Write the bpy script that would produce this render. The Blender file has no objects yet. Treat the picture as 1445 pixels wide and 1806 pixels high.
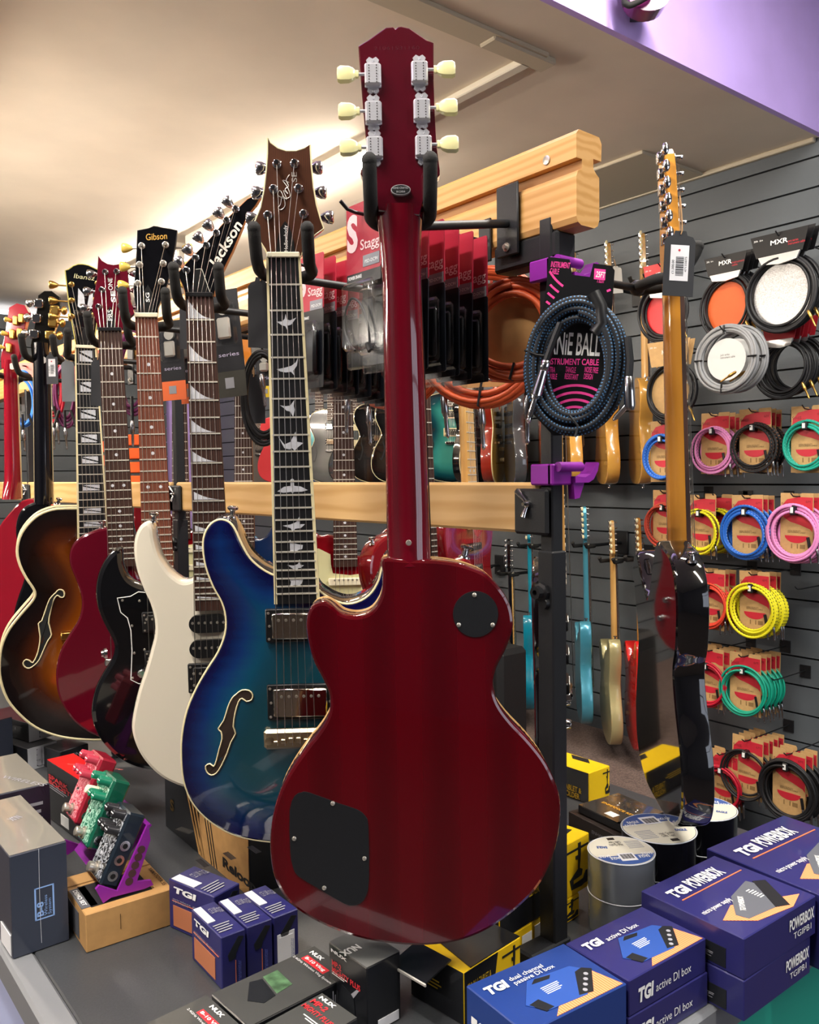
import bpy, bmesh, math, random
from mathutils import Vector as V, Matrix as MX
from mathutils.geometry import delaunay_2d_cdt
random.seed(7)
SC = bpy.context.scene
COL = SC.collection
PI = math.pi
rad = math.radians

# ------------------------------------------------------------------ camera
EYE = V((0, 0, 1.56))
FPX, YAW, PITCH, ROLL = 1500.0, rad(38.5), math.atan(68 / 1500.0), rad(0.7)
fh = V((math.sin(YAW), math.cos(YAW), 0)); RH = V((math.cos(YAW), -math.sin(YAW), 0)); UZ = V((0, 0, 1))
FWD = (fh * math.cos(PITCH) - UZ * math.sin(PITCH)).normalized()
U0 = RH.cross(FWD).normalized()
RGT = RH * math.cos(ROLL) - U0 * math.sin(ROLL)
UPV = U0 * math.cos(ROLL) + RH * math.sin(ROLL)
cam = bpy.data.objects.new('camera', bpy.data.cameras.new('camera'))
COL.objects.link(cam)
cam.data.sensor_fit = 'VERTICAL'; cam.data.sensor_height = 36.0; cam.data.lens = 36.0 * FPX / 1806.0
cam.data.clip_start = 0.02
mw = MX.Identity(4)
for i, c in enumerate((RGT, UPV, -FWD)):
    for k in range(3): mw[k][i] = c[k]
mw.translation = EYE
cam.matrix_world = mw
SC.camera = cam

def ray(px, py): return FWD + RGT * ((px - 722.5) / FPX) + UPV * ((903 - py) / FPX)
def at(px, py, Z): return EYE + ray(px, py) * Z            # a point seen at a pixel, at a distance along the view axis
def on_plane(px, py, o, n):
    d = ray(px, py); return EYE + d * ((o - EYE).dot(n) / d.dot(n))
def on_z(px, py, z): return on_plane(px, py, V((0, 0, z)), UZ)
def on_x(px, py, x): return on_plane(px, py, V((x, 0, 0)), V((1, 0, 0)))
def on_y(px, py, y): return on_plane(px, py, V((0, y, 0)), V((0, 1, 0)))

# ------------------------------------------------------------------ world, exposure
SC.view_settings.view_transform = 'Standard'; SC.view_settings.look = 'None'
SC.view_settings.exposure = 0.75; SC.view_settings.gamma = 1.0; SC.view_settings.use_curve_mapping = False
SC.cycles.transparent_max_bounces = 24
wd = bpy.data.worlds.new('world'); SC.world = wd; wd.use_nodes = True
wd.node_tree.nodes['Background'].inputs[0].default_value = (0.80, 0.86, 1.0, 1)
wd.node_tree.nodes['Background'].inputs[1].default_value = 1.6

def area(name, loc, sx, sy, power, color, rot=(0, 0, 0)):
    l = bpy.data.lights.new(name, 'AREA'); l.shape = 'RECTANGLE'; l.size = sx; l.size_y = sy
    l.energy = power; l.color = color
    o = bpy.data.objects.new(name, l); COL.objects.link(o); o.location = loc; o.rotation_euler = rot
    return o
CEIL, HIGH, WALLX, BULK = 2.71, 3.35, 3.0, 1.46
# tubes of the low ceiling (their fixtures are built further down), then unseen fill lamps added under the high ceiling around the camera
TUBE = 55.0
area('tube_or_fill_light', (1.55, 0.35, HIGH - 0.09), 0.12, 1.5, 38, (1.0, 0.96, 0.88))
area('tube_or_fill_light', (0.9, -1.3, HIGH - 0.09), 0.12, 1.5, 22, (1.0, 0.96, 0.88))
area('tube_or_fill_light', (-0.35, 0.75, HIGH - 0.09), 0.12, 1.2, 40, (1.0, 0.95, 0.86))
area('tube_or_fill_light', (-2.3, 0.7, HIGH - 0.09), 0.12, 1.2, 40, (1.0, 0.95, 0.86))

# ------------------------------------------------------------------ materials
def lin(h):
    if isinstance(h, str):
        h = h.lstrip('#'); c = [int(h[i:i + 2], 16) / 255 for i in (0, 2, 4)]
    else: c = h
    return tuple(x / 12.92 if x <= 0.04045 else ((x + 0.055) / 1.055) ** 2.4 for x in c) + (1,)
MATS = {}
def mat(key, col='808080', rough=0.5, metal=0.0, coat=0.0, spec=0.5, noise=0.0, nscale=40, emit=None, estr=1.0, trans=0.0, alpha=1.0, bump=0.0, bscale=200, ior=1.45):
    if key in MATS: return MATS[key]
    m = bpy.data.materials.new(key); m.use_nodes = True; nt = m.node_tree
    b = nt.nodes['Principled BSDF']
    c = lin(col)
    b.inputs['Base Color'].default_value = c
    b.inputs['Roughness'].default_value = rough; b.inputs['Metallic'].default_value = metal
    b.inputs['Coat Weight'].default_value = coat; b.inputs['Coat Roughness'].default_value = 0.03
    b.inputs['Specular IOR Level'].default_value = spec; b.inputs['IOR'].default_value = ior
    b.inputs['Transmission Weight'].default_value = trans; b.inputs['Alpha'].default_value = alpha
    if emit:
        b.inputs['Emission Color'].default_value = lin(emit); b.inputs['Emission Strength'].default_value = estr
    if noise > 0 or bump > 0:
        tc = nt.nodes.new('ShaderNodeTexCoord')
        if noise > 0:
            n = nt.nodes.new('ShaderNodeTexNoise'); n.inputs['Scale'].default_value = nscale; n.inputs['Detail'].default_value = 4
            nt.links.new(tc.outputs['Object'], n.inputs['Vector'])
            r = nt.nodes.new('ShaderNodeValToRGB')
            r.color_ramp.elements[0].position = 0.35; r.color_ramp.elements[1].position = 0.65
            r.color_ramp.elements[0].color = tuple(x * (1 - noise) for x in c[:3]) + (1,)
            r.color_ramp.elements[1].color = tuple(min(1, x * (1 + noise)) for x in c[:3]) + (1,)
            nt.links.new(n.outputs['Fac'], r.inputs['Fac']); nt.links.new(r.outputs['Color'], b.inputs['Base Color'])
        if bump > 0:
            n2 = nt.nodes.new('ShaderNodeTexNoise'); n2.inputs['Scale'].default_value = bscale
            nt.links.new(tc.outputs['Object'], n2.inputs['Vector'])
            bp = nt.nodes.new('ShaderNodeBump'); bp.inputs['Strength'].default_value = bump; bp.inputs['Distance'].default_value = 0.002
            nt.links.new(n2.outputs['Fac'], bp.inputs['Height']); nt.links.new(bp.outputs['Normal'], b.inputs['Normal'])
    MATS[key] = m; return m

def wood(key, c1, c2, scale=(1, 1, 1), rough=0.4, coat=0.0, dist=3.0, wscale=6.0, detail=3, axis='X'):
    """grain: bands along the axis whose scale is small"""
    if key in MATS: return MATS[key]
    m = mat(key, c1, rough, coat=coat); nt = m.node_tree; b = nt.nodes['Principled BSDF']
    tc = nt.nodes.new('ShaderNodeTexCoord'); mp = nt.nodes.new('ShaderNodeMapping'); mp.inputs['Scale'].default_value = scale
    w = nt.nodes.new('ShaderNodeTexWave'); w.wave_type = 'BANDS'; w.bands_direction = axis
    w.inputs['Scale'].default_value = wscale; w.inputs['Distortion'].default_value = dist; w.inputs['Detail'].default_value = detail; w.inputs['Detail Scale'].default_value = 1.2
    r = nt.nodes.new('ShaderNodeValToRGB'); r.color_ramp.elements[0].color = lin(c1); r.color_ramp.elements[1].color = lin(c2)
    r.color_ramp.elements[0].position = 0.25
    nt.links.new(tc.outputs['Object'], mp.inputs['Vector']); nt.links.new(mp.outputs['Vector'], w.inputs['Vector'])
    nt.links.new(w.outputs['Fac'], r.inputs['Fac']); nt.links.new(r.outputs['Color'], b.inputs['Base Color'])
    return m

def burst(key, stops, rough=0.12, coat=1.0, flame=0.0):
    """a sprayed burst finish: the lacquer colour runs with the distance from the body's rim"""
    if key in MATS: return MATS[key]
    m = mat(key, stops[0][1], rough, coat=coat); nt = m.node_tree; b = nt.nodes['Principled BSDF']
    a = nt.nodes.new('ShaderNodeAttribute'); a.attribute_name = 'rim'
    r = nt.nodes.new('ShaderNodeValToRGB'); e = r.color_ramp.elements
    e[0].position = stops[0][0]; e[0].color = lin(stops[0][1]); e[1].position = stops[-1][0]; e[1].color = lin(stops[-1][1])
    for p, c in stops[1:-1]:
        q = e.new(p); q.color = lin(c)
    tc = nt.nodes.new('ShaderNodeTexCoord'); mp = nt.nodes.new('ShaderNodeMapping'); mp.inputs['Scale'].default_value = (6, 34, 4)
    n = nt.nodes.new('ShaderNodeTexNoise'); n.inputs['Scale'].default_value = 2.2; n.inputs['Detail'].default_value = 3
    ad = nt.nodes.new('ShaderNodeMath'); ad.operation = 'MULTIPLY_ADD'; ad.inputs[1].default_value = flame; 
    nt.links.new(tc.outputs['Object'], mp.inputs['Vector']); nt.links.new(mp.outputs['Vector'], n.inputs['Vector'])
    nt.links.new(n.outputs['Fac'], ad.inputs[0]); nt.links.new(a.outputs['Fac'], ad.inputs[2])
    nt.links.new(ad.outputs[0], r.inputs['Fac']); nt.links.new(r.outputs['Color'], b.inputs['Base Color'])
    return m

def braid(key, c1, c2, ku=2.0, kv=90.0, rough=0.6, thr=0.5, c3=None):
    """woven sleeve, from the tube's own uv (u around, v metres along)"""
    if key in MATS: return MATS[key]
    m = mat(key, c1, rough); nt = m.node_tree; b = nt.nodes['Principled BSDF']
    uv = nt.nodes.new('ShaderNodeUVMap'); uv.uv_map = 'UVMap'
    mp = nt.nodes.new('ShaderNodeMapping'); mp.inputs['Scale'].default_value = (ku, kv, 1); mp.inputs['Rotation'].default_value = (0, 0, 0)
    sx = nt.nodes.new('ShaderNodeSeparateXYZ')
    nt.links.new(uv.outputs['UV'], mp.inputs['Vector']); nt.links.new(mp.outputs['Vector'], sx.inputs[0])
    def fn(op, a, bb):
        q = nt.nodes.new('ShaderNodeMath'); q.operation = op
        for i, z in enumerate((a, bb)):
            if z is None: continue
            if isinstance(z, (int, float)): q.inputs[i].default_value = z
            else: nt.links.new(z, q.inputs[i])
        return q.outputs[0]
    s1 = fn('SINE', fn('MULTIPLY', fn('ADD', sx.outputs[0], sx.outputs[1]), 2 * PI), None)
    s2 = fn('SINE', fn('MULTIPLY', fn('SUBTRACT', sx.outputs[0], sx.outputs[1]), 2 * PI), None)
    pr = fn('ADD', fn('MULTIPLY', fn('MULTIPLY', s1, s2), 0.5), 0.5)
    r = nt.nodes.new('ShaderNodeValToRGB'); r.color_ramp.interpolation = 'CONSTANT'
    r.color_ramp.elements[0].position = 0; r.color_ramp.elements[1].position = thr
    r.color_ramp.elements[0].color = lin(c1); r.color_ramp.elements[1].color = lin(c2)
    nt.links.new(pr, r.inputs['Fac']); nt.links.new(r.outputs['Color'], b.inputs['Base Color'])
    return m

BLACK = mat('black_plastic', '141416', 0.4); BLACKM = mat('black_powder_coat', '1b1c1f', 0.45, bump=0.15, bscale=900)
FOAM = mat('black_foam', '242322', 0.85, bump=0.2, bscale=600)
CHROME = mat('chrome', 'd8d8da', 0.13, 1.0); NICKEL = mat('nickel', 'c9c3b8', 0.3, 0.8); FRET = mat('fret_wire', 'd6d0c2', 0.45, 0.35); GOLD = mat('gold_plate', 'c89f55', 0.3, 1.0)
IVORY = mat('ivory_plastic', 'efe6c8', 0.35); CREAM = mat('cream_binding', 'e9dcae', 0.3, coat=0.5); WHITE = mat('white_print', 'f0f0ee', 0.5)
PEARL = mat('pearl_inlay', 'cfd0d6', 0.25, noise=0.12, nscale=90); STEEL = mat('string_steel', 'cfcac2', 0.3, 1.0)
PURPLE = mat('purple_printed_plastic', '8a2399', 0.45); KRAFT = mat('kraft_card', 'b98d56', 0.75, noise=0.06, nscale=60)
PINK = mat('pink_print', 'ee3f98', 0.5); REDP = mat('red_print', 'c22637', 0.5)

# ------------------------------------------------------------------ mesh builder
class MB:
    def __init__(s): s.v = []; s.f = []; s.mi = []; s.uv = {}
    def add(s, vs, fs, mi=0):
        o = len(s.v); s.v += [tuple(v) for v in vs]
        for f in fs: s.f.append([i + o for i in f]); s.mi.append(mi)
        return o
    def box(s, lo, hi, mi=0, bevel=0.0):
        x0, y0, z0 = lo; x1, y1, z1 = hi
        if bevel > 0:
            b = min(bevel, (x1 - x0) * .45, (y1 - y0) * .45, (z1 - z0) * .45)
            prof = []
            pts = [(x0 + b, y0), (x1 - b, y0), (x1, y0 + b), (x1, y1 - b), (x1 - b, y1), (x0 + b, y1), (x0, y1 - b), (x0, y0 + b)]
            ins = [(x0 + b, y0 + b), (x1 - b, y0 + b), (x1 - b, y0 + b), (x1 - b, y1 - b), (x1 - b, y1 - b), (x0 + b, y1 - b), (x0 + b, y1 - b), (x0 + b, y0 + b)]
            vs = [(p[0], p[1], z0) for p in ins] + [(p[0], p[1], z0 + b) for p in pts] + [(p[0], p[1], z1 - b) for p in pts] + [(p[0], p[1], z1) for p in ins]
            fs = []
            for l in range(3):
                for i in range(8):
                    j = (i + 1) % 8; fs.append((l * 8 + i, l * 8 + j, l * 8 + 8 + j, l * 8 + 8 + i))
            fs.append((7, 5, 3, 1)); fs.append((25, 27, 29, 31))
            s.add(vs, fs, mi)
        else:
            vs = [(x0, y0, z0), (x1, y0, z0), (x1, y1, z0), (x0, y1, z0), (x0, y0, z1), (x1, y0, z1), (x1, y1, z1), (x0, y1, z1)]
            s.add(vs, [(0, 3, 2, 1), (4, 5, 6, 7), (0, 1, 5, 4), (1, 2, 6, 5), (2, 3, 7, 6), (3, 0, 4, 7)], mi)
        return s
    def tube(s, path, r, n=8, mi=0, closed=False, caps=True, uv=False):
        path = [V(p) for p in path]; N = len(path)
        rs = r if isinstance(r, (list, tuple)) else [r] * N
        up = None; rings = []; ln = 0
        uvs = []
        for i, p in enumerate(path):
            a = path[i - 1] if (i > 0 or closed) else p; b = path[(i + 1) % N] if (i < N - 1 or closed) else p
            t = (b - a)
            if t.length < 1e-9: t = V((0, 0, 1))
            t.normalize()
            if up is None:
                up = V((0, 0, 1)) if abs(t.z) < 0.9 else V((1, 0, 0))
            x = up - t * up.dot(t)
            if x.length < 1e-6: x = t.orthogonal()
            x.normalize(); y = t.cross(x); up = x
            rings.append([p + (x * math.cos(2 * PI * k / n) + y * math.sin(2 * PI * k / n)) * rs[i] for k in range(n)])
            if i > 0: ln += (path[i] - path[i - 1]).length
            uvs.append(ln)
        o = len(s.v); f0 = len(s.f)
        for rg in rings: s.v += [tuple(q) for q in rg]
        M = N if closed else N - 1
        for i in range(M):
            j = (i + 1) % N
            for k in range(n):
                l = (k + 1) % n
                if uv:
                    l1 = uvs[j] if j > i else uvs[i] + (path[0] - path[-1]).length
                    s.uv[len(s.f)] = [(k / n, uvs[i]), ((k + 1) / n, uvs[i]), ((k + 1) / n, l1), (k / n, l1)]
                s.f.append([o + i * n + k, o + i * n + l, o + j * n + l, o + j * n + k]); s.mi.append(mi)
        if caps and not closed:
            s.f.append([o + k for k in range(n)][::-1]); s.mi.append(mi)
            s.f.append([o + (N - 1) * n + k for k in range(n)]); s.mi.append(mi)
        return s
    def cyl(s, a, b, r, n=16, mi=0, r2=None):
        return s.tube([a, b], [r, r if r2 is None else r2], n, mi)
    def lathe(s, a, axis, prof, n=20, mi=0):
        """prof: (distance along the axis, radius)"""
        a = V(a); ax = V(axis).normalized()
        x = ax.orthogonal().normalized(); y = ax.cross(x)
        vs = []
        for d, r in prof:
            for k in range(n): vs.append(a + ax * d + (x * math.cos(2 * PI * k / n) + y * math.sin(2 * PI * k / n)) * max(r, 1e-5))
        fs = []
        for i in range(len(prof) - 1):
            for k in range(n): l = (k + 1) % n; fs.append((i * n + k, i * n + l, (i + 1) * n + l, (i + 1) * n + k))
        fs.append(tuple(range(n))[::-1]); fs.append(tuple((len(prof) - 1) * n + k for k in range(n)))
        s.add(vs, fs, mi); return s
    def prism(s, pts, z0, z1, mi=0, mi_side=None):
        n = len(pts); a = sum(pts[i][0] * pts[(i + 1) % n][1] - pts[(i + 1) % n][0] * pts[i][1] for i in range(n))
        if a < 0: pts = pts[::-1]
        vs = [(p[0], p[1], z0) for p in pts] + [(p[0], p[1], z1) for p in pts]
        o = s.add(vs, [tuple(range(n))[::-1], tuple(range(n, 2 * n))], mi)
        for i in range(n):
            j = (i + 1) % n; s.f.append([o + i, o + j, o + n + j, o + n + i]); s.mi.append(mi if mi_side is None else mi_side)
        return s
    def ball(s, c, r, mi=0, n=12, m=7, sc=(1, 1, 1)):
        c = V(c); vs = []; fs = []
        for i in range(m + 1):
            t = PI * i / m
            for k in range(n): vs.append(c + V((sc[0] * r * math.sin(t) * math.cos(2 * PI * k / n), sc[1] * r * math.sin(t) * math.sin(2 * PI * k / n), sc[2] * r * math.cos(t))))
        for i in range(m):
            for k in range(n): l = (k + 1) % n; fs.append((i * n + k, (i + 1) * n + k, (i + 1) * n + l, i * n + l))
        s.add(vs, fs, mi); return s
    def xf(s, mx, start=0):
        s.v[start:] = [tuple(mx @ V(v)) for v in s.v[start:]]; return s
    def mesh(s, name, mats, smooth=None):
        me = bpy.data.meshes.new(name); me.from_pydata(s.v, [], s.f)
        for m in (mats if isinstance(mats, (list, tuple)) else [mats]): me.materials.append(m)
        me.polygons.foreach_set('material_index', s.mi)
        if s.uv:
            ul = me.uv_layers.new(name='UVMap')
            for pi, q in s.uv.items():
                for li, u in zip(me.polygons[pi].loop_indices, q): ul.data[li].uv = u
        if smooth is not None:
            me.polygons.foreach_set('use_smooth', [True] * len(me.polygons))
            try: me.set_sharp_from_angle(angle=rad(smooth))
            except Exception: pass
        me.update(); return me
    def build(s, name, mats, parent=None, smooth=None, **kw):
        return link(name, s.mesh(name, mats, smooth), parent, **kw)

def link(name, data, parent=None, mx=None):
    o = bpy.data.objects.new(name, data); COL.objects.link(o)
    if parent is not None: o.parent = parent
    if mx is not None: o.matrix_local = mx
    return o
def tag(o, label, cat, group=None):
    o['label'] = label; o['category'] = cat
    if group: o['group'] = group
    return o
def thing(name, label, cat, mx=None, group=None):
    o = link(name, None, None, mx); o.empty_display_size = 0.02
    return tag(o, label, cat, group)
def struct(o): o['kind'] = 'structure'; return o
def copy_tree(o, parent=None):
    c = o.copy(); COL.objects.link(c); c.parent = parent
    for ch in list(o.children): copy_tree(ch, c)
    return c
def frame(o, x, y, z=None):
    x = V(x).normalized(); y = V(y); y = (y - x * y.dot(x)).normalized(); z = x.cross(y)
    m = MX.Identity(4)
    for i, c in enumerate((x, y, z)):
        for k in range(3): m[k][i] = c[k]
    m.translation = V(o); return m
def wallframe(p, rot=0.0, roll=0.0):    # something hanging on the slat wall and facing the room
    return MX.Translation(p) @ frame((0, 0, 0), (0, -1, 0), (0, 0, 1)) @ MX.Rotation(rot, 4, 'Y') @ MX.Rotation(roll, 4, 'Z')

TXT = {}
def text(s, size, m, parent, mx, width=None, bold=0.0, shear=0.0, name='lettering', align='LEFT', depth=0.0002, height=None):
    k = (s, bold, shear, align)
    if k not in TXT:
        cu = bpy.data.curves.new('lettering', 'FONT'); cu.body = s; cu.size = 1; cu.offset = bold; cu.shear = shear; cu.align_x = align
        cu.resolution_u = 3; cu.space_line = 0.85
        t = bpy.data.objects.new('lettering_source', cu); COL.objects.link(t)
        me = bpy.data.meshes.new_from_object(t); bpy.data.objects.remove(t); bpy.data.curves.remove(cu)
        TXT[k] = me
    me = TXT[k].copy()
    xs = [v.co.x for v in me.vertices] or [0, 1]; ys = [v.co.y for v in me.vertices] or [0, 1]
    w = max(xs) - min(xs); h = max(ys) - min(ys)
    sx = sy = size
    if width: sx = width / w
    if height: sy = height / h
    me.transform(MX.Diagonal((sx, sy, 1, 1)))
    me.materials.clear(); me.materials.append(m)
    return link(name, me, parent, mx)

def smooth_closed(pts, sub=4):
    n = len(pts); out = []
    for i in range(n):
        p0, p1, p2, p3 = (V(pts[(i + k) % n]).to_2d() for k in (-1, 0, 1, 2))
        if (p1 - p2).length < 1e-7: continue
        for k in range(sub):
            t = k / sub
            q = 0.5 * ((2 * p1) + (-p0 + p2) * t + (2 * p0 - 5 * p1 + 4 * p2 - p3) * t * t + (-p0 + 3 * p1 - 3 * p2 + p3) * t ** 3)
            if not out or (V(out[-1]) - q).length > 1e-4: out.append((q.x, q.y))
    return out
def smooth_open(pts, sub=6):
    out = []; n = len(pts)
    for i in range(n - 1):
        p0, p1, p2, p3 = V(pts[max(i - 1, 0)]), V(pts[i]), V(pts[i + 1]), V(pts[min(i + 2, n - 1)])
        for k in range(sub):
            t = k / sub
            out.append(0.5 * ((2 * p1) + (-p0 + p2) * t + (2 * p0 - 5 * p1 + 4 * p2 - p3) * t * t + (-p0 + 3 * p1 - 3 * p2 + p3) * t ** 3))
    out.append(V(pts[-1])); return out
def ccw(p):
    a = sum(p[i][0] * p[(i + 1) % len(p)][1] - p[(i + 1) % len(p)][0] * p[i][1] for i in range(len(p)))
    return p if a > 0 else p[::-1]
def inset(p, d):
    n = len(p); out = []
    for i in range(n):
        a, b, c = V(p[i - 1]), V(p[i]), V(p[(i + 1) % n])
        t = (c - a).normalized(); nn = V((-t.y, t.x)); out.append((b.x + nn.x * d, b.y + nn.y * d))
    return out
def segdist(q, p):
    best = 9
    n = len(p)
    for i in range(n):
        ax, ay = p[i]; bx, by = p[(i + 1) % n]; dx, dy = bx - ax, by - ay; L = dx * dx + dy * dy
        t = 0 if L == 0 else max(0, min(1, ((q[0] - ax) * dx + (q[1] - ay) * dy) / L))
        e = (ax + dx * t - q[0]) ** 2 + (ay + dy * t - q[1]) ** 2
        if e < best: best = e
    return math.sqrt(best)
def inside(q, p):
    r = False; n = len(p)
    for i in range(n):
        x1, y1 = p[i]; x2, y2 = p[(i + 1) % n]
        if (y1 > q[1]) != (y2 > q[1]) and q[0] < (x2 - x1) * (q[1] - y1) / (y2 - y1) + x1: r = not r
    return r
# ------------------------------------------------------------------ instruments
class Guitar:
    """local frame: x to the right as seen, y up the neck, z towards the side that is seen; origin at the nut"""
    def __init__(s, name, label, cat, top=None, bot=None, yaw=0, group=None, mx=None):
        if mx is None:
            a = at(*top); b = at(*bot); v = (a - b).normalized()
            h = (MX.Rotation(rad(yaw), 4, 'Z') @ RH); u = (h - v * h.dot(v)).normalized()
            mx = frame(a, u, v)
        s.mx = mx; s.inv = mx.inverted(); s.o = mx.translation.copy(); s.n = V((mx[0][2], mx[1][2], mx[2][2]))
        s.root = thing(name, label, cat, mx, group)
    def P(s, pts, zo=0.0):
        out = []
        for p in pts:
            q = s.inv @ on_plane(p[0], p[1], s.o + s.n * zo, s.n); out.append((q.x, q.y))
        return out
    def p(s, x, y, zo=0.0): return V(s.P([(x, y)], zo)[0])
    def body(s, pts, thick, re, mats, arch=0.0, dw=0.06, zf=0.0, grid=0.011, sub=4, binding=None, bind_r=0.0022, far_bind=False, name='body', raw=False):
        pl = ccw(pts if raw else smooth_closed(pts, sub)); n = len(pl)
        mb = MB()
        r1, r2 = inset(pl, re), inset(pl, re * 0.29)
        ring = [(r1, zf), (r2, zf - re * 0.29), (pl, zf - re), (pl, zf - thick + re), (r2, zf - thick + re * 0.29), (r1, zf - thick)]
        for pp, z in ring: mb.v += [(q[0], q[1], z) for q in pp]
        for l in range(5):
            for i in range(n):
                j = (i + 1) % n; mb.f.append([l * n + j, l * n + i, (l + 1) * n + i, (l + 1) * n + j]); mb.mi.append(0 if l < 2 else 1 if l < 3 else 2)
        def z_at(x, y):
            if arch == 0: return zf
            d = min(1.0, max(0.0, segdist((x, y), r1)) / dw); return zf + arch * (d * d * (3 - 2 * d))
        s.z_at = z_at
        xs = [q[0] for q in r1]; ys = [q[1] for q in r1]
        ipts = []; 
        y = min(ys) + grid
        while y < max(ys):
            x = min(xs) + grid
            while x < max(xs):
                if inside((x, y), r1) and segdist((x, y), r1) > 0.55 * grid: ipts.append((x, y))
                x += grid
            y += grid
        allp = [V(q) for q in r1] + [V(q) for q in ipts]
        cv, ce, cf, *_ = delaunay_2d_cdt(allp, [(i, (i + 1) % n) for i in range(n)], [], 1, 1e-6)
        rim = [0.0] * len(mb.v)
        o = len(mb.v); dists = [segdist((q.x, q.y), r1) for q in cv]
        for q, d in zip(cv, dists):
            t = min(1.0, d / dw); mb.v.append((q.x, q.y, zf + arch * t * t * (3 - 2 * t))); rim.append(d)
        for f in cf: mb.f.append([i + o for i in f]); mb.mi.append(0)
        o2 = len(mb.v)
        for q in cv: mb.v.append((q.x, q.y, zf - thick)); rim.append(0.05)
        for f in cf: mb.f.append([i + o2 for i in f][::-1]); mb.mi.append(2)
        me = mb.mesh(name, mats, 35)
        at_ = me.attributes.new('rim', 'FLOAT', 'POINT')
        at_.data.foreach_set('value', rim)
        b = link(name, me, s.root)
        s.pl, s.zf, s.thick = pl, zf, thick
        if binding:
            k = MB(); k.tube([(q[0], q[1], zf - re * 0.6) for q in inset(pl, bind_r * 0.5)], bind_r, 8, closed=True)
            if far_bind: k.tube([(q[0], q[1], zf - thick + re * 0.6) for q in inset(pl, bind_r * 0.5)], bind_r, 8, closed=True)
            k.build('binding', binding, s.root, 60)
        return b
    def flat(s, name, pts, z, m, h=0.0015, parent=None, px=False, smooth=None, screws=None, zs=None):
        if px: pts = s.P(pts, z)
        if smooth: pts = smooth_closed(pts, smooth)
        mb = MB(); mb.prism(pts, z - h, z); o = mb.build(name, m, parent or s.root)
        if screws:
            k = MB()
            for q in (s.P(screws, z) if px else screws): k.lathe((q[0], q[1], z - 0.0005), (0, 0, 1), [(0, .0028), (.0012, .0026), (.002, .0014)], 10)
            k.build('screws', NICKEL, o, 40)
        return o
    def neck(s, y0, y1, w0, w1, zt, d0, d1, m, sgn=-1, cx0=0.0, cx1=0.0, heel=0.0):
        mb = MB(); K, N = 10, 8
        for i in range(N + 1):
            t = i / N; y = y0 + (y1 - y0) * t; w = w0 + (w1 - w0) * t; d = d0 + (d1 - d0) * t; cx = cx0 + (cx1 - cx0) * t
            if heel and t > 0.8: d += heel * ((t - 0.8) / 0.2) ** 2
            for k in range(K + 1):
                a = PI * k / K; mb.v.append((cx - math.cos(a) * w / 2, y, zt + sgn * d * math.sin(a) ** 0.8))
        for i in range(N):
            for k in range(K):
                a = i * (K + 1) + k; mb.f.append([a, a + 1, a + K + 2, a + K + 1]); mb.mi.append(0)
            a = i * (K + 1); mb.f.append([a + K, a, a + K + 1, a + 2 * K + 1]); mb.mi.append(0)
        mb.f.append(list(range(K + 1))); mb.mi.append(0); mb.f.append([N * (K + 1) + k for k in range(K + 1)][::-1]); mb.mi.append(0)
        return mb.build('neck', m, s.root, 50)
    def fretboard(s, y1, w0, w1, zb, scale, nf, board, inlay=None, binding=None, cx1=0.0, th=0.006, imat=None, fretm=None):
        """trapezoid from the nut to y1 with frets at their true spacing and the inlays of its kind"""
        imat = imat or PEARL
        mb = MB(); zt = zb + th
        def cx(y): return cx1 * (y / y1)
        def hw(y): return (w0 + (w1 - w0) * (y / y1)) / 2
        def quad(ya, yb, xa, xb, z0, z1, mi):     # xa, xb as fractions of the half width
            vs = []
            for z in (z0, z1):
                for (y, xx) in ((ya, xa), (ya, xb), (yb, xb), (yb, xa)): vs.append((cx(y) + xx * hw(y), y, z))
            mb.add(vs, [(3, 2, 1, 0), (4, 5, 6, 7), (0, 1, 5, 4), (1, 2, 6, 5), (2, 3, 7, 6), (3, 0, 4, 7)], mi)
        quad(y1, 0, -1, 1, zb, zt, 0)
        fy = [0.0] + [-scale * (1 - 2 ** (-i / 12)) for i in range(1, nf + 1)]
        for y in fy[1:]: quad(y - 0.0011, y + 0.0011, -0.985, 0.985, zt, zt + 0.0011, 1)
        if binding:
            for sx in (-1, 1):
                e = 0.0022 / hw(y1)
                quad(y1, 0, sx * (1 + e) if sx < 0 else 1 - e, -1 + e if sx < 0 else 1 + e, zb, zt + 0.0004, 3)
        zi = zt + 0.0004
        def poly(pts): mb.prism(pts, zt - 0.001, zi, 2)
        marks = [3, 5, 7, 9, 12, 15, 17, 19, 21, 24]
        if inlay == 'dots':
            for i in marks:
                if i > nf: continue
                yc = (fy[i] + fy[i - 1]) / 2
                for xo in ((-0.45, 0.45) if i == 12 or i == 24 else (0,)):
                    mb.lathe((cx(yc) + xo * hw(yc), yc, zt - .001), (0, 0, 1), [(0, .0031), (.0014, .0031)], 12, 2)
        elif inlay == 'fins':
            for i in [1] + marks:
                if i > nf: continue
                ya, yb = fy[i] + 0.0022, fy[i - 1] - 0.004; xl, xr = cx(ya) - hw(ya) * 0.86, cx(ya) + hw(ya) * 0.72
                pts = [(xl, ya), (xr, ya)]
                for k in range(1, 7):
                    t = k / 6; pts.append((xr + (xl - xr) * t, ya + (yb - ya) * (t ** 1.9)))
                poly(pts)
        elif inlay == 'blocks':
            for i in [1] + marks:
                if i > nf: continue
                ya, yb = fy[i], fy[i - 1]; h = yb - ya; a, b = ya + .16 * h, yb - .16 * h; W = hw(ya) * 0.62
                c = cx(ya)
                cut = 0.30 * (b - a)
                poly([(c - W, a), (c + W, a), (c + W, a + .08 * h), (c - W, b - cut)])
                poly([(c - W, b - cut + .14 * h), (c + W, a + .22 * h), (c + W, b), (c - W * .1, b), (c - W, b)][:4])
        elif inlay == 'squares':
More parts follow.
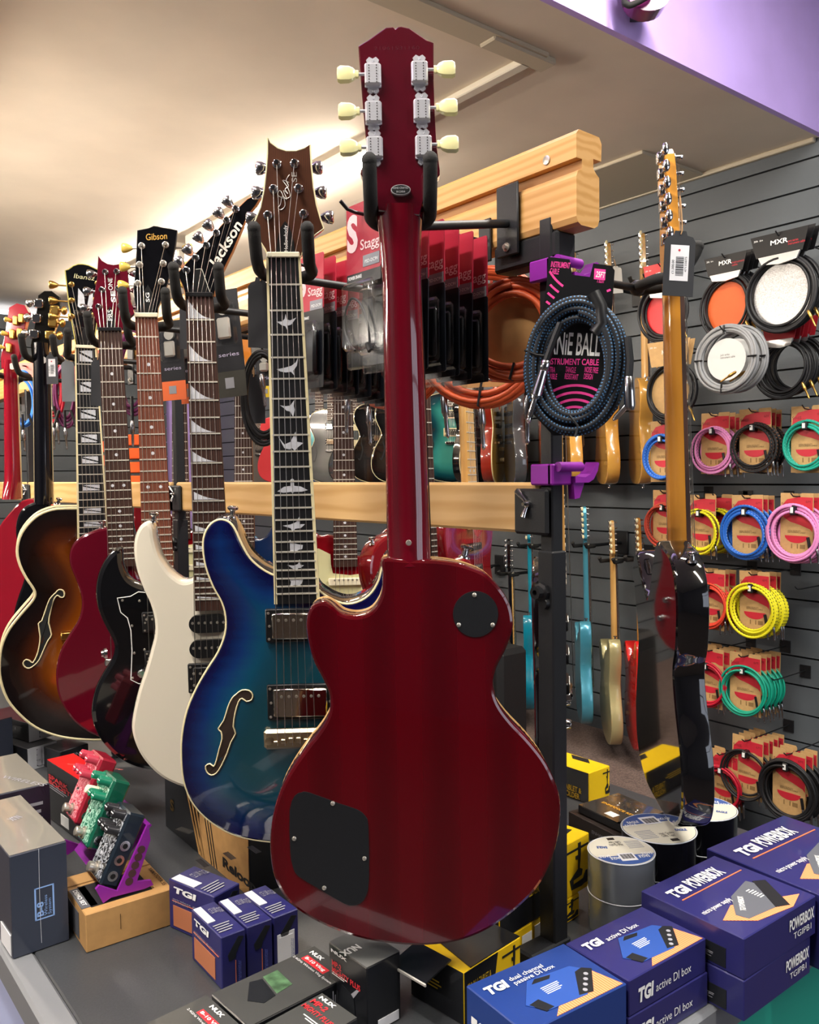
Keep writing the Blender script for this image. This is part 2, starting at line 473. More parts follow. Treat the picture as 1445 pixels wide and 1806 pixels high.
            for i in marks + [1]:
                if i > nf: continue
                ya, yb = fy[i], fy[i - 1]; h = yb - ya; W = hw(ya) * 0.6
                poly([(cx(ya) - W, ya + .2 * h), (cx(ya) + W, ya + .2 * h), (cx(ya) + W, yb - .2 * h), (cx(ya) - W, yb - .2 * h)])
        elif isinstance(inlay, dict):               # bird shapes per fret
            for i, (sc, pts) in inlay.items():
                yc = (fy[i] + fy[i - 1]) / 2
                W = hw(yc) * sc
                poly([(cx(yc) + q[0] * W, yc + q[1] * W) for q in pts])
        s.fb = (cx, hw, zt)
        return mb.build('fretboard', [board, fretm or FRET, imat, binding or imat], s.root)
    def nutpiece(s, w, z, m, h=0.005):
        mb = MB(); mb.box((-w / 2, -0.001, z - 0.006), (w / 2, h, z + 0.003), 0, 0.001); return mb.build('nut', m, s.root)
    def strings(s, w0, ybr, wbr, zn, zbr, posts=None, zpost=None, cxb=0.0, n=6, g=(1.15, .95, .8, .65, .55, .5), k=0.55):
        for i in range(n):
            t = i / (n - 1) - 0.5
            path = [(cxb + t * wbr, ybr, zbr), (t * w0, 0.002, zn)]
            if posts: path.append((posts[i][0], posts[i][1], zpost))
            mb = MB(); mb.tube(path, g[i] * k / 1000, 5); mb.build('string', STEEL, s.root, 60)
    def head(s, pts, z0, th, mats, binding=None, sub=3, raw=True, re=0.0012):
        pl = ccw(pts if raw else smooth_closed(pts, sub)); n = len(pl)
        mb = MB(); r1 = inset(pl, re)
        for pp, z in ((r1, z0), (pl, z0 - re), (pl, z0 - th)): mb.v += [(q[0], q[1], z) for q in pp]
        mb.f.append(list(range(n))); mb.mi.append(0)
        for l in range(2):
            for i in range(n):
                j = (i + 1) % n; mb.f.append([l * n + j, l * n + i, (l + 1) * n + i, (l + 1) * n + j]); mb.mi.append(1)
        mb.f.append([2 * n + i for i in range(n)][::-1]); mb.mi.append(1)
        o = mb.build('headstock', mats, s.root)
        if binding:
            k = MB(); k.tube([(q[0], q[1], z0 - re) for q in pl], 0.0013, 6, closed=True); k.build('headstock_binding', binding, o)
        return o
    def tuner(s, post, side, z0, th, metal, button, bx=0.026, bm=None, scale=1.0, ang=0.0):
        """post and bushing on the face, button beyond the edge on its shaft"""
        x, y = post; mb = MB()
        mb.lathe((x, y, z0), (0, 0, 1), [(0, .0062 * scale), (.002, .0060 * scale), (.003, .0042 * scale), (.003, .003), (.010, .0028), (.0105, .0036), (.013, .003)], 14)
        zb = z0 - th - 0.006
        dx, dy = math.cos(ang) * side, math.sin(ang) * side
        mb.box((x - .006, y - .008, zb - .004), (x + .006, y + .008, z0 - th + .0005), 0, .0015)
        mb.cyl((x, y, zb), (x + dx * bx, y + dy * bx, zb), .0018, 8)
        o = mb.build('tuning_machine', metal, s.root, 40)
        kb = MB(); kb.lathe((x + dx * (bx - .004), y + dy * (bx - .004), zb), (dx, dy, 0), [(0, .003), (.002, .0042), (.005, .0060), (.011, .0085), (.017, .0088), (.019, .006)], 10)
        for i, v in enumerate(kb.v): kb.v[i] = (v[0], v[1], zb + (v[2] - zb) * 0.6)
        kb.build('tuner_button', button, o, 50)
        return o
    def humbucker(s, x, y, w, h, z, ring, cover=None, rot=0.0, poles=True, frame_=True, two=False):
        mx = MX.Translation((x, y, z)) @ MX.Rotation(rot, 4, 'Z')
        mb = MB()
        if frame_:
            mb.box((-w / 2, -h / 2, -.004), (w / 2, h / 2, .004), 0, .0015)
            for sx in (-1, 1):
                for sy in (-1, 0, 1): mb.lathe((sx * (w / 2 - .0045 + (.0 if sy else -.001)), sy * (h / 2 - .005), .0035), (0, 0, 1), [(0, .0022), (.0015, .0018)], 8, 1)
            cw, ch = w - .018, h - .010
        else: cw, ch = w, h
        mb.box((-cw / 2, -ch / 2, 0), (cw / 2, ch / 2, .009), 2, .0022)
        if poles:
            for i in range(6):
                px_ = (i / 5 - .5) * .052
                for yy in ((-ch * .25, ch * .25) if two else (ch * .25,)): mb.lathe((px_, yy, .0085), (0, 0, 1), [(0, .0024), (.0015, .0020)], 10, 1)
        o = mb.build('pickup', [ring, NICKEL, cover or ring], s.root, 40); o.matrix_local = mx; return o
    def knob(s, x, y, z, m, r=.0095, h=.014, name='knob'):
        mb = MB(); mb.lathe((x, y, z), (0, 0, 1), [(0, r), (h * .3, r), (h * .85, r * .85), (h, r * .7)], 18); return mb.build(name, m, s.root, 40)
    def button(s, x, y, z, d, m=None):
        mb = MB(); mb.lathe((x, y, z), d, [(0, .0075), (.002, .007), (.004, .004), (.009, .0038), (.012, .0075), (.0145, .0078), (.016, .0055)], 18)
        return mb.build('strap_button', m or CHROME, s.root, 40)
    def world(s, x, y, z=0): return s.mx @ V((x, y, z))

def hanger(g, label, plate_y=None, gap=0.033, y=-0.012, zb=-0.055, zf=0.025, lift=0.045, beamx=0.85, plate=True, zoff=0.0, sgn=-1, group='guitar hangers on the wooden rail', name='guitar_hanger', rod_z=None):
    """a foam covered yoke that carries the headstock, its steel rod and the plate on the rail"""
    W = g.world
    base = W(0, y - 0.028, zb)
    root = thing(name, label, 'guitar hanger', MX.Translation(base), group)
    L = lambda q: q - base
    mb = MB()
    for sx in (-1, 1):
        pth = smooth_open([L(W(sx * .004, y - .026, zb)), L(W(sx * gap * .6, y - .028, zb + .004)), L(W(sx * gap, y - .024, zb + .02)), L(W(sx * gap, y - .018, zf - .02)), L(W(sx * gap, y + lift * .35, zf)), L(W(sx * gap, y + lift, zf + .006))], 5)
        m2 = MB(); m2.tube(pth, [.0075] * 3 + [.0082] * (len(pth) - 3), 12)
        m2.ball(pth[-1], .0088, 0, 12, 6)
        m2.build('yoke_arm', FOAM, root, 60)
    mb.ball((0, 0, 0), .012)
    py = base.y if plate_y is None else plate_y
    rz = base.z if rod_z is None else rod_z
    end = V((beamx + sgn * .002, py, rz))
    mb.tube([(0, 0, 0), L(end)], .0058, 10); mb.build('rod', BLACKM, root, 60)
    if plate:
        k = MB(); x0 = end.x + (-0.0006 if sgn < 0 else 0.0006)
        k.box((min(x0, x0 + sgn * .004), py - .021, rz - .045), (max(x0, x0 + sgn * .004), py + .021, rz + .052), 0, .003)
        k.lathe((x0 + sgn * .003, py, rz - .033), (sgn, 0, 0), [(0, .006), (.003, .006), (.003, .0035), (.007, .0033)], 12, 1)
        k.v = [tuple(V(v) - base) for v in k.v]
        k.build('mounting_plate', [BLACKM, NICKEL], root, 40)
    return root

LIB = {
 'strat': [(-.028, 0), (-.06, .0), (-.085, .03), (-.11, .062), (-.135, .055), (-.15, .02), (-.148, -.04), (-.128, -.1), (-.12, -.14), (-.135, -.2), (-.16, -.27), (-.158, -.33), (-.12, -.385), (-.05, -.41), (.03, -.405), (.11, -.375), (.155, -.31), (.155, -.24), (.13, -.17), (.12, -.13), (.135, -.08), (.148, -.03), (.14, .005), (.115, .02), (.085, 0), (.06, -.04), (.028, -.05)],
 'tele': [(-.028, 0), (-.08, .002), (-.13, -.015), (-.155, -.065), (-.145, -.13), (-.125, -.17), (-.135, -.22), (-.16, -.29), (-.15, -.36), (-.09, -.4), (0, -.405), (.09, -.4), (.15, -.36), (.16, -.29), (.13, -.2), (.122, -.16), (.14, -.1), (.152, -.06), (.14, -.03), (.115, -.025), (.08, -.06), (.05, -.082), (.028, -.08)],
 'single': [(-.028, 0), (-.08, .0), (-.125, -.02), (-.145, -.06), (-.14, -.105), (-.118, -.155), (-.118, -.19), (-.15, -.25), (-.168, -.31), (-.16, -.375), (-.11, -.42), (0, -.44), (.11, -.42), (.16, -.375), (.168, -.31), (.15, -.25), (.122, -.19), (.122, -.155), (.138, -.11), (.14, -.08), (.12, -.066), (.09, -.085), (.05, -.09), (.03, -.06)],
}
def mirror(p): return [(-q[0], q[1]) for q in p][::-1]

def lib_guitar(name, label, nut, yaw, shape, finish, side, neckm, board, group=None, tilt=3.0, scale=.628, headm=None, headkind='six', front=True, arch=0.0, thick=.044, pick=None, plate=None, metal=None, btn=None, bodyy=-.385, binding=None, inlay='dots', cover=None, headlen=.175, fh=False, cat='guitar', size=1.0, detail=True, p90=None, mat_far=None, sub=3):
    """a complete instrument at a place; yaw turns its front from the camera's axis to the right"""
    v = (UZ * math.cos(rad(tilt)))
    h = MX.Rotation(rad(yaw), 4, 'Z') @ RH
    nn = h.cross(UZ)
    v = (UZ * math.cos(rad(tilt)) - nn * math.sin(rad(tilt))).normalized()
    g = Guitar(name, label, cat, mx=frame(nut, h, v) @ MX.Scale(size, 4), group=group)
    metal = metal or CHROME; btn = btn or metal
    ol = [(q[0], q[1] + bodyy) for q in LIB[shape]]
    nl = -.46 if shape == 'strat' else -.45
    g.body(ol, thick, .006, (finish, side, mat_far or side), arch=arch, dw=.07, zf=-.006, grid=.02 if arch else .05, sub=sub, binding=binding)
    g.neck(0.0, bodyy - .04, .043, .056, -.002, .021, .023, neckm)
    g.fretboard(nl, .043, .057, -.003, scale, 21, board, inlay)
    g.nutpiece(.043, .004, IVORY)
    hz = -.006
    if headkind == 'six':
        hp = [(-.021, 0), (-.024, .02), (-.042, .035), (-.040, .06), (-.030, .15), (-.015, headlen), (.006, headlen - .002), (.022, headlen - .02), (.028, headlen - .045), (.018, headlen - .07), (.026, .04), (.022, .02), (.021, 0)]
        g.head(smooth_closed(hp, 2), hz, .014, (headm or neckm, headm or neckm))
        posts = [(-.030 + .0032 * i, .045 + .0245 * i) for i in range(6)]
        for q in posts: g.tuner(q, -1, hz, .014, metal, btn, bx=.026)
        sposts = posts
    elif headkind == 'three':
        hp = [(-.0215, 0), (-.024, .02), (-.037, .045), (-.041, .11), (-.044, headlen - .015), (-.03, headlen - .006), (-.012, headlen), (0, headlen - .006), (.012, headlen), (.03, headlen - .006), (.044, headlen - .015), (.041, .11), (.037, .045), (.024, .02), (.0215, 0)]
        g.head(hp, hz, .014, (headm or neckm, neckm))
        L_ = [(-.027, .052 + .037 * i) for i in range(3)]; R_ = [(.027, .052 + .037 * i) for i in range(3)]
        for q in L_: g.tuner(q, -1, hz, .014, metal, btn)
        for q in R_: g.tuner(q, 1, hz, .014, metal, btn)
        sposts = L_ + R_[::-1]
    zt = g.z_at(0, -.6)
    g.strings(.035, -scale, .052, .006, zt + .018, sposts, .002)
    if detail:
        br = MB(); br.box((-.04, -scale - .008, zt), (.04, -scale + .006, zt + .016), 0, .003); br.build('bridge', metal, g.root, 40)
        if p90:
            for yy in (bodyy - .10, bodyy - .19): g.humbucker(0, yy, .088, .036, zt, p90, p90, frame_=False)
        elif cover is not None:
            for yy in (bodyy - .10, bodyy - .19): g.humbucker(0, yy, .088, .042, zt, plate or BLACK, cover)
        else:
            for yy in (bodyy - .11, bodyy - .165, bodyy - .215): g.humbucker(0, yy, .082, .018, zt + .002, BLACK if pick is None else IVORY, BLACK if pick is None else IVORY, frame_=False)
        if pick: g.flat('pickguard', [(-.035, bodyy - .045), (-.09, bodyy - .03), (-.105, bodyy - .09), (-.08, bodyy - .15), (-.07, bodyy - .23), (.06, bodyy - .25), (.13, bodyy - .31), (.14, bodyy - .26), (.10, bodyy - .16), (.12, bodyy - .06), (.08, bodyy - .05), (.055, bodyy - .09), (-.03, bodyy - .09)], zt + .0025, pick, .0025, smooth=2)
        for (kx, ky) in ((.095, bodyy - .27), (.12, bodyy - .32)): g.knob(kx, ky, g.z_at(kx, ky), btn)
        if fh:
            zz = g.z_at(-.105, bodyy - .25) + .0008
            g.flat('f_hole', smooth_closed([(-.095, bodyy - .17), (-.088, bodyy - .175), (-.095, bodyy - .185), (-.1, bodyy - .18), (-.108, bodyy - .22), (-.1, bodyy - .25), (-.115, bodyy - .3), (-.125, bodyy - .295), (-.12, bodyy - .31), (-.108, bodyy - .305), (-.094, bodyy - .25), (-.103, bodyy - .21)], 2), zz, BLACK, .0012)
        g.button(0, min(q[1] for q in ol), -thick / 2, (0, -1, 0), metal)
        hx, hy = min(((q[0], q[1]) for q in ol), key=lambda q: -q[1] + abs(q[0] + .12))
        g.button(hx, hy - .002, -thick / 2, (0, 1, 0), metal)
    return g
# ------------------------------------------------------------------ the shop itself
wall_grey = mat('slatwall_grey', '5e6469', 0.5, spec=0.35)
mb = MB()
SL = 0.104
z = 0.05; k = 0
while z < CEIL:
    mb.box((WALLX, -0.6, z), (WALLX + .02, 6.2, min(z + SL - .007, CEIL)))
    z += SL; k += 1
mb.box((WALLX + .015, -0.6, 0), (WALLX + .05, 6.2, CEIL), 1)
struct(mb.build('wall_right', [wall_grey, mat('slat_groove', '0b0c0d', .8)]))
mb = MB(); mb.box((-3, -3, -.05), (3.1, 6.3, 0)); struct(mb.build('floor', mat('floor_carpet', '3a302c', .95, noise=.25, nscale=120)))
mb = MB(); mb.box((1.55, 1.75, 0), (WALLX - .002, 6.1, .41), 0, .004); struct(mb.build('trim_1', mat('carpet_plinth', '6a5a54', .95, noise=.35, nscale=160)))
ceil_m = mat('ceiling_paint', 'e6dac8', .8, noise=.05, nscale=3, bump=.12, bscale=25)
mb = MB(); mb.box((-3, BULK, CEIL), (3.1, 6.3, CEIL + .05)); struct(mb.build('ceiling', ceil_m))
lilac = mat('lilac_paint', 'cbb0fa', .55, noise=.04, nscale=6, bump=.1, bscale=30)
mb = MB(); mb.box((-3, BULK - .02, CEIL - .0), (3.1, BULK, HIGH)); struct(mb.build('trim_2', lilac))
mb = MB(); mb.box((-3, -3, HIGH), (3.1, BULK, HIGH + .05)); struct(mb.build('ceiling_high', ceil_m))
mb = MB(); mb.box((2.55, 6.15, 0), (3.0, 6.2, CEIL)); struct(mb.build('wall_back', lilac))
mb = MB()
z = 0.05
while z < CEIL - .1:
    mb.box((-3, 6.10, z), (2.55, 6.13, z + SL - .007)); z += SL
mb.box((-3, 6.125, 0), (2.55, 6.16, CEIL - .1), 1)
struct(mb.build('wall_back_slats', [wall_grey, MATS['slat_groove']]))
mb = MB(); mb.box((-3, 1.62, CEIL - .012), (1.80, 1.70, CEIL), 0, .003); mb.box((1.60, 1.63, CEIL - .02), (1.84, 1.69, CEIL), 0, .004); struct(mb.build('trim_3', mat('painted_batten', 'c9bfa9', .7)))
mb = MB(); mb.box((1.755, 1.68, CEIL - .02), (1.79, 2.36, CEIL), 0, .003); struct(mb.build('trim_4', mat('white_conduit', 'efe9d8', .5)))
mb = MB(); mb.box((2.6, 1.9, CEIL - .012), (WALLX, 6.1, CEIL), 0, .003); mb.box((WALLX - .02, BULK + .01, CEIL - .016), (WALLX, 6.1, CEIL), 0, .003); struct(mb.build('trim_5', MATS['painted_batten']))

mb = MB(); mb.box((-3.05, -3, 0), (-3, 6.2, HIGH)); struct(mb.build('wall_left', mat('dark_shop_wall', '3c3d42', .7)))
mb = MB(); mb.box((-3, -3.05, 0), (3.1, -3, .8)); mb.box((-3, -3.05, 2.6), (3.1, -3, HIGH)); mb.box((-3, -3.05, .8), (0.3, -3, 2.6)); mb.box((2.6, -3.05, .8), (3.1, -3, 2.6)); struct(mb.build('wall_front', MATS['dark_shop_wall']))
mb = MB()
for x in (.3, .87, 1.44, 2.0, 2.56): mb.box((x, -3.04, .8), (x + .04, -3.0, 2.6), 0, .004)
for z in (.8, 2.2, 2.56): mb.box((.3, -3.035, z), (2.6, -3.005, z + .04), 0, .004)
struct(mb.build('window_1', MATS['dark_shop_wall']))
mb = MB(); mb.box((WALLX, -3, 0), (WALLX + .05, -.6, HIGH)); mb.box((WALLX + .0, -.6, CEIL), (WALLX + .05, BULK, HIGH)); struct(mb.build('wall_right_front', MATS['dark_shop_wall']))

def tube_or_fill_light(x, y0, y1, z, label):  # builds the seen tubes and the added, unseen fill ones
    est = 20 if z > CEIL else TUBE if z > CEIL - .1 else 150
    t = thing('fluorescent_or_fill_light', label, 'ceiling light', MX.Translation((x, (y0 + y1) / 2, z)), 'fluorescent fittings')
    L = (y1 - y0) / 2
    if z < CEIL - .1:  # only the added fill tubes hang on rods
        for sy in (-.6, .6): a = MB(); a.cyl((0, sy * L, 0), (0, sy * L, CEIL - z), .004, 8); a.build('drop_rod', mat('light_batten', 'f2efe6', .4), t)
    a = MB(); a.box((-.035, -L, -.045), (.035, L, -.001), 0, .006); a.build('batten', mat('light_batten', 'f2efe6', .4), t, 30)
    a = MB(); a.cyl((0, -L + .03, -.066), (0, L - .03, -.066), .013, 14); a.build('tube', mat('lit_tube_%d' % est, 'ffffff', .4, emit='fff1e0', estr=est), t, 60)
    for sy in (-1, 1):
        a = MB(); a.box((-.016, sy * L - (.03 if sy > 0 else 0), -.082), (.016, sy * L + (.03 if sy < 0 else 0), -.04), 0, .004)
        a.build('end_cap', MATS['light_batten'], t)
tube_or_fill_light(1.77, 2.38, 3.88, CEIL, 'white fluorescent tube on the low ceiling behind the cherry headstock')
tube_or_fill_light(1.77, 4.0, 5.5, CEIL, 'white fluorescent tube farthest along the low ceiling, at the left edge')
tube_or_fill_light(-1.3, 1.9, 3.4, CEIL - .42, 'added fill tube hung under the low ceiling, far left outside the picture')  # this and the next: unseen, added to brighten the low ceiling
tube_or_fill_light(0.2, 2.45, 3.95, CEIL - .42, 'added fill tube hung under the low ceiling outside the picture')
tube_or_fill_light(1.55, -.4, 1.1, HIGH, 'added fill tube on the high ceiling over the counter')  # from here on unseen fittings, added for overhead and front light
tube_or_fill_light(-.35, .15, 1.35, HIGH, 'added fill tube on the high ceiling left of the viewer')
tube_or_fill_light(-2.3, .1, 1.3, HIGH, 'added fill tube on the high ceiling farthest left of the viewer')
tube_or_fill_light(.9, -2.05, -.55, HIGH, 'added fill tube on the high ceiling behind the viewer')

# counter
CZ = 0.90
ctr = thing('shop_counter', 'dark grey laminate counter carrying the boxes under the guitars', 'counter', MX.Translation((0, 0, 0)))
ctop = mat('grey_laminate', '3f4144', .33, noise=.10, nscale=300, bump=.05, bscale=400)
mb = MB(); mb.box((.305, .60, CZ - .03), (1.43, 4.2, CZ), 0, .002); mb.build('worktop', ctop, ctr)
mb = MB(); mb.box((.268, .565, CZ - .045), (.305, 4.2, CZ), 0, .004); mb.box((.305, .565, CZ - .045), (1.43, .60, CZ), 0, .004)
mb.build('edge_trim', mat('grey_edge_trim', '7c7e82', .4), ctr)
mb = MB(); mb.box((.292, .60, 0), (.302, 4.2, CZ - .046)); mb.build('side_panel', mat('pale_lilac_panel', 'b9c2ea', .5), ctr)
mb = MB(); mb.box((.302, .592, 0), (1.42, .60, CZ - .046)); mb.build('end_panel', mat('teal_panel', '2aa893', .5), ctr)

# ------------------------------------------------------------------ the rack the guitars hang on
oak = wood('oak_rail', 'd0a064', 'c08e4e', (9, 1.3, 16), .42, .25, dist=7, wscale=1.5, axis='Z')
oak2 = wood('oak_rail_pale', 'd9b27a', 'cb9f64', (7, 1.6, 12), .42, .25, dist=8, wscale=1.1, axis='Z')
BX, BY = 0.85, 0.775
rb = V((BX + .02, BY, CZ))
rack = thing('guitar_rack', 'black steel rack with two long oak rails carrying the row of guitars', 'guitar rack', MX.Translation(rb))
def rk(mb): mb.v = [tuple(V(v) - rb) for v in mb.v]; return mb
zt0 = EYE.z + .314
prof = [(.010, 0), (.036, 0), (.043, .004), (.046, .012), (.046, .066), (.040, .070), (.034, .076), (.034, .088), (.050, .088), (.051, .110), (.046, .118), (.006, .119), (.001, .113), (.001, .083), (.012, .083), (.012, .071), (.004, .067), (.001, .060), (.001, .010), (.004, .003)]
mb = MB(); n = len(prof); y0, y1 = .722, 4.3
mb.add([(BX + q[0], y0, zt0 + q[1]) for q in prof] + [(BX + q[0], y1, zt0 + q[1]) for q in prof], [tuple(range(n))[::1], tuple(range(n, 2 * n))[::-1]] + [(i, n + i, n + (i + 1) % n, (i + 1) % n) for i in range(n)])
rk(mb).build('upper_rail', oak, rack)
mb = MB(); q = on_x(963, 282, BX - .001); mb.lathe((BX + .001, q.y, q.z), (-1, 0, 0), [(0, .006), (.0015, .006), (.002, .004)], 14); rk(mb).build('screw', NICKEL, rack, 40)
mz1, mz0 = on_x(900, 851, BX).z, on_x(900, 938, BX).z
posts_y = [BY, 1.99, 3.32]
for i, py in enumerate(posts_y):
    mb = MB(); mb.box((BX, py - .011, CZ + .02), (BX + .022, py + .011, zt0 + .02), 0, .002); rk(mb).build('post', BLACKM, rack)
    zs = on_x(965, 972, BX).z
    mb = MB(); mb.box((BX - .003, py - .014, CZ + .012), (BX + .025, py + .014, zs), 0, .002); rk(mb).build('sleeve', BLACKM, rack)
    mb = MB(); mb.lathe((BX - .003, py + .004, zs - .055), (-1, 0, 0), [(0, .013), (.006, .013), (.008, .009), (.016, .009), (.016, .004), (.010, .004)], 8); mb.lathe((BX - .003, py - .001, zs - .070), (-1, 0, 0), [(0, .008), (.006, .007)], 12); rk(mb).build('lock_knob', BLACK, rack, 30)
    mb = MB(); mb.box((BX - (.05 if i == 0 else .17), py - .016, CZ + .0006), (BX + (.03 if i == 0 else .28), py + .016, CZ + .022), 0, .003); rk(mb).build('foot', BLACKM, rack)
    for sgn in ((1,) if i == 0 else (1, -1)):
        ya, yb = (py - .012, py + .050) if sgn > 0 else (py - .050, py + .012)
        mb = MB(); mb.box((BX - .012, ya, mz0 - .001), (BX - .004, yb, mz1 - .008), 0, .004); pl = rk(mb).build('corner_plate', BLACKM, rack, 30)
        yc = py + sgn * .021; zc = (mz0 + mz1) / 2 + .006
        m2 = MB(); m2.lathe((BX - .012, yc, zc), (-1, 0, 0), [(0, .0055), (.004, .005), (.004, .0028), (.011, .0026)], 12)
        for a in (.6, 2.6):
            d = V((0, .010 * (1 if a < 1 else .2), .012 * (1 if a < 1 else -1)))
            m2.tube([V((BX - .014, yc, zc)) + d * .3, V((BX - .017, yc, zc)) + d * .9, V((BX - .019, yc, zc)) + d * 1.5], [.0025, .0035, .0042], 8)
        rk(m2).build('wing_nut', CHROME, pl, 50)
for a, b in ((0, 1), (1, 2)):
    mb = MB(); mb.box((BX - .004, posts_y[a] + .012, mz0), (BX + .024, posts_y[b] - .012, mz1), 0, .004); rk(mb).build('middle_rail', oak2, rack, 30)
mb = MB(); mb.box((BX - .004, posts_y[2] + .012, mz0), (BX + .024, 4.3, mz1), 0, .004); rk(mb).build('middle_rail', oak2, rack, 30)
mb = MB(); mb.box((BX + .002, BY - .02, zt0 - .035), (BX + .04, BY + .1, zt0 + .002), 0, .004); rk(mb).build('rail_bracket', BLACKM, rack, 30)

# ------------------------------------------------------------------ 1: cherry solid body, back to the camera
cherry = wood('cherry_mahogany', '50000a', '440008', (1, .02, 1), .10, 1.0, dist=2.5, wscale=4.5)
cherry2 = wood('cherry_mahogany_neck', '570514', '4a0410', (14, .25, 14), .10, 1.0, dist=1.2, wscale=1.0)
g = LP = Guitar('electric_guitar', 'dark cherry red single-cutaway guitar hung back to front, nearest of all', 'guitar', (706, 330, .965), (735, 1669, 1.0), 1, 'guitars on the front of the rack')
lp_out = [(676, 986), (675, 1015), (672, 1050), (655, 1078), (630, 1087), (605, 1083), (587, 1069), (573, 1062), (558, 1064), (546, 1074), (540, 1095), (542, 1125), (552, 1165), (570, 1200), (581, 1228), (580, 1258), (565, 1288), (540, 1320), (512, 1360), (491, 1402), (479, 1450), (476, 1500), (484, 1550), (507, 1590), (546, 1620), (600, 1645), (662, 1662), (735, 1669), (802, 1663), (862, 1640), (915, 1602), (955, 1558), (980, 1500), (990, 1440), (985, 1395), (965, 1348), (935, 1308), (902, 1273), (880, 1242), (871, 1210), (876, 1180), (891, 1150), (903, 1120), (906, 1095), (900, 1066), (885, 1040), (860, 1014), (830, 1000), (800, 992), (765, 988), (720, 987)]
lp_local = g.P(lp_out)
g.body(lp_local, .050, .004, (cherry, cherry, mat('cherry_top', '6b1010', .12, coat=1)), binding=None)
k = MB(); k.tube([(q[0], q[1], -.048) for q in inset(g.pl, .001)], .0012, 8, closed=True); k.build('binding', mat('tan_binding', 'b8925c', .4), g.root, 60)
nj = g.P([(683, 960), (762, 985), (672, 385), (741, 400)])
hy = nj[0][1]
# neck: rounded back towards the camera, joining the heel
mb = MB(); K, N = 12, 14
yb0, yb1 = nj[2][1] + .02, g.p(720, 1000).y
for i in range(N + 1):
    t = i / N; y = yb0 + (yb1 - yb0) * t
    xl = nj[2][0] + (nj[0][0] - nj[2][0]) * min(1, (y - nj[2][1]) / (nj[0][1] - nj[2][1])); xr = nj[3][0] + (nj[1][0] - nj[3][0]) * min(1, (y - nj[3][1]) / (nj[1][1] - nj[3][1]))
    if i <= 2: xl -= (.006, .003, .001)[i]; xr += (.006, .003, .001)[i]
    d = .019 + .003 * t + (.0068 * ((t - .86) / .14) ** 2 if t > .86 else 0)
    for kk in range(K + 1):
        a = PI * kk / K; mb.v.append(((xl + xr) / 2 - math.cos(a) * (xr - xl) / 2, y, -.028 + d * math.sin(a) ** .75))
for i in range(N):
    for kk in range(K):
        a = i * (K + 1) + kk; mb.f.append([a, a + K + 1, a + K + 2, a + 1]); mb.mi.append(0)
mb.f.append([N * (K + 1) + kk for kk in range(K + 1)]); mb.mi.append(0); mb.f.append([kk for kk in range(K + 1)][::-1]); mb.mi.append(0)
mb.build('neck', cherry2, g.root, 50)
mb = MB(); a, b = nj[2], nj[3]; c, d = g.p(683, 985), g.p(764, 985)
mb.prism([(a[0], a[1] + .03), (b[0], b[1] + .03), (d.x, d.y), (c.x, c.y)], -.036, -.028); mb.build('fretboard', mat('dark_rosewood', '2a1a14', .5), g.root)
hp = [(702, 47), (698, 51), (694, 47), (681, 48), (664, 60), (650, 70), (632, 81), (634, 110), (638, 160), (643, 220), (647, 260), (636, 306), (642, 316), (660, 340), (668, 372), (740, 380), (750, 345), (762, 326), (776, 308), (776, 300), (770, 255), (767, 200), (765, 140), (765, 75), (753, 70), (738, 60), (722, 49), (708, 46)]
headpl = g.P(hp, -.012)
g.head(headpl, -.012, .016, (mat('cherry_headstock', '4a0616', .08, coat=1), MATS['cherry_headstock']))
tm = mat('tuner_case_nickel', 'd6d6dc', .32, .65)
for (cx_, cy_, bx_, by_) in ((658, 135, 613, 130), (659, 201, 615, 195), (661, 263, 618, 259), (740, 131, 785, 121), (744, 197, 789, 188), (747, 261, 791, 253)):
    c = g.p(cx_, cy_, -.012); bq = g.p(bx_, by_, -.004)
    W, H = .0095, .0205
    pts = [(-W, -H * .62), (-W * .62, -H * .66), (-W * .72, -H * .85), (-W * .35, -H), (0, -H * .9), (W * .35, -H), (W * .72, -H * .85), (W * .62, -H * .66), (W, -H * .62), (W, H * .55), (W * .62, H * .66), (W * .78, H * .85), (W * .4, H * 1.02), (0, H * .92), (-W * .4, H * 1.02), (-W * .78, H * .85), (-W * .62, H * .66), (-W, H * .55)]
    mb = MB(); mb.prism([(c.x + p[0], c.y + p[1]) for p in pts], -.012, -.0095)
    mb.box((c.x - W * .98, c.y - H * .62, -.0095), (c.x + W * .98, c.y + H * .55, -.002), 0, .0018)
    for sx in (-.45, .45): 
        for q in range(7): mb.lathe((c.x + sx * W, c.y - H * .5 + q * H * .15, -.0022), (0, 0, 1), [(0, .0009), (.0008, .0006)], 6, 1)
    for sy in (-.85, .82): mb.lathe((c.x, c.y + sy * H, -.0096), (0, 0, 1), [(0, .0017), (.0011, .0012)], 8)
    s_ = 1 if bx_ > cx_ else -1
    mb.cyl((c.x + s_ * W * .9, bq.y, -.006), (bq.x, bq.y, -.006), .0019, 8)
    o = mb.build('tuning_machine', [tm, mat('dark_engraving', '4a4648', .5)], g.root, 35)
    kb = MB(); kb.lathe((bq.x - s_ * .0125, bq.y, -.006), (s_, 0, 0), [(0, .0045), (.0025, .0050), (.003, .0043), (.006, .0075), (.011, .0098), (.021, .0102), (.024, .0082), (.0245, .005)], 8)
    kb.v = [(v[0], v[1], -.006 + (v[2] + .006) * .55) for v in kb.v]
    kb.build('tuner_button', mat('aged_ivory_button', 'e8e0a4', .28, coat=.6), o, 30)
q = g.p(707, 337, -.0118); mb = MB(); pts = [(q.x + .0112 * math.cos(a * PI / 14), q.y + .0058 * math.sin(a * PI / 14)) for a in range(28)]
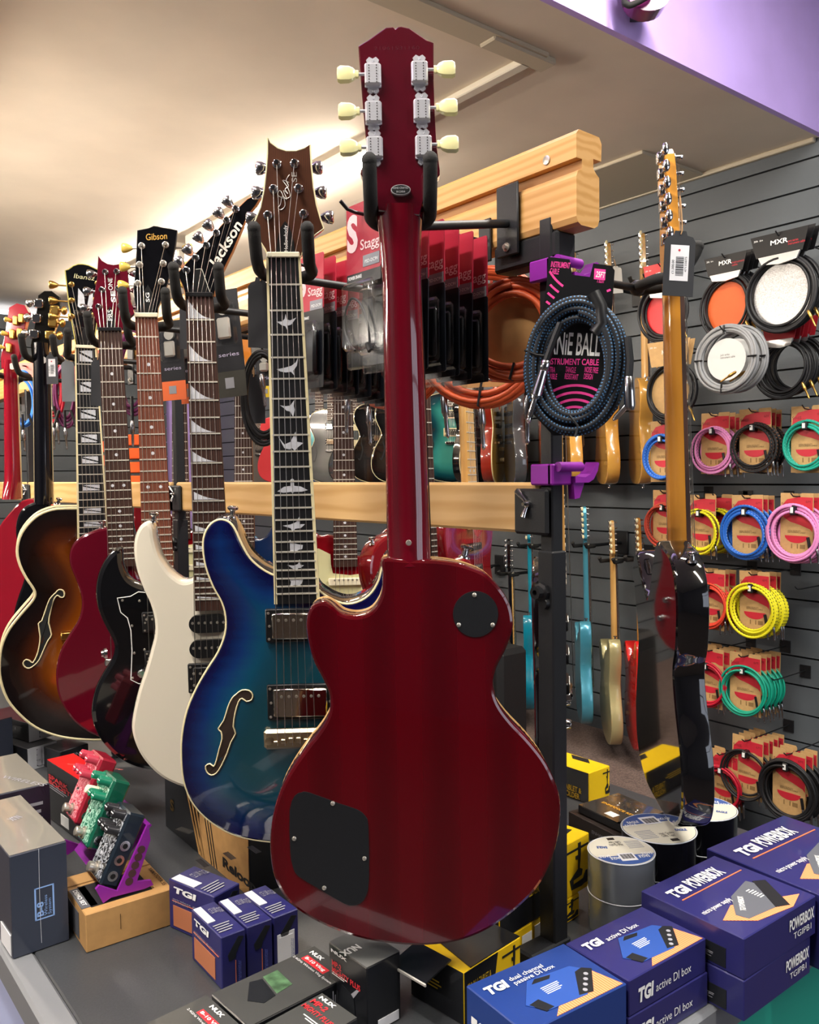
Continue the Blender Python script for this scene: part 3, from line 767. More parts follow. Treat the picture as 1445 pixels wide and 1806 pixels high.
mb.prism(pts, -.0135, -.0068, 1); mb.prism([(q.x + (p[0] - q.x) * .93, q.y + (p[1] - q.y) * .9) for p in pts], -.0068, -.0066, 0); o = mb.build('oval_sticker', [BLACK, mat('silver_print', 'b9b9bb', .4)], g.root)
text('HAND CRAFTED', .0033, MATS['silver_print'], o, MX.Translation((q.x, q.y + .0008, -.0065)), width=.018, align='CENTER'); text('IN CHINA', .0033, MATS['silver_print'], o, MX.Translation((q.x, q.y - .0034, -.0065)), width=.010, align='CENTER')
q = g.p(700, 88, -.012); text('21061531160', .006, mat('stamped_number', '45101c', .3), g.root, MX.Translation((q.x, q.y, -.0119)), width=.052, align='CENTER')
q = g.p(839, 1083); pts = [(q.x + .0262 * math.cos(a * PI / 20), q.y + .0268 * math.sin(a * PI / 20)) for a in range(40)]
coverm = mat('black_cover_plate', '17181b', .42, bump=.1, bscale=1200)
g.flat('switch_cover', pts, .0012, coverm, .002, screws=[(q.x - .001, q.y + .0225), (q.x - .0198, q.y - .012), (q.x + .0195, q.y - .013)])
cav = [(520, 1404), (532, 1398), (545, 1398), (600, 1418), (630, 1428), (645, 1440), (650, 1460), (651, 1550), (646, 1580), (636, 1593), (622, 1597), (606, 1593), (560, 1566), (527, 1546), (517, 1530), (512, 1500), (511, 1430)]
g.flat('control_cover', cav, .0012, coverm, .002, px=True, screws=[(587, 1417), (519, 1479), (643, 1514), (572, 1566)], smooth=2)
q = g.p(822, 985); g.button(q.x, q.y - .002, -.025, (.25, 1, 0))
q = g.p(721, 957, -.003); mb = MB(); mb.lathe((q.x, q.y, -.0), (0, 0, 1), [(0, .0035), (.001, .003)], 12); mb.build('heel_screw', NICKEL, g.root)
hanger(g, 'nearest black padded guitar hanger, holding the cherry guitar by its neck', plate_y=on_x(900, 395, BX).y, gap=.034, y=.004, zb=-.07, zf=.012, lift=.02, rod_z=on_x(905, 393, BX).z)
PLATE_Q = on_x(899, 362, BX - .006)
STR_ROOT = [o for o in COL.objects if o.name.startswith('guitar_hanger')][0]
pq = PLATE_Q - STR_ROOT.location
for wd_, dz in (('String', .0), ('SWING', -.010)):
    text(wd_, .010, GOLD, STR_ROOT, MX.Translation(V((BX - .0052, 0, 0)) - V((STR_ROOT.location.x, 0, 0)) + V((0, pq.y + .010, pq.z + dz))) @ frame((0, 0, 0), (0, -1, 0), (0, 0, 1)), width=.020 if dz == 0 else .016, shear=.3 if dz == 0 else 0)

ROW = 'guitars on the front of the rack'
def hp_sorted(posts): return posts

# ------------------------------------------------------------------ 2: blue burst hollow body with bird inlays
blue = burst('blue_burst', [(0.0, '05051e'), (.10, '080a3e'), (.28, '0a2a60'), (.5, '0b4560'), (.8, '0c4452')], flame=.16)
darkblue = mat('midnight_side', '0a0a1c', .08, coat=1)
g = PRS = Guitar('electric_guitar', 'blue burst hollowbody guitar with bird inlays and an f hole', 'guitar', (501, 455, 1.13), (533, 1487, 1.25), 3, ROW)
RIM = .30
out = [(487, 1015), (474, 1010), (458, 1000), (441, 984), (427, 960), (414, 932), (402, 919), (386, 916), (371, 924), (360, 942), (357, 966), (362, 1000), (375, 1035), (390, 1062), (397, 1088), (396, 1118), (384, 1150), (365, 1180), (346, 1213), (329, 1253), (320, 1298), (319, 1340), (323, 1378), (336, 1413), (361, 1443), (396, 1467), (432, 1480), (480, 1487), (533, 1489), (595, 1484), (650, 1468), (700, 1438), (735, 1395), (748, 1340), (742, 1280), (722, 1230), (695, 1185), (678, 1150), (672, 1115), (680, 1080), (697, 1045), (706, 1010), (700, 985), (686, 982), (674, 1000), (668, 1022), (656, 1044), (637, 1059), (612, 1065), (588, 1058), (566, 1044), (555, 1032), (520, 1022)]
ol = g.P(out)
g.body(ol, .062, .004, (blue, darkblue, darkblue), arch=.012, dw=.07, binding=CREAM, bind_r=.0019, sub=3)
# the finish fades over metres of rim distance: scale the attribute
a_ = [o for o in g.root.children if o.name.startswith('body')][0].data.attributes['rim'].data
for v in a_: v.value = v.value / .125
n1, n2, e1, e2 = g.P([(474, 453), (530, 452), (487, 1065), (562, 1062)], .006)
w0 = n2[0] - n1[0]; w1 = e2[0] - e1[0]; ye = (e1[1] + e2[1]) / 2; cxe = (e1[0] + e2[0]) / 2
g.neck(.0, ye + .02, w0, w1, .004, .020, .024, cherry2, -1, 0, cxe, heel=.02)
birds = {3: (.62, [(-.9, .1), (-.35, .1), (-.1, .35), (0, .8), (.1, .3), (.4, .2), (1, .45), (.5, -.2), (.15, -.3), (.1, -.7), (-.05, -.35), (-.4, -.25)]),
         5: (.62, [(-1, -.1), (-.4, .0), (.0, .1), (.35, .2), (.75, .5), (1, 1), (.85, .2), (.5, -.25), (.6, -.7), (.3, -.35), (-.2, -.4), (-.7, -.3)]),
         7: (.5, [(-1, .3), (-.4, .2), (.1, .25), (.6, .9), (.5, .2), (.6, -.2), (.4, -1), (.1, -.4), (-.3, -.3), (-.6, 0)]),
         9: (.68, [(-1, .6), (-.5, -.1), (0, .1), (.4, .9), (.5, .1), (1, .0), (.6, -.3), (.3, -.6), (.1, -.4), (-.1, -.5), (-.5, -.4)]),
         12: (.78, [(-1, -.2), (-.55, .1), (-.12, .15), (-.12, .55), (0, .65), (.12, .55), (.12, .15), (.55, .1), (1, -.15), (.6, -.25), (.1, -.25), (0, -.35), (-.1, -.25), (-.6, -.3)]),
         15: (.56, [(-1, 0), (-.3, .1), (.2, .3), (.5, .8), (.5, .1), (1, .1), (.6, -.25), (.1, -.3), (-.1, -.6), (-.3, -.25)]),
         17: (.4, [(-.6, .9), (-.2, .5), (.4, .3), (1, .2), (.9, -.3), (.4, -.4), (0, -.9), (-.2, -.6), (-.6, -.6)]),
         19: (.4, [(-1, .1), (-.2, .0), (.3, .2), (.5, .8), (.6, .1), (1, .0), (.6, -.3), (.3, -.3), (.2, -.7), (-.3, -.4)]),
         21: (.42, [(-.7, .3), (-.3, .4), (.2, .3), (.8, .4), (.7, 0), (.4, -.4), (-.1, -.3), (-.7, -.4), (-.6, 0)])}
g.fretboard(ye, w0, w1, .004, .632, 22, mat('ebony', '17171a', .45), birds, CREAM, cxe)
g.nutpiece(w0 + .001, .0105, IVORY, .006)
hp = g.P([(472, 243), (477, 251), (490, 261), (505, 266), (522, 266), (537, 261), (547, 255), (549, 290), (553, 330), (558, 360), (565, 385), (571, 403), (556, 414), (545, 425), (536, 438), (531, 452), (474, 454), (468, 440), (458, 424), (447, 412), (446, 400), (452, 385), (460, 365), (466, 335), (470, 300), (472, 270)], .004)
rosew = wood('striped_rosewood', '5a3420', '2e1810', (60, 1.2, 30), .35, .4, dist=1.5, wscale=3)
g.head(hp, .004, .014, (rosew, darkblue), binding=CREAM)
pl_, pr_ = g.P([(473, 380), (483, 334), (489, 290)], .004), g.P([(536, 378), (527, 333), (520, 289)], .004)
for q, (bx, by) in zip(pl_ + pr_, ((445, 385), (455, 337), (462, 298), (577, 381), (564, 338), (557, 294))):
    b = g.p(bx, by, -.01); s_ = 1 if b.x > q[0] else -1
    g.tuner(q, s_, .004, .014, CHROME, CHROME, bx=abs(b.x - q[0]) - .006)
cov = g.P([(487, 451), (489, 425), (495, 402), (503, 390), (511, 400), (518, 425), (521, 451)], .005)
g.flat('truss_cover', cov, .0062, BLACK, .002)
q = g.p(508, 444, .0063); text('Hollowbody', .007, WHITE, g.root, MX.Translation((q.x, q.y, .0065)) @ MX.Rotation(PI / 2, 4, 'Z'), width=.033)
q = g.p(524, 322, .0045); text('SE', .010, mat('silver_foil', 'd6d3cc', .35, .6), g.root, MX.Translation((q.x, q.y, .0046)) @ MX.Rotation(PI / 2, 4, 'Z'), width=.0125)
sg = smooth_open([V((*xy, .0048)) for xy in g.P([(511, 308), (505, 318), (509, 328), (503, 334), (508, 342), (500, 336), (506, 352), (498, 346), (495, 360), (491, 367), (496, 370), (503, 362), (500, 347), (494, 336), (490, 344), (502, 350), (512, 346), (507, 330), (499, 318), (510, 322)], .0048)], 4)
mb = MB(); mb.tube(sg, .0005, 5); mb.build('signature', MATS['silver_foil'], g.root)
zs = .012
def px_hum(a, b, ring, cover, dx=0, z=None, **k):
    c0, c1 = g.P([a, b], zs); g.humbucker((c0[0] + c1[0]) / 2, (c0[1] + c1[1]) / 2, abs(c1[0] - c0[0]), abs(c1[1] - c0[1]), zs + .001 if z is None else z, ring, cover, **k)
pol = mat('nickel_cover', 'cbc3b4', .10, 1.0)
px_hum((468, 1074), (583, 1129), BLACK, pol); px_hum((471, 1207), (590, 1265), BLACK, pol)
fh_ = g.P([(418, 1222), (428, 1215), (440, 1215), (447, 1222), (445, 1231), (436, 1234), (428, 1229), (422, 1235), (416, 1255), (413, 1278), (417, 1290), (409, 1305), (402, 1325), (392, 1347), (383, 1361), (373, 1366), (365, 1361), (363, 1351), (371, 1346), (378, 1350), (383, 1338), (388, 1318), (393, 1300), (391, 1288), (386, 1283), (396, 1268), (403, 1245), (410, 1230)], .006)
fp = ccw(smooth_closed(fh_, 2)); zc = [g.z_at(*q) for q in fp]
mb = MB(); n = len(fp); mb.v = [(q[0], q[1], z + .0008) for q, z in zip(fp, zc)]; mb.f = [list(range(n))]; mb.mi = [0]
fo = mb.build('f_hole', mat('hole_shadow_wood', '2a1a10', .8), g.root)
mb = MB(); mb.tube([(q[0], q[1], z + .0009) for q, z in zip(fp, zc)], .0011, 6, closed=True); mb.build('f_hole_binding', CREAM, fo, 60)
b0, b1 = g.P([(465, 1287), (592, 1318)], .02)
mb = MB(); mb.box((b0[0], b1[1], zs), (b1[0], b0[1], zs + .012), 0, .004)
for i in range(6):
    x = b0[0] + .018 + i * .0105; y = (b0[1] + b1[1]) / 2; mb.box((x - .004, y - .004, zs + .011), (x + .004, y + .006 - .0022 * abs(i - 2.5), zs + .016), 0, .001)
for x in (b0[0] + .008, b1[0] - .008): mb.lathe((x, (b0[1] + b1[1]) / 2, zs + .011), (0, 0, 1), [(0, .006), (.003, .006), (.004, .003)], 14)
mb.build('bridge', mat('aged_nickel', 'a8967a', .28, .9), g.root, 35)
br = g.p(526, 1300); wn = .74 * w0
g.strings(wn, br.y, .053, .0130, zs + .0165, [pl_[0], pl_[1], pl_[2], pr_[2], pr_[1], pr_[0]], .011, cxb=br.x)
q = g.p(404, 917); g.button(q.x, q.y - .001, -.03, (.1, 1, 0))
hanger(g, 'padded hanger holding the blue hollowbody guitar by its headstock', gap=.034, y=.010, zb=-.06, zf=.03, lift=.022, rod_z=None)

# ------------------------------------------------------------------ 3: white double-cutaway with shark fin inlays
white = mat('snow_white_gloss', 'efe6d2', .16, coat=1)
g = Guitar('electric_guitar', 'ivory white guitar with shark fin inlays and a pointed black headstock', 'guitar', (353, 524, 1.35), (385, 1392, 1.44), 6, ROW)
out = [(344, 1019), (335, 1024), (323, 1026), (311, 1020), (296, 1006), (281, 982), (272, 952), (269, 932), (262, 921), (252, 923), (243, 933), (236, 952), (235, 978), (241, 1010), (253, 1042), (264, 1066), (271, 1092), (272, 1118), (265, 1148), (256, 1180), (244, 1216), (235, 1253), (231, 1283), (236, 1308), (247, 1332), (263, 1353), (283, 1371), (305, 1383), (330, 1391), (372, 1396), (420, 1390), (470, 1368), (497, 1328), (500, 1285), (488, 1235), (472, 1190), (468, 1150), (478, 1110), (492, 1070), (490, 1030), (478, 1000), (464, 1000), (448, 1030), (430, 1050), (410, 1060), (404, 1052), (375, 1025)]
g.body(g.P(out), .045, .006, (white, white, white), sub=3)
n1, n2, e1, e2 = g.P([(329, 525), (377, 523), (345, 1077), (408, 1077)], .006)
w0 = n2[0] - n1[0]; w1 = e2[0] - e1[0]; ye = e1[1]; cxe = (e1[0] + e2[0]) / 2
g.neck(0, ye + .03, w0, w1, .004, .019, .022, mat('maple_satin', 'b98a56', .45), -1, 0, cxe)
g.fretboard(ye, w0, w1, .004, .648, 24, wood('rosewood_board', '44281e', '2a1812', (40, 1.5, 20), .55, dist=2, wscale=2.2), 'fins', None, cxe)
g.nutpiece(w0, .0105, BLACK, .006)
hp = g.P([(328, 522), (322, 505), (312, 482), (331, 460), (365, 425), (405, 380), (436, 350), (452, 343), (462, 345), (452, 362), (437, 381), (411, 443), (391, 484), (382, 503), (378, 522)], .002)
hb = mat('black_lacquer', '0d0d10', .10, coat=1)
g.head(hp, .002, .014, (hb, mat('maple_edge', 'a2683f', .5)))
posts = g.P([(329, 477), (345, 455), (364, 433), (381.5, 411), (400, 389), (416, 369)], .002)
for i, q in enumerate(posts): g.tuner(q, -1, .002, .014, CHROME, CHROME, bx=.014, ang=-.85)
q = g.p(382, 474, .0025); q2 = g.p(430, 394, .0025); ang = math.atan2(q2.y - q.y, q2.x - q.x)
text('Jackson', .022, mat('logo_white', 'e9e4d6', .4), g.root, MX.Translation((q.x, q.y, .0028)) @ MX.Rotation(ang, 4, 'Z'), width=(q2 - q).length, bold=.02, shear=.15)
g.flat('truss_cover', [(345, 475), (356, 474), (372, 520), (334, 521)], .0035, BLACK, .0015, px=True)
k = MB()
for pp in ([(345, 475), (356, 474)], [(356, 474), (372, 520)]):
    a, b = g.P(pp, .004); k.tube([(a[0], a[1], .0038), (b[0], b[1], .0038)], .0004, 5)
k.build('truss_cover_edge', MATS['logo_white'], g.root)
for (x0, y0, x1, y1, kd) in ((333, 1085, 402, 1114, 's'), (334, 1129, 404, 1158, 's'), (331, 1171, 412, 1219, 'h')):
    a, b = g.P([(x0, y0), (x1, y1)], .004)
    cx_, cy_, w, h = (a[0] + b[0]) / 2, (a[1] + b[1]) / 2, b[0] - a[0], a[1] - b[1]
    if kd == 's':
        mb = MB(); pts = []
        for i in range(24):
            t = 2 * PI * i / 24; sx = math.copysign(1, math.cos(t)); pts.append((cx_ + sx * (w / 2 - h / 2) + h / 2 * math.cos(t), cy_ + h / 2 * math.sin(t)))
        mb.prism(pts, -.002, .008)
        for i in range(6): mb.lathe((cx_ + (i / 5 - .5) * .050, cy_ + .002, .0075), (0, 0, 1), [(0, .0024), (.0012, .0022)], 10, 1)
        mb.build('pickup', [BLACK, NICKEL], g.root, 40)
    else: g.humbucker(cx_, cy_, w, h, .003, BLACK, BLACK, two=True)
br = g.p(376, 1262); mb = MB(); mb.box((br.x - .04, br.y - .02, 0), (br.x + .04, br.y + .012, .012), 0, .003); mb.build('bridge', BLACK, g.root, 40)
g.strings(.74 * w0, br.y, .052, .0125, .013, posts, .011, cxb=br.x)
q = g.p(267, 921); g.button(q.x, q.y - .002, -.02, (.1, 1, 0))
hanger(g, 'padded hanger holding the white guitar under its pointed headstock', gap=.034, y=.018, zb=-.06, zf=.03, lift=.022)

# ------------------------------------------------------------------ 4: black double horn guitar
g = Guitar('electric_guitar', 'gloss black double-horn guitar with black pickguard behind the white one', 'guitar', (259, 560, 1.53), (295, 1362, 1.61), 12, ROW)
out = [(215, 968), (206, 968), (197, 973), (183, 990), (172, 1015), (168, 1046), (172, 1076), (183, 1104), (195, 1126), (200, 1143), (196, 1163), (181, 1188), (168, 1213), (161, 1242), (161, 1268), (170, 1295), (186, 1319), (207, 1338), (232, 1352), (262, 1360), (300, 1362), (345, 1352), (385, 1325), (402, 1285), (400, 1240), (385, 1200), (372, 1165), (370, 1130), (378, 1095), (386, 1060), (382, 1015), (366, 985), (356, 972), (352, 990), (345, 1020), (330, 1040), (310, 1042), (290, 1040), (265, 1036), (245, 1030), (230, 1022), (221, 1008), (216, 990)]
g.body(g.P(out), .036, .009, (hb, hb, hb), sub=3)
n1, n2, e1, e2 = g.P([(240, 560), (279, 560), (253, 1035), (309, 1035)], .006)
w0 = n2[0] - n1[0]; w1 = e2[0] - e1[0]; ye = e1[1]; cxe = (e1[0] + e2[0]) / 2
g.neck(0, ye + .03, w0, w1, .004, .019, .022, mat('dark_cherry_neck', '3a1412', .3, coat=.5), -1, 0, cxe)
g.fretboard(ye, w0, w1, .004, .628, 22, wood('brown_rosewood_board', '7a4330', '5c2f21', (40, 1.5, 20), .55, dist=2, wscale=2.0), 'dots', None, cxe)
g.nutpiece(w0 + .002, .0105, IVORY, .007)
hp = g.P([(242, 406), (252, 404), (262, 402), (271, 398), (278, 399), (286, 401), (300, 403), (313, 406), (310, 432), (304, 465), (298, 492), (292, 514), (284, 530), (279, 542), (278, 557), (240, 557), (240, 545), (236, 525), (235, 510), (238, 480), (240, 450)], .002)
g.head(hp, .002, .015, (hb, mat('black_side_shine', '2b2b2e', .25)))
pl_, pr_ = g.P([(243.5, 500), (246.5, 467), (250, 434)], .002), g.P([(285, 497), (288, 465), (292, 432)], .002)
ylw = mat('aged_yellow_button', 'e6c35a', .3, coat=.5)
for q in pl_: g.tuner(q, -1, .002, .015, NICKEL, ylw, bx=.022)
for q in pr_: g.tuner(q, 1, .002, .015, NICKEL, ylw, bx=.032)
q = g.p(257, 424, .0025); q2 = g.p(293, 418, .0025)
text('Gibson', .016, mat('gold_logo', 'd9a650', .35, .3), g.root, MX.Translation((q.x, q.y, .0028)) @ MX.Rotation(.10, 4, 'Z'), width=(q2 - q).length * 1.02, shear=.12, bold=.01)
cov = g.P([(250, 556), (250, 545), (253, 515), (261, 502), (268, 515), (271, 545), (271, 556)], .003); g.flat('truss_cover', cov, .0035, BLACK, .0015)
q = g.p(264, 533, .0036); text('SG', .009, WHITE, g.root, MX.Translation((q.x, q.y, .0038)) @ MX.Rotation(PI / 2, 4, 'Z'), width=.0165, bold=.02)
pk = g.P([(207, 1055), (213, 1080), (225, 1090), (231, 1112), (233, 1148), (231, 1199), (245, 1206), (300, 1206), (345, 1190), (360, 1140), (350, 1090), (352, 1055), (330, 1046), (300, 1048), (268, 1046), (244, 1044), (230, 1052)], .0016)
po = g.flat('pickguard', pk, .0016, mat('black_pickguard', '08080a', .12, coat=1), .0016)
mb = MB(); mb.tube([(q[0], q[1], .0012) for q in pk], .0010, 6, closed=True); mb.build('pickguard_edge', WHITE, po)
for (x, y) in ((216, 1059), (246, 1060), (233, 1104), (237, 1152), (234, 1196), (255, 1146)):
    q = g.p(x, y, .002); mb = MB(); mb.lathe((q.x, q.y, .0014), (0, 0, 1), [(0, .0026), (.0016, .0018)], 10); mb.build('pickguard_screw', NICKEL, po)
a, b = g.P([(250, 1080), (320, 1112)], .004); g.humbucker((a[0] + b[0]) / 2, (a[1] + b[1]) / 2, b[0] - a[0], a[1] - b[1], .004, BLACK, BLACK)
a, b = g.P([(255, 1148), (325, 1180)], .004); g.humbucker((a[0] + b[0]) / 2, (a[1] + b[1]) / 2, b[0] - a[0], a[1] - b[1], .004, BLACK, BLACK)
q = g.p(251, 1186, .002); g.knob(q.x, q.y, .0016, CHROME, .009, .013)
br = g.p(292, 1200); g.strings(.74 * w0, br.y, .052, .0125, .016, [pl_[0], pl_[1], pl_[2], pr_[2], pr_[1], pr_[0]], .011, cxb=br.x)
q = g.p(190, 1152, -.02); mb = MB(); mb.lathe((q.x - .002, q.y, -.02), (-1, 0, .3), [(0, .011), (.004, .010), (.006, .007), (.010, .006)], 14); mb.build('output_jack', CHROME, g.root, 40)
hanger(g, 'padded hanger holding the black double-horn guitar', gap=.036, y=.018, zb=-.06, zf=.03, lift=.022)

# ------------------------------------------------------------------ 5: maroon single cut
maroon = mat('wine_lacquer', '5a071b', .09, coat=1)
g = Guitar('electric_guitar', 'wine red guitar with dot inlays and a scooped red headstock', 'guitar', (195, 584, 1.69), (232, 1312, 1.76), 10, ROW)
out = [(192, 931), (181, 932), (170, 934), (146, 944), (130, 957), (122, 975), (123, 997), (134, 1025), (142, 1051), (143, 1072), (137, 1094), (122, 1118), (107, 1145), (99, 1173), (98, 1200), (102, 1226), (113, 1250), (128, 1271), (146, 1286), (165, 1297), (195, 1306), (232, 1310), (270, 1306), (310, 1290), (335, 1262), (345, 1225), (340, 1185), (325, 1150), (310, 1120), (306, 1090), (312, 1060), (318, 1035), (310, 1012), (296, 1010), (280, 1024), (260, 1028), (245, 1018), (238, 990), (234, 960), (230, 940)]
g.body(g.P(out), .045, .005, (maroon, maroon, maroon), sub=3)
n1, n2, e1, e2 = g.P([(175, 584), (216, 583), (194, 1000), (240, 1000)], .006)
w0 = n2[0] - n1[0]; w1 = e2[0] - e1[0]; ye = e1[1]; cxe = (e1[0] + e2[0]) / 2
g.neck(0, ye + .03, w0, w1, .004, .019, .022, maroon, -1, 0, cxe)
g.fretboard(ye, w0, w1, .004, .632, 22, MATS['rosewood_board'], 'dots', None, cxe)
g.nutpiece(w0, .0105, BLACK, .006)
hp = g.P([(173, 451), (179, 459), (189, 465), (200, 467), (212, 465), (222, 461), (225, 482), (228, 510), (232, 535), (237, 553), (227, 562), (219, 572), (216, 582), (175, 583), (172, 575), (162, 546), (166, 520), (171, 490), (172, 468)], .002)
g.head(hp, .002, .014, (mat('wine_headstock', '5c0e20', .2, coat=.6), maroon))
pl_, pr_ = g.P([(174, 541), (180, 511), (186, 480)], .002), g.P([(213, 539), (209, 509), (206, 479)], .002)
for q in pl_: g.tuner(q, -1, .002, .014, CHROME, CHROME, bx=.024)
for q in pr_: g.tuner(q, 1, .002, .014, CHROME, CHROME, bx=.024)
g.flat('truss_cover', [(186, 582), (188, 556), (194, 540), (201, 556), (205, 582)], .0035, BLACK, .0015, px=True)
for s_, x, y, wpx, bd in (('PRS', 198.5, 566, 19, .01), ('SE', 204, 533, 20, .03), ('ONE', 199, 512, 21, 0)):
    q = g.p(x, y, .004); q2 = g.p(x, y - wpx, .004); text(s_, .012, WHITE, g.root, MX.Translation((q.x, q.y, .0040)) @ MX.Rotation(PI / 2, 4, 'Z'), width=(q2 - q).length, bold=bd)
br = g.p(222, 1165); g.strings(.74 * w0, br.y, .052, .0125, .013, [pl_[0], pl_[1], pl_[2], pr_[2], pr_[1], pr_[0]], .011, cxb=br.x)
mb = MB(); mb.box((br.x - .04, br.y - .008, 0), (br.x + .04, br.y + .008, .013), 0, .003); mb.build('bridge', CHROME, g.root, 40)
a, b = g.P([(200, 1112), (255, 1140)], .004); g.humbucker((a[0] + b[0]) / 2, (a[1] + b[1]) / 2, b[0] - a[0], a[1] - b[1], .001, BLACK, BLACK, frame_=False)
q = g.p(178, 933); g.button(q.x, q.y, -.02, (.0, 1, 0))
hanger(g, 'padded hanger holding the wine red guitar', gap=.036, y=.006, zb=-.06, zf=.03, lift=.02)

# ------------------------------------------------------------------ 6: sunburst archtop
sun = burst('tobacco_sunburst', [(0.0, '0d0605'), (.22, '1c0b06'), (.45, '4a1e08'), (.7, '8a4710'), (1.0, 'b36a1c')], rough=.12)
g = Guitar('archtop_guitar', 'sunburst archtop guitar with cream binding and an f hole', 'guitar', (150, 615, 1.87), (172, 1308, 1.95), 24, ROW)
out = [(136, 896), (116, 896), (92, 898), (67, 908), (47, 926), (34, 947), (29, 972), (34, 997), (46, 1021), (57, 1037), (61, 1048), (56, 1060), (37, 1082), (15, 1110), (2, 1139), (-2, 1170), (0, 1200), (12, 1234), (34, 1261), (61, 1283), (91, 1296), (122, 1303), (165, 1306), (210, 1303), (255, 1290), (300, 1262), (325, 1225), (332, 1180), (322, 1140), (300, 1105), (278, 1075), (268, 1050), (272, 1020), (285, 990), (285, 965), (268, 955), (245, 968), (222, 985), (205, 985), (192, 965), (186, 930), (184, 896)]
g.body(g.P(out), .075, .004, (sun, mat('dark_burst_side', '120706', .12, coat=1), MATS['dark_burst_side']), arch=.014, dw=.09, binding=CREAM, bind_r=.0034, far_bind=True, sub=3)
for v in [o for o in g.root.children if o.name.startswith('body')][0].data.attributes['rim'].data: v.value = v.value / .15
n1, n2, e1, e2 = g.P([(133, 615), (168, 614), (138, 950), (190, 950)], .012)
w0 = n2[0] - n1[0]; w1 = e2[0] - e1[0]; ye = e1[1]; cxe = (e1[0] + e2[0]) / 2
g.neck(0, ye + .04, w0, w1, .014, .019, .024, MATS['dark_burst_side'], -1, 0, cxe)
g.fretboard(ye, w0, w1, .014, .628, 20, MATS['ebony'], 'blocks', CREAM, cxe)
g.nutpiece(w0, .0205, IVORY, .006)
hp = g.P([(115, 477), (121, 475), (129, 469), (138, 466), (146, 466), (156, 468), (165, 472), (175, 477), (181, 480), (178, 520), (172, 560), (168, 590), (166, 612), (135, 612), (130, 585), (122, 540), (118, 505)], .012)
g.head(hp, .012, .014, (hb, hb), binding=mat('aged_binding', 'cdbf6a', .4))
pl_, pr_ = g.P([(126, 558), (126, 530), (126, 502)], .012), g.P([(166, 556), (169, 528), (172, 500)], .012)
for q in pl_: g.tuner(q, -1, .012, .014, GOLD, GOLD, bx=.030)
for q in pr_: g.tuner(q, 1, .012, .014, GOLD, GOLD, bx=.024)
q = g.p(129, 490, .0125); q2 = g.p(166, 492, .0125); text('Ibanez', .014, mat('pale_gold_logo', 'd8cfa0', .4), g.root, MX.Translation((q.x, q.y, .0128)) @ MX.Rotation(-.06, 4, 'Z'), width=(q2 - q).length, shear=.15)
for pts in ([(138, 508), (148, 520), (151, 545), (149, 560), (143, 545), (137, 540)], [(157, 522), (164, 508), (164, 535), (156, 552), (153, 560), (153, 545)]): g.flat('headstock_inlay', pts, .0126, PEARL, .001, px=True)
g.flat('truss_cover', [(140, 611), (142, 590), (147, 579), (152, 579), (157, 590), (160, 611)], .0138, BLACK, .0015, px=True)
br = g.p(176, 1150); g.strings(.74 * w0, br.y, .054, .0225, .035, [pl_[0], pl_[1], pl_[2], pr_[2], pr_[1], pr_[0]], .021, cxb=br.x)
fo = [(98, 1046), (104, 1040), (111, 1041), (114, 1047), (112, 1053), (106, 1053), (101, 1050), (94, 1060), (89, 1080), (86, 1098), (91, 1118), (85, 1128), (77, 1145), (69, 1163), (61, 1172), (52, 1178), (44, 1176), (41, 1169), (46, 1163), (53, 1165), (58, 1168), (65, 1155), (69, 1140), (71, 1122), (68, 1100), (74, 1095), (81, 1075), (88, 1057)]
fp = ccw(smooth_closed(g.P(fo, .008), 2)); n = len(fp); zc = [g.z_at(*q) for q in fp]
mb = MB(); mb.v = [(q[0], q[1], z + .0008) for q, z in zip(fp, zc)]; mb.f = [list(range(n))]; mb.mi = [0]; f_ = mb.build('f_hole', mat('hole_black', '101214', .8), g.root)
mb = MB(); mb.tube([(q[0], q[1], z + .001) for q, z in zip(fp, zc)], .0017, 6, closed=True); mb.build('f_hole_binding', CREAM, f_, 60)
q = g.p(115, 1117); mb = MB(); zz = g.z_at(q.x, q.y); mb.box((q.x - .01, q.y - .008, zz), (q.x + .05, q.y + .008, zz + .02), 0, .002); mb.build('pickup', GOLD, g.root, 40)
hanger(g, 'padded hanger holding the sunburst archtop', gap=.036, y=.012, zb=-.06, zf=.03, lift=.02)

# ------------------------------------------------------------------ 7, 8: two at the far left, backs to the camera
g = Guitar('electric_guitar', 'black guitar with chrome tuners hung back to front beside the sunburst archtop', 'guitar', (73, 610, 2.08), (84, 1180, 2.14), 8, ROW)
g.body([(q[0] * .62 + .02, q[1] - .385) for q in LIB['single']], .05, .006, (hb, hb, hb), sub=3)
n1, n2, e1, e2 = g.P([(56, 640), (85, 640), (58, 890), (90, 890)])
g.neck(n1[1] + .05, e1[1], n2[0] - n1[0], e2[0] - e1[0], -.02, .022, .026, mat('black_neck', '0c0c12', .16, coat=.7), 1, (n1[0] + n2[0]) / 2, (e1[0] + e2[0]) / 2)
mb = MB(); mb.prism([(n1[0] - .003, n1[1] + .06), (n2[0], n2[1] + .06), (e2[0], e2[1]), (e1[0] - .003, e1[1])], -.028, -.021); mb.build('fretboard', CREAM, g.root)
g.head(g.P([(67, 521), (78, 513), (91, 513), (104, 523), (106, 545), (97, 580), (88, 606), (84, 640), (57, 640), (54, 608), (60, 579), (65, 545)], -.01), -.01, .016, (mat('black_headstock_back', '15130f', .2, coat=.5), hb))
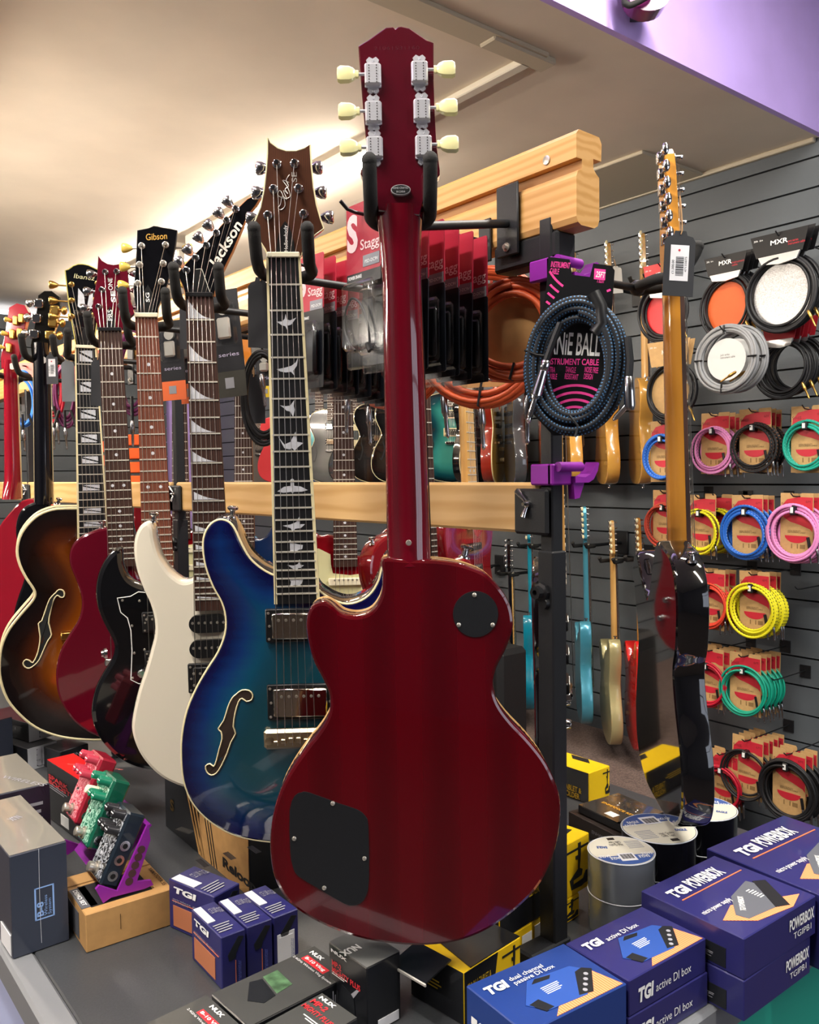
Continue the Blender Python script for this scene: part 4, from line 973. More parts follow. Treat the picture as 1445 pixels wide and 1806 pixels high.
for (x, y, s_) in ((70, 536, -1), (66, 562, -1), (62, 590, -1), (98, 548, 1), (95, 570, 1), (90, 592, 1)):
    q = g.p(x, y, -.01); mb = MB(); mb.box((q.x - .011, q.y - .011, -.01), (q.x + .011, q.y + .011, .004), 0, .003); mb.cyl((q.x, q.y, -.002), (q.x + s_ * .018, q.y, -.002), .003, 8)
    o = mb.build('tuning_machine', CHROME if s_ < 0 else GOLD, g.root, 40); kb = MB(); kb.ball((q.x + s_ * .022, q.y, -.002), .011, 0, 12, 6, (.7, 1, .6)); kb.build('tuner_button', CHROME if s_ < 0 else GOLD, o, 60)
q = g.p(75, 635, .0); mb = MB(); mb.lathe((q.x, q.y, -.002), (0, 0, 1), [(0, .009), (.002, .009)], 14); mb.build('neck_sticker', mat('pale_sticker', 'd9d0cc', .5), g.root)
q = g.p(98, 890); g.button(q.x, q.y, -.02, (.3, 1, 0))
hanger(g, 'grey padded hanger holding the black guitar beside the archtop', gap=.036, y=-.005, zb=-.06, zf=.03, lift=.022)
g = Guitar('electric_guitar', 'cherry red guitar at the far left end, its back towards the viewer', 'guitar', (15, 640, 2.38), (28, 1150, 2.44), -4, ROW)
cher = mat('cherry_gloss', '8e0f24', .1, coat=1)
g.body(mirror([(q[0] * 1.02, q[1] - .385) for q in LIB['single']]), .05, .005, (cher, cher, cher), sub=3, binding=None)
n1, n2, e1, e2 = g.P([(3, 660), (23, 660), (4, 880), (31, 880)])
g.neck(n1[1] + .04, e1[1], n2[0] - n1[0], e2[0] - e1[0], -.02, .022, .026, cher, 1, (n1[0] + n2[0]) / 2, (e1[0] + e2[0]) / 2, heel=.02)
mb = MB(); mb.prism([(n1[0] - .004, n1[1] + .05), (n2[0], n2[1] + .05), (e2[0], e2[1]), (e1[0] - .004, e1[1])], -.028, -.021); mb.build('fretboard', CREAM, g.root)
g.head(g.P([(16, 542), (29, 535), (43, 538), (50, 551), (42, 585), (34, 625), (23, 650), (2, 650), (1, 630), (8, 590), (12, 565)], -.01), -.01, .016, (cher, cher))
for (x, y, s_) in ((30, 566, 1), (24, 590, 1), (18, 614, 1), (40, 562, 2), (37, 588, 2)):
    q = g.p(x, y, -.01); mb = MB(); mb.box((q.x - .008, q.y - .013, -.01), (q.x + .008, q.y + .013, .002), 0, .003)
    o = mb.build('tuning_machine', GOLD, g.root, 40)
    if s_ == 1: kb = MB(); kb.lathe((q.x - .012, q.y, -.002), (-1, .2, .2), [(0, .003), (.008, .006), (.016, .007), (.019, .004)], 10); kb.build('tuner_button', MATS['aged_yellow_button'], o, 50)
q = g.p(21, 646, .0); mb = MB(); mb.lathe((q.x, q.y, -.002), (0, 0, 1), [(0, .009), (.002, .009)], 14); mb.build('neck_sticker', MATS['pale_sticker'], g.root)
hanger(g, 'grey padded hanger at the far left, holding the cherry guitar', gap=.036, y=-.01, zb=-.06, zf=.03, lift=.022)
# ------------------------------------------------------------------ goods on the slat wall
def ring_path(R, r, turns, seed, ry=None, wob=.15, N=40, dz=0.0, ellip=1.0):
    rnd = random.Random(seed); pts = []
    ph = [rnd.uniform(0, 6.28) for _ in range(4)]
    for i in range(int(turns * N) + 1):
        t = 2 * PI * i / N; k = i / N
        rr = R - r * 1.15 * (1.4 * math.sin(k * 2.1 + ph[0]) + 1.0 * math.sin(k * 3.7 + ph[1]))
        rr += r * wob * math.sin(3 * t + ph[2])
        zz = dz + (k / max(turns, 1) - .5) * r * 2.6 * min(turns, 4) * .36 + r * .8 * math.sin(k * 5.3 + ph[3])
        pts.append((rr * math.sin(t), rr * math.cos(t) * ellip, zz))
    return pts
def jack(mb, p, d, s=1.0, mi=0):
    d = V(d).normalized(); p = V(p)
    mb.lathe(p, d, [(0, .0030 * s), (.004 * s, .0048 * s), (.024 * s, .0056 * s), (.026 * s, .0044 * s), (.028 * s, .0042 * s), (.030 * s, .0031 * s), (.050 * s, .0031 * s), (.053 * s, .0022 * s), (.056 * s, .0033 * s), (.060 * s, .0008 * s)], 8, mi)
PLUG = mat('plug_steel', 'b9b9bd', .25, 1.0)
KRAFT2 = mat('kraft_packaging', 'c09a66', .75, noise=.05, nscale=80)
def hook(p, L=.25, label='black wire display hook in the slat wall'):
    r = thing('display_hook', label, 'display hook', MX.Translation(p), 'wire hooks in the slat wall')
    mb = MB(); mb.tube([(WALLX - p.x, 0, 0), (.02, 0, 0), (-.005, 0, .002), (-.02, 0, .012)], .0022, 7); mb.build('rod', BLACKM, r, 60)
    mb = MB(); mb.box((WALLX - .004 - p.x, -.02, -.025), (WALLX - p.x - .0005, .02, .02), 0, .001); mb.build('base_plate', BLACKM, r)
    return r
SWOOSH = [(.95, .0), (.55, -.01), (.2, .06), (.04, .24), (.02, .42), (.10, .60), (.30, .72), (.60, .80), (.92, .92), (.99, 1.0), (.99, .72), (.80, .60), (.55, .53), (.50, .42), (.58, .33), (.72, .32), (.86, .38), (.99, .38), (.99, .0)]
def pack_proto(cm, R, r, turns, seed, kind='swoosh'):
    """a cable coil strapped to a kraft card with a big red swoosh"""
    t = thing('cable_pack', 'cable pack', 'cable pack')
    W, H = .112, .215
    mb = MB(); pts = [(-W / 2, -H), (W / 2, -H), (W / 2, 0), (.016, 0), (.012, -.006), (.012, -.022), (-.012, -.022), (-.012, -.006), (-.016, 0), (-W / 2, 0)]
    mb.prism([(p[0], p[1] + .012) for p in pts], -.001, .001); card = mb.build('card', KRAFT2, t)
    mb = MB(); mb.prism([((p[0] - .5) * W * .98, .010 - .012 - p[1] * H * .52) for p in SWOOSH], .0008, .0016)
    q = [(.040 * math.cos(a * PI / 9), -.128 + .024 * math.sin(a * PI / 9)) for a in range(9, 19)]
    mb.prism(q, .0008, .0016); mb.build('printed_swoosh', REDP, card)
    text('Stagg', .014, mat('dark_red_print', '7a1620', .6), card, MX.Translation((-.052, -.030, .0017)) @ MX.Rotation(.12, 4, 'Z'), width=.030)
    text('6M', .012, MATS['dark_red_print'], card, MX.Translation((.030, -.020, .0017)), width=.016)
    ink = mat('brown_ink', '4a3420', .7)
    text('HIGH QUALITY\nINSTRUMENT CABLE', .006, ink, card, MX.Translation((-.030, -.114, .0017)), width=.060)
    mb = MB()
    for x in (-.018, .002): mb.box((x, -.170, .0009), (x + .004, -.155, .0013))
    mb.box((.012, -.170, .0009), (.030, -.156, .0012)); mb.build('printed_icons', mat('tan_ink', '8a6a40', .7), card)
    mb = MB(); mb.tube(ring_path(R, r, turns, seed, ellip=1.02), r, 7, uv=True)
    mb.v = [(v[0], v[1] - .118, v[2] + .016) for v in mb.v]
    co = mb.build('cable_coil', cm, t, 60)
    mb = MB(); mb.box((-.0095, R - .118 - r * 4.5, -.002), (.0095, R - .118 + r * 2.0, .016 + r * 3.2), 0, .004); st = mb.build('hook_and_loop_strap', BLACK, t, 30)
    mb = MB(); mb.box((-.005, R - .118 - r * 3.0, .016 + r * 3.2), (.005, R - .118 + r * .8, .0165 + r * 3.2)); mb.build('strap_label', WHITE, st)
    for sx in (1, .35):
        mb = MB(); x = R * (.86 if sx == 1 else .55); mb.tube([(x, -.13, .012), (x + .004, -.150, .012), (x + .006, -.165, .012)], r, 6); jack(mb, (x + .006, -.165, .012), (.1, -1, 0), .85, 1)
        mb.build('jack_plug', [BLACK, PLUG], t, 50)
    return t
cmats = {
 'pink': braid('pink_braid', 'e58fc8', '8a5a86', 1, 45, thr=.86), 'black': braid('black_braid', '1b1b1e', 'b0704c', 1, 45, thr=.88), 'green': braid('green_braid', '0d9a84', '6fd0bd', 1, 45, thr=.86),
 'blue': braid('blue_braid', '1e62c0', 'a8c4e8', 1, 45, thr=.86), 'red': braid('red_braid', 'b8402c', '4a1a14', 1, 45, thr=.86), 'yellow': braid('yellow_braid', 'e3d91c', '1a1a12', 1, 45, thr=.84),
 'coral': braid('coral_braid', 'd8402a', '5a1a14', 1, 45, thr=.86), 'crimson': mat('crimson_pvc', 'b3122e', .45), 'teal': mat('teal_pvc', '0f9a7e', .45), 'plain': mat('black_pvc', '18181b', .5)}
PROT = {}
def packs(kind, px, py, n, what, R=.070, r=.0042, turns=5, X=2.72, dx=.035, group=None, rot=0.0, hookit=True):
    """n packs on one hook, seen first the one at the front; py is the top of the front card"""
    key = (kind, R, r, turns)
    p = on_x(px, py, X)
    if hookit: hook(p + V((-.02, 0, 0)), label='black wire hook carrying the ' + what + ' on the slat wall')
    rnd = random.Random(int(px) * 7 + int(py))
    for i in range(n):
        if key not in PROT: PROT[key] = t = pack_proto(cmats[kind], R, r, turns, len(PROT) + 3)
        else: t = copy_tree(PROT[key])
        t.matrix_world = wallframe(p + V((i * dx, rnd.uniform(-.004, .004), -.002 * i)), rad(rot + rnd.uniform(-3, 3)), rad(rnd.uniform(-1.2, 1.2)))
        where = 'front pack of the ' if i == 0 else ('second pack of the ', 'third pack of the ', 'fourth pack of the ', 'fifth pack of the ')[i - 1]
        tag(t, where + what, 'cable pack', what)
packs('blue', 1172, 748, 1, 'blue cables beside the amber neck', X=2.58)
packs('pink', 1262, 734, 3, 'pink cables, upper row')
packs('black', 1332, 727, 3, 'black and copper cables, upper row')
packs('green', 1426, 722, 2, 'green cables, right edge')
packs('red', 1176, 870, 2, 'rust red cables beside the amber neck')
packs('yellow', 1238, 879, 1, 'yellow cables right of the amber neck', hookit=True)
packs('yellow', 1268, 877, 1, 'yellow cables half hidden behind another pack', X=2.80)
packs('blue', 1320, 879, 3, 'royal blue cables, middle row', R=.078, r=.0047, turns=6)
packs('pink', 1406, 876, 4, 'thick pink cables, middle row', R=.081, r=.005, turns=6)
packs('coral', 1254, 1010, 3, 'coral cables beside the black guitar')
packs('yellow', 1332, 1014, 3, 'black flecked yellow cables', R=.080, r=.0050, turns=6)
packs('crimson', 1252, 1148, 4, 'crimson cables beside the black guitar')
packs('teal', 1314, 1158, 5, 'plain teal cables on the lower row', R=.076, r=.0040, turns=4)
packs('plain', 1320, 1306, 5, 'thin black cables, lowest row', R=.078, r=.0042, turns=3)
packs('plain', 1394, 1330, 3, 'thick black cables, lowest row', R=.086, r=.0046, turns=8, X=2.66)
packs('crimson', 1276, 1330, 2, 'crimson cables, lowest row')
h = on_x(1408, 1040, 2.80); hook(h, label='empty black hook right of the yellow cables')
h = on_x(1366, 1200, 2.78); hook(h, label='empty wire hook right of the teal cables')

# header card packs of the upper row
def header_pack(name, label, px, py, W, HH, card_m, coilR, coil_m, inner_m, title, group, X=2.70, rot=0, tm=WHITE, inner_r=.9, sub=None, squash=1.0, hole_m=None, r=.0048, turns=6, dy=.0, silver=True, first=True):
    p = on_x(px, py, X); t = thing(name, label, 'cable pack', wallframe(p, rad(rot)), group)
    mb = MB(); mb.prism([(-W / 2, 0), (W / 2, 0), (W * .40, -HH), (-W * .40, -HH)], -.001, .001)
    mb.prism([(-W / 2, 0), (W / 2, 0), (W * .40, -HH), (-W * .40, -HH)], .028, .030)
    c = mb.build('header_card', card_m, t)
    if silver:
        mb = MB(); mb.prism([(-W * .36, -HH * .98), (W * .36, -HH * .98), (W * .30, -HH * 1.32), (0, -HH * 1.42), (-W * .30, -HH * 1.32)], .024, .031); mb.build('foil_band', mat('silver_foil_band', 'cfcfcf', .3, .8), c)
    text(title, .02, tm, c, MX.Translation((0, -HH * .52, .0305)), width=W * .30, align='CENTER', bold=.02)
    if sub: text(sub, .01, REDP, c, MX.Translation((W * .16, -HH * .55, .0305)), width=W * .28)
    text('20ft  6m', .008, tm, c, MX.Translation((-W * .44, -HH * .24, .0305)), width=W * .16)
    mb = MB(); mb.tube(ring_path(coilR, r, turns, int(px)), r, 7, uv=True); cy = -HH * 1.15 - coilR + dy
    mb.v = [(v[0] * squash, v[1] + cy, v[2] + .016) for v in mb.v]; mb.build('cable_coil', coil_m, t, 60)
    if inner_m:
        mb = MB(); mb.prism([(coilR * inner_r * squash * math.cos(a * PI / 16), cy + coilR * inner_r * math.sin(a * PI / 16)) for a in range(32)], .006, .008); mb.build('insert_card', inner_m, t)
    mb = MB(); jack(mb, (coilR * .9 * squash, cy - coilR * .6, .03), (.5, -1, .1)); mb.build('jack_plug', GOLD, t, 50)
    if first: hook(p + V((-.03, 0, -HH * .18)), label='black wire hook carrying the ' + group)
    return t
blk = mat('black_card', '131315', .35)
org = mat('orange_insert', 'd9602a', .55); sil = mat('silver_insert', 'b4b4b4', .35, .5, noise=.25, nscale=300)
for i in range(3):
    header_pack('header_cable_pack', ('front', 'middle', 'rear')[i] + ' black card instrument cable with the orange insert', 1288 + 9 * i, 452 - 2 * i, .155, .060, blk, .098, cmats['plain'], org, 'MXR', 'orange insert cables', X=2.62 + .05 * i, squash=.86, first=i == 0, sub='instrument\ncable')
for i in range(2):
    header_pack('header_cable_pack', ('front', 'rear')[i] + ' black card instrument cable with the silver insert', 1383 + 12 * i, 412 - 3 * i, .185, .068, blk, .108, cmats['plain'], sil, 'MXR', 'silver insert cables', X=2.56 + .05 * i, squash=.95, first=i == 0, sub='pro series\ninstrument cable')
for i in range(3):
    header_pack('header_cable_pack', ('front', 'middle', 'rear')[i] + ' red card cable with the chrome swirl, right edge', 1384 + 14 * i, 566 - 3 * i, .120, .062, mat('deep_red_card', 'a8202c', .4), .082, cmats['plain'], None, 'instrument cable', 'red card cables', X=2.64 + .05 * i, r=.004, turns=7, tm=WHITE, first=i == 0)
header_pack('header_cable_pack', 'scarlet card instrument cable behind the black price tag', 1176, 466, .150, .085, mat('scarlet_card', 'd8222a', .4), .090, cmats['plain'], MATS['scarlet_card'], 'INSTRUMENT', 'scarlet cable', X=2.58, dy=.02)
header_pack('header_cable_pack', 'kraft card instrument cable behind the amber neck', 1188, 602, .170, .085, KRAFT2, .090, cmats['plain'], KRAFT2, 'INSTRUMENT', 'kraft card cable', X=2.55, silver=False, dy=.015)
# grey coils on a white disc
gr = mat('grey_pvc', '8a8b8d', .5)
for i in range(2):
    p = on_x(1282 + 16 * i, 634, 2.46 + .05 * i); t = thing('cable_coil', ('thick grey cable coil with a white label disc', 'second grey cable coil hanging behind the first')[i], 'cable coil', wallframe(p), 'grey cable coils')
    mb = MB(); mb.tube(ring_path(.094, .0046, 11, 40 + i), .0046, 7); mb.build('coil', gr, t, 60)
    mb = MB(); mb.prism([(.066 * math.cos(a * PI / 16), .066 * math.sin(a * PI / 16)) for a in range(32)], .0, .002); d = mb.build('label_disc', mat('pale_disc', 'c9c9c7', .5), t)
    text('jack series\ninstrument cable', .01, BLACK, d, MX.Translation((-.02, .012, .0022)), width=.05)
    for a in (0, 1.6, 3.1, 4.6):
        mb = MB(); mb.tube([(math.cos(a) * .078, math.sin(a) * .078, .014), (math.cos(a) * .106, math.sin(a) * .106, .012)], .003, 6); mb.build('cable_tie', BLACK, t)
    mb = MB(); jack(mb, (.05, -.045, .03), (-.9, -.45, 0)); mb.build('jack_plug', GOLD, t, 50)
    if i == 0: hook(p + V((-.02, 0, .088)), label='hook carrying the grey cable coils')

# ------------------------------------------------------------------ guitars on the slat wall
UP = 'guitars on the upper row of the slat wall'; LOW = 'guitars on the lower row of the slat wall'
amber = mat('amber_maple', 'c98a34', .22, coat=.8); maple = wood('maple_neck', 'd8ab66', 'c8954e', (30, .8, 10), .35, .5, dist=1, wscale=1.4)
rosd = MATS['rosewood_board']
def wall_hang(p): # hanger bracket in the wall
    t = thing('wall_guitar_hanger', 'black wall bracket for the ' + p[1], 'guitar hanger', MX.Translation(p[0]), 'guitar brackets on the slat wall')
    d = WALLX - .002 - p[0].x
    mb = MB(); mb.cyl((0, 0, 0), (d, 0, 0), .007, 10); mb.box((d - .012, -.035, -.05), (d, .035, .05), 0, .003); mb.build('bracket', BLACKM, t, 40)
    for s_ in (-1, 1):
        mb = MB(); mb.tube([(0, 0, 0), (-.01, s_ * .03, 0), (-.06, s_ * .034, 0), (-.07, s_ * .034, .015)], .008, 8); mb.build('yoke_arm', FOAM, t, 60)
    return t
def low_or_up(label, px, pyb, X, yaw, shape, fin, side, neckm, board, group, up=True, **k):
    """placed by the foot of the body on the wall"""
    b = on_x(px, pyb, X); sz = .92 if group == LOW else 1.0; nut = V((b.x, b.y, b.z + .80 * sz))
    g = lib_guitar('electric_guitar', label, nut, yaw, shape, fin, side, neckm, board, group, tilt=1.0, size=sz, **k)
    w = g.world(0, -.002, -.012); wall_hang((V((min(w.x + .03, WALLX - .06), w.y, w.z)), label.split(' hung')[0].split(' with')[0]))
    return g
gbur = burst('grey_burst', [(0, '0a0a0a'), (.3, '2c2c2c'), (.7, '5a5a58'), (1, '6a6a66')], rough=.3); teal = burst('teal_burst', [(0, '06121a'), (.25, '0d4a55'), (.6, '3a9a92'), (1, '55b0a2')], rough=.2); bteal = burst('ocean_burst', [(0, '0a3a9a'), (.3, '1470c0'), (.6, '2aa0b0'), (1, '48b8a8')], rough=.2)
trb = burst('trans_black', [(0, '050505'), (.3, '151516'), (.7, '26272a'), (1, '303236')], rough=.15)
def fixrim(g, k=.11):
    for o in g.root.children:
        if o.type == 'MESH' and o.name.startswith('body'):
            for v in o.data.attributes['rim'].data: v.value = min(1, v.value / k)
    return g
matte = mat('matt_grey_finish', '57504c', .6)
low_or_up('matt grey guitar against the lilac wall, seen from behind', 462, 846, 2.86, -22, 'single', matte, matte, matte, rosd, UP)
low_or_up('salmon red guitar half hidden behind the bird inlay fretboard', 494, 846, 2.84, -22, 'single', mat('salmon_red', 'c23a40', .3, coat=.6), MATS['salmon_red'], amber, rosd, UP)
fixrim(low_or_up('ocean blue burst guitar seen right of the bird inlay fretboard', 566, 850, 2.84, -10, 'strat', bteal, matte, maple, rosd, UP, pick=None, cover=pol))
fixrim(low_or_up('grey burst guitar with pale binding next to the ocean blue one', 588, 846, 2.80, -14, 'single', gbur, hb, hb, rosd, UP, headkind='three', binding=CREAM, cover=pol, fh=True))
fixrim(low_or_up('dark grey guitar with two cream pickups', 630, 850, 2.84, -6, 'single', burst('slate_burst', [(0, '15181a'), (.4, '2c3a40'), (1, '3c4c52')], rough=.25), hb, hb, rosd, UP, headkind='three', p90=mat('cream_pickup', 'e6dcb0', .4)))
fixrim(low_or_up('translucent black f hole guitar left of the cherry neck', 672, 845, 2.80, 2, 'single', trb, hb, hb, rosd, UP, headkind='three', binding=CREAM, fh=True, cover=pol))
fixrim(low_or_up('translucent black guitar touching the cherry neck', 712, 846, 2.76, 2, 'single', trb, hb, hb, rosd, UP, headkind='three', binding=CREAM, fh=True))
fixrim(low_or_up('teal hollow guitar with cream binding right of the cherry neck', 798, 842, 2.82, 14, 'single', teal, hb, maple, rosd, UP, headkind='three', binding=CREAM, fh=True, cover=pol, plate=CREAM))
low_or_up('black guitar with an ivory edge, seen from its side', 838, 848, 2.80, 60, 'single', hb, hb, maple, rosd, UP, headkind='three', binding=CREAM)
brn = mat('red_mahogany', '8a2618', .2, coat=1)
low_or_up('red mahogany guitar with a cream edge, seen from its side', 878, 846, 2.80, 74, 'single', mat('honey_top', 'd9a545', .2, coat=1), brn, brn, rosd, UP, headkind='three', binding=CREAM, thick=.055, btn=CREAM)
low_or_up('black guitar with chrome bands of light, seen from its side', 918, 850, 2.78, 92, 'single', hb, mat('grey_gloss_side', '4a4c50', .12, coat=1), hb, rosd, UP, headkind='three', thick=.055)
low_or_up('orange guitar behind the upright of the rack', 968, 846, 2.80, 84, 'tele', mat('orange_finish', 'd9602a', .25, coat=.8), MATS['orange_finish'], maple, rosd, UP)
but = mat('butterscotch', 'd6a04a', .22, coat=.9)
for i, (px, yaw) in enumerate(((1020, 84), (1080, 86), (1140, 84))):
    low_or_up(('first butterscotch guitar right of the upright, above the violet hook', 'second butterscotch guitar right of the upright', 'third butterscotch guitar, just left of the black price tag')[i], px, 858, 2.80, yaw, 'tele', but, but, maple, rosd, UP, btn=CREAM, thick=.05)
cy = mat('cyan_finish', '1487a0', .25, coat=.9); lb = mat('pale_metallic_blue', '4a9ab2', .28, .3, coat=.9); ch = mat('champagne', 'b5ac7c', .3, .3, coat=.8); rdm = mat('signal_red', 'd8201c', .2, coat=1)
low_or_up('slim black bass neck hung between the cherry body and the rack', 858, 1260, 2.88, 16, 'strat', hb, hb, maple, maple, LOW, inlay='squares')
low_or_up('dark guitar with pale edged neck left of the cyan one', 906, 1290, 2.80, 78, 'strat', hb, hb, MATS['black_neck'], maple, LOW)
low_or_up('cyan offset guitar left of the upright', 940, 1248, 2.80, 82, 'strat', cy, cy, cy, rosd, LOW, btn=CREAM)
low_or_up('pale metallic blue guitar right of the upright', 1038, 1272, 2.76, 84, 'strat', lb, lb, lb, rosd, LOW, headm=lb, btn=CREAM, thick=.05)
low_or_up('champagne coloured guitar on the lower row', 1086, 1308, 2.76, 86, 'strat', ch, ch, maple, rosd, LOW, btn=CREAM, thick=.05)
low_or_up('signal red guitar touching the gloss black one', 1132, 1318, 2.74, 86, 'strat', rdm, rdm, amber, rosd, LOW, btn=CREAM, thick=.05)

# ------------------------------------------------------------------ guitars on the far side of the rack
BK = 'guitars on the far side of the rack'
def back_row(label, px, py, Z, yaw, shape, fin, side, neckm, board, hang=True, **k):
    nut = at(px, py, Z)
    g = lib_guitar('electric_guitar', label, nut, yaw, shape, fin, side, neckm, board, BK, **k)
    return g
g = back_row('gloss black guitar with amber neck and a black price tag', 1196, 485, 1.27, 86, 'tele', hb, mat('black_gloss_side', '0b0b0e', .06, coat=1), amber, rosd, tilt=1.5, bodyy=-.40, scale=.648, headlen=.18, sub=7)
q = g.world(0, -.03, -.05)
hanger(g, 'padded hanger behind the rack holding the gloss black guitar', plate_y=q.y + .02, gap=.034, y=.012, zb=-.06, zf=.015, lift=.02, beamx=BX + .0520, sgn=1)
mat('deep_red_gloss', '7a0a14', .1, coat=1)
g = back_row('red guitar with a cream pickguard behind the middle rail', 604, 655, 2.0, 6, 'strat', MATS['deep_red_gloss'], MATS['deep_red_gloss'], mat('orange_neck_side', 'c9781e', .35), rosd, pick=mat('mint_pickguard', 'd8d4a4', .35), tilt=2)
hanger(g, 'hanger behind the rack for the red guitar with cream pickguard', gap=.034, y=.012, zb=-.06, zf=.03, lift=.02, beamx=BX + .0520, sgn=1, rod_z=zt0 + .045)
g = back_row('wine red guitar behind the cherry neck heel', 740, 612, 1.78, 40, 'single', MATS['deep_red_gloss'], MATS['deep_red_gloss'], MATS['dark_cherry_neck'], rosd, tilt=2, headkind='three', binding=None)
hanger(g, 'hanger behind the rack for the wine red guitar', gap=.034, y=.012, zb=-.06, zf=.03, lift=.02, beamx=BX + .0520, sgn=1, rod_z=zt0 + .045)
g = back_row('maple necked red guitar behind the middle rail, right of the cherry neck', 822, 615, 2.12, 62, 'tele', MATS['deep_red_gloss'], MATS['deep_red_gloss'], maple, maple, tilt=2)
hanger(g, 'hanger behind the rack for the maple necked red guitar', gap=.034, y=.012, zb=-.06, zf=.03, lift=.02, beamx=BX + .0520, sgn=1, rod_z=zt0 + .045)
g = back_row('gloss black guitar with maple board hidden behind the upright', 985, 562, 1.42, 80, 'tele', hb, hb, maple, maple, tilt=1, bodyy=-.40)
hanger(g, 'hanger behind the rack for the guitar behind the upright', plate_y=g.world(0, 0, 0).y + .16, gap=.032, y=.012, zb=-.045, zf=.012, lift=.005, beamx=BX + .0520, sgn=1, rod_z=zt0 + .045)
g = back_row('deep blue guitar behind the blue hollowbody horn', 428, 672, 2.34, -4, 'strat', mat('deep_blue_gloss', '0c2a52', .1, coat=1), MATS['deep_blue_gloss'], MATS['orange_neck_side'], rosd, tilt=2)
hanger(g, 'hanger behind the rack for the deep blue guitar', gap=.034, y=.012, zb=-.06, zf=.03, lift=.02, beamx=BX + .0520, sgn=1, rod_z=zt0 + .045)
g = back_row('dark red guitar behind the white horn', 316, 690, 2.65, 0, 'strat', MATS['deep_red_gloss'], hb, maple, rosd, tilt=2, pick=MATS['mint_pickguard'])
hanger(g, 'hanger behind the rack for the dark red guitar', gap=.034, y=.012, zb=-.06, zf=.03, lift=.02, beamx=BX + .0520, sgn=1, rod_z=zt0 + .045)
# ------------------------------------------------------------------ hanging on the rack: packs, tags, cables, violet hooks
def plane_frame(px, py, Z, yaw, roll=0.0, tilt=0.0):
    h = MX.Rotation(rad(yaw), 4, 'Z') @ RH
    return frame(at(px, py, Z), h, UZ) @ MX.Rotation(rad(tilt), 4, 'X') @ MX.Rotation(rad(roll), 4, 'Z')
def rail_hook(y, z, x0, label):
    r = thing('display_hook', label, 'display hook', MX.Translation((BX, y, z)), 'wire hooks on the rack rail')
    mb = MB(); mb.tube([(-.001, 0, 0), (x0 - BX + .018, 0, 0), (x0 - BX + .006, 0, .002), (x0 - BX - .004, 0, .010)], .0024, 8); mb.build('rod', BLACKM, r, 60)
    mb = MB(); mb.box((-.005, -.012, -.03), (-.001, .012, .03), 0, .001); mb.build('base_plate', BLACKM, r); return r
def film(key, ior, rough):
    m = mat(key, 'e8eef4', rough); nt = m.node_tree; nt.nodes.remove(nt.nodes['Principled BSDF']); out = nt.nodes['Material Output']
    f = nt.nodes.new('ShaderNodeLayerWeight'); pw = nt.nodes.new('ShaderNodeMath'); pw.operation = 'POWER'; pw.inputs[1].default_value = 3.0
    ma = nt.nodes.new('ShaderNodeMath'); ma.operation = 'MULTIPLY_ADD'; ma.inputs[1].default_value = .5; ma.inputs[2].default_value = ior
    g_ = nt.nodes.new('ShaderNodeBsdfGlossy'); g_.inputs['Roughness'].default_value = rough
    t_ = nt.nodes.new('ShaderNodeBsdfTransparent'); t_.inputs[0].default_value = (.96, .97, .98, 1); mx_ = nt.nodes.new('ShaderNodeMixShader')
    nt.links.new(f.outputs['Facing'], pw.inputs[0]); nt.links.new(pw.outputs[0], ma.inputs[0]); nt.links.new(ma.outputs[0], mx_.inputs[0])
    nt.links.new(t_.outputs[0], mx_.inputs[1]); nt.links.new(g_.outputs[0], mx_.inputs[2]); nt.links.new(mx_.outputs[0], out.inputs[0]); return m
clear = film('clear_blister', .03, .08); clear2 = film('clear_blister_bubble', .07, .10)
cardred = mat('maroon_card', 'a8283c', .35); carddark = mat('midnight_card', '15181f', .3); cardgrey = mat('card_grey_band', '85868c', .5)
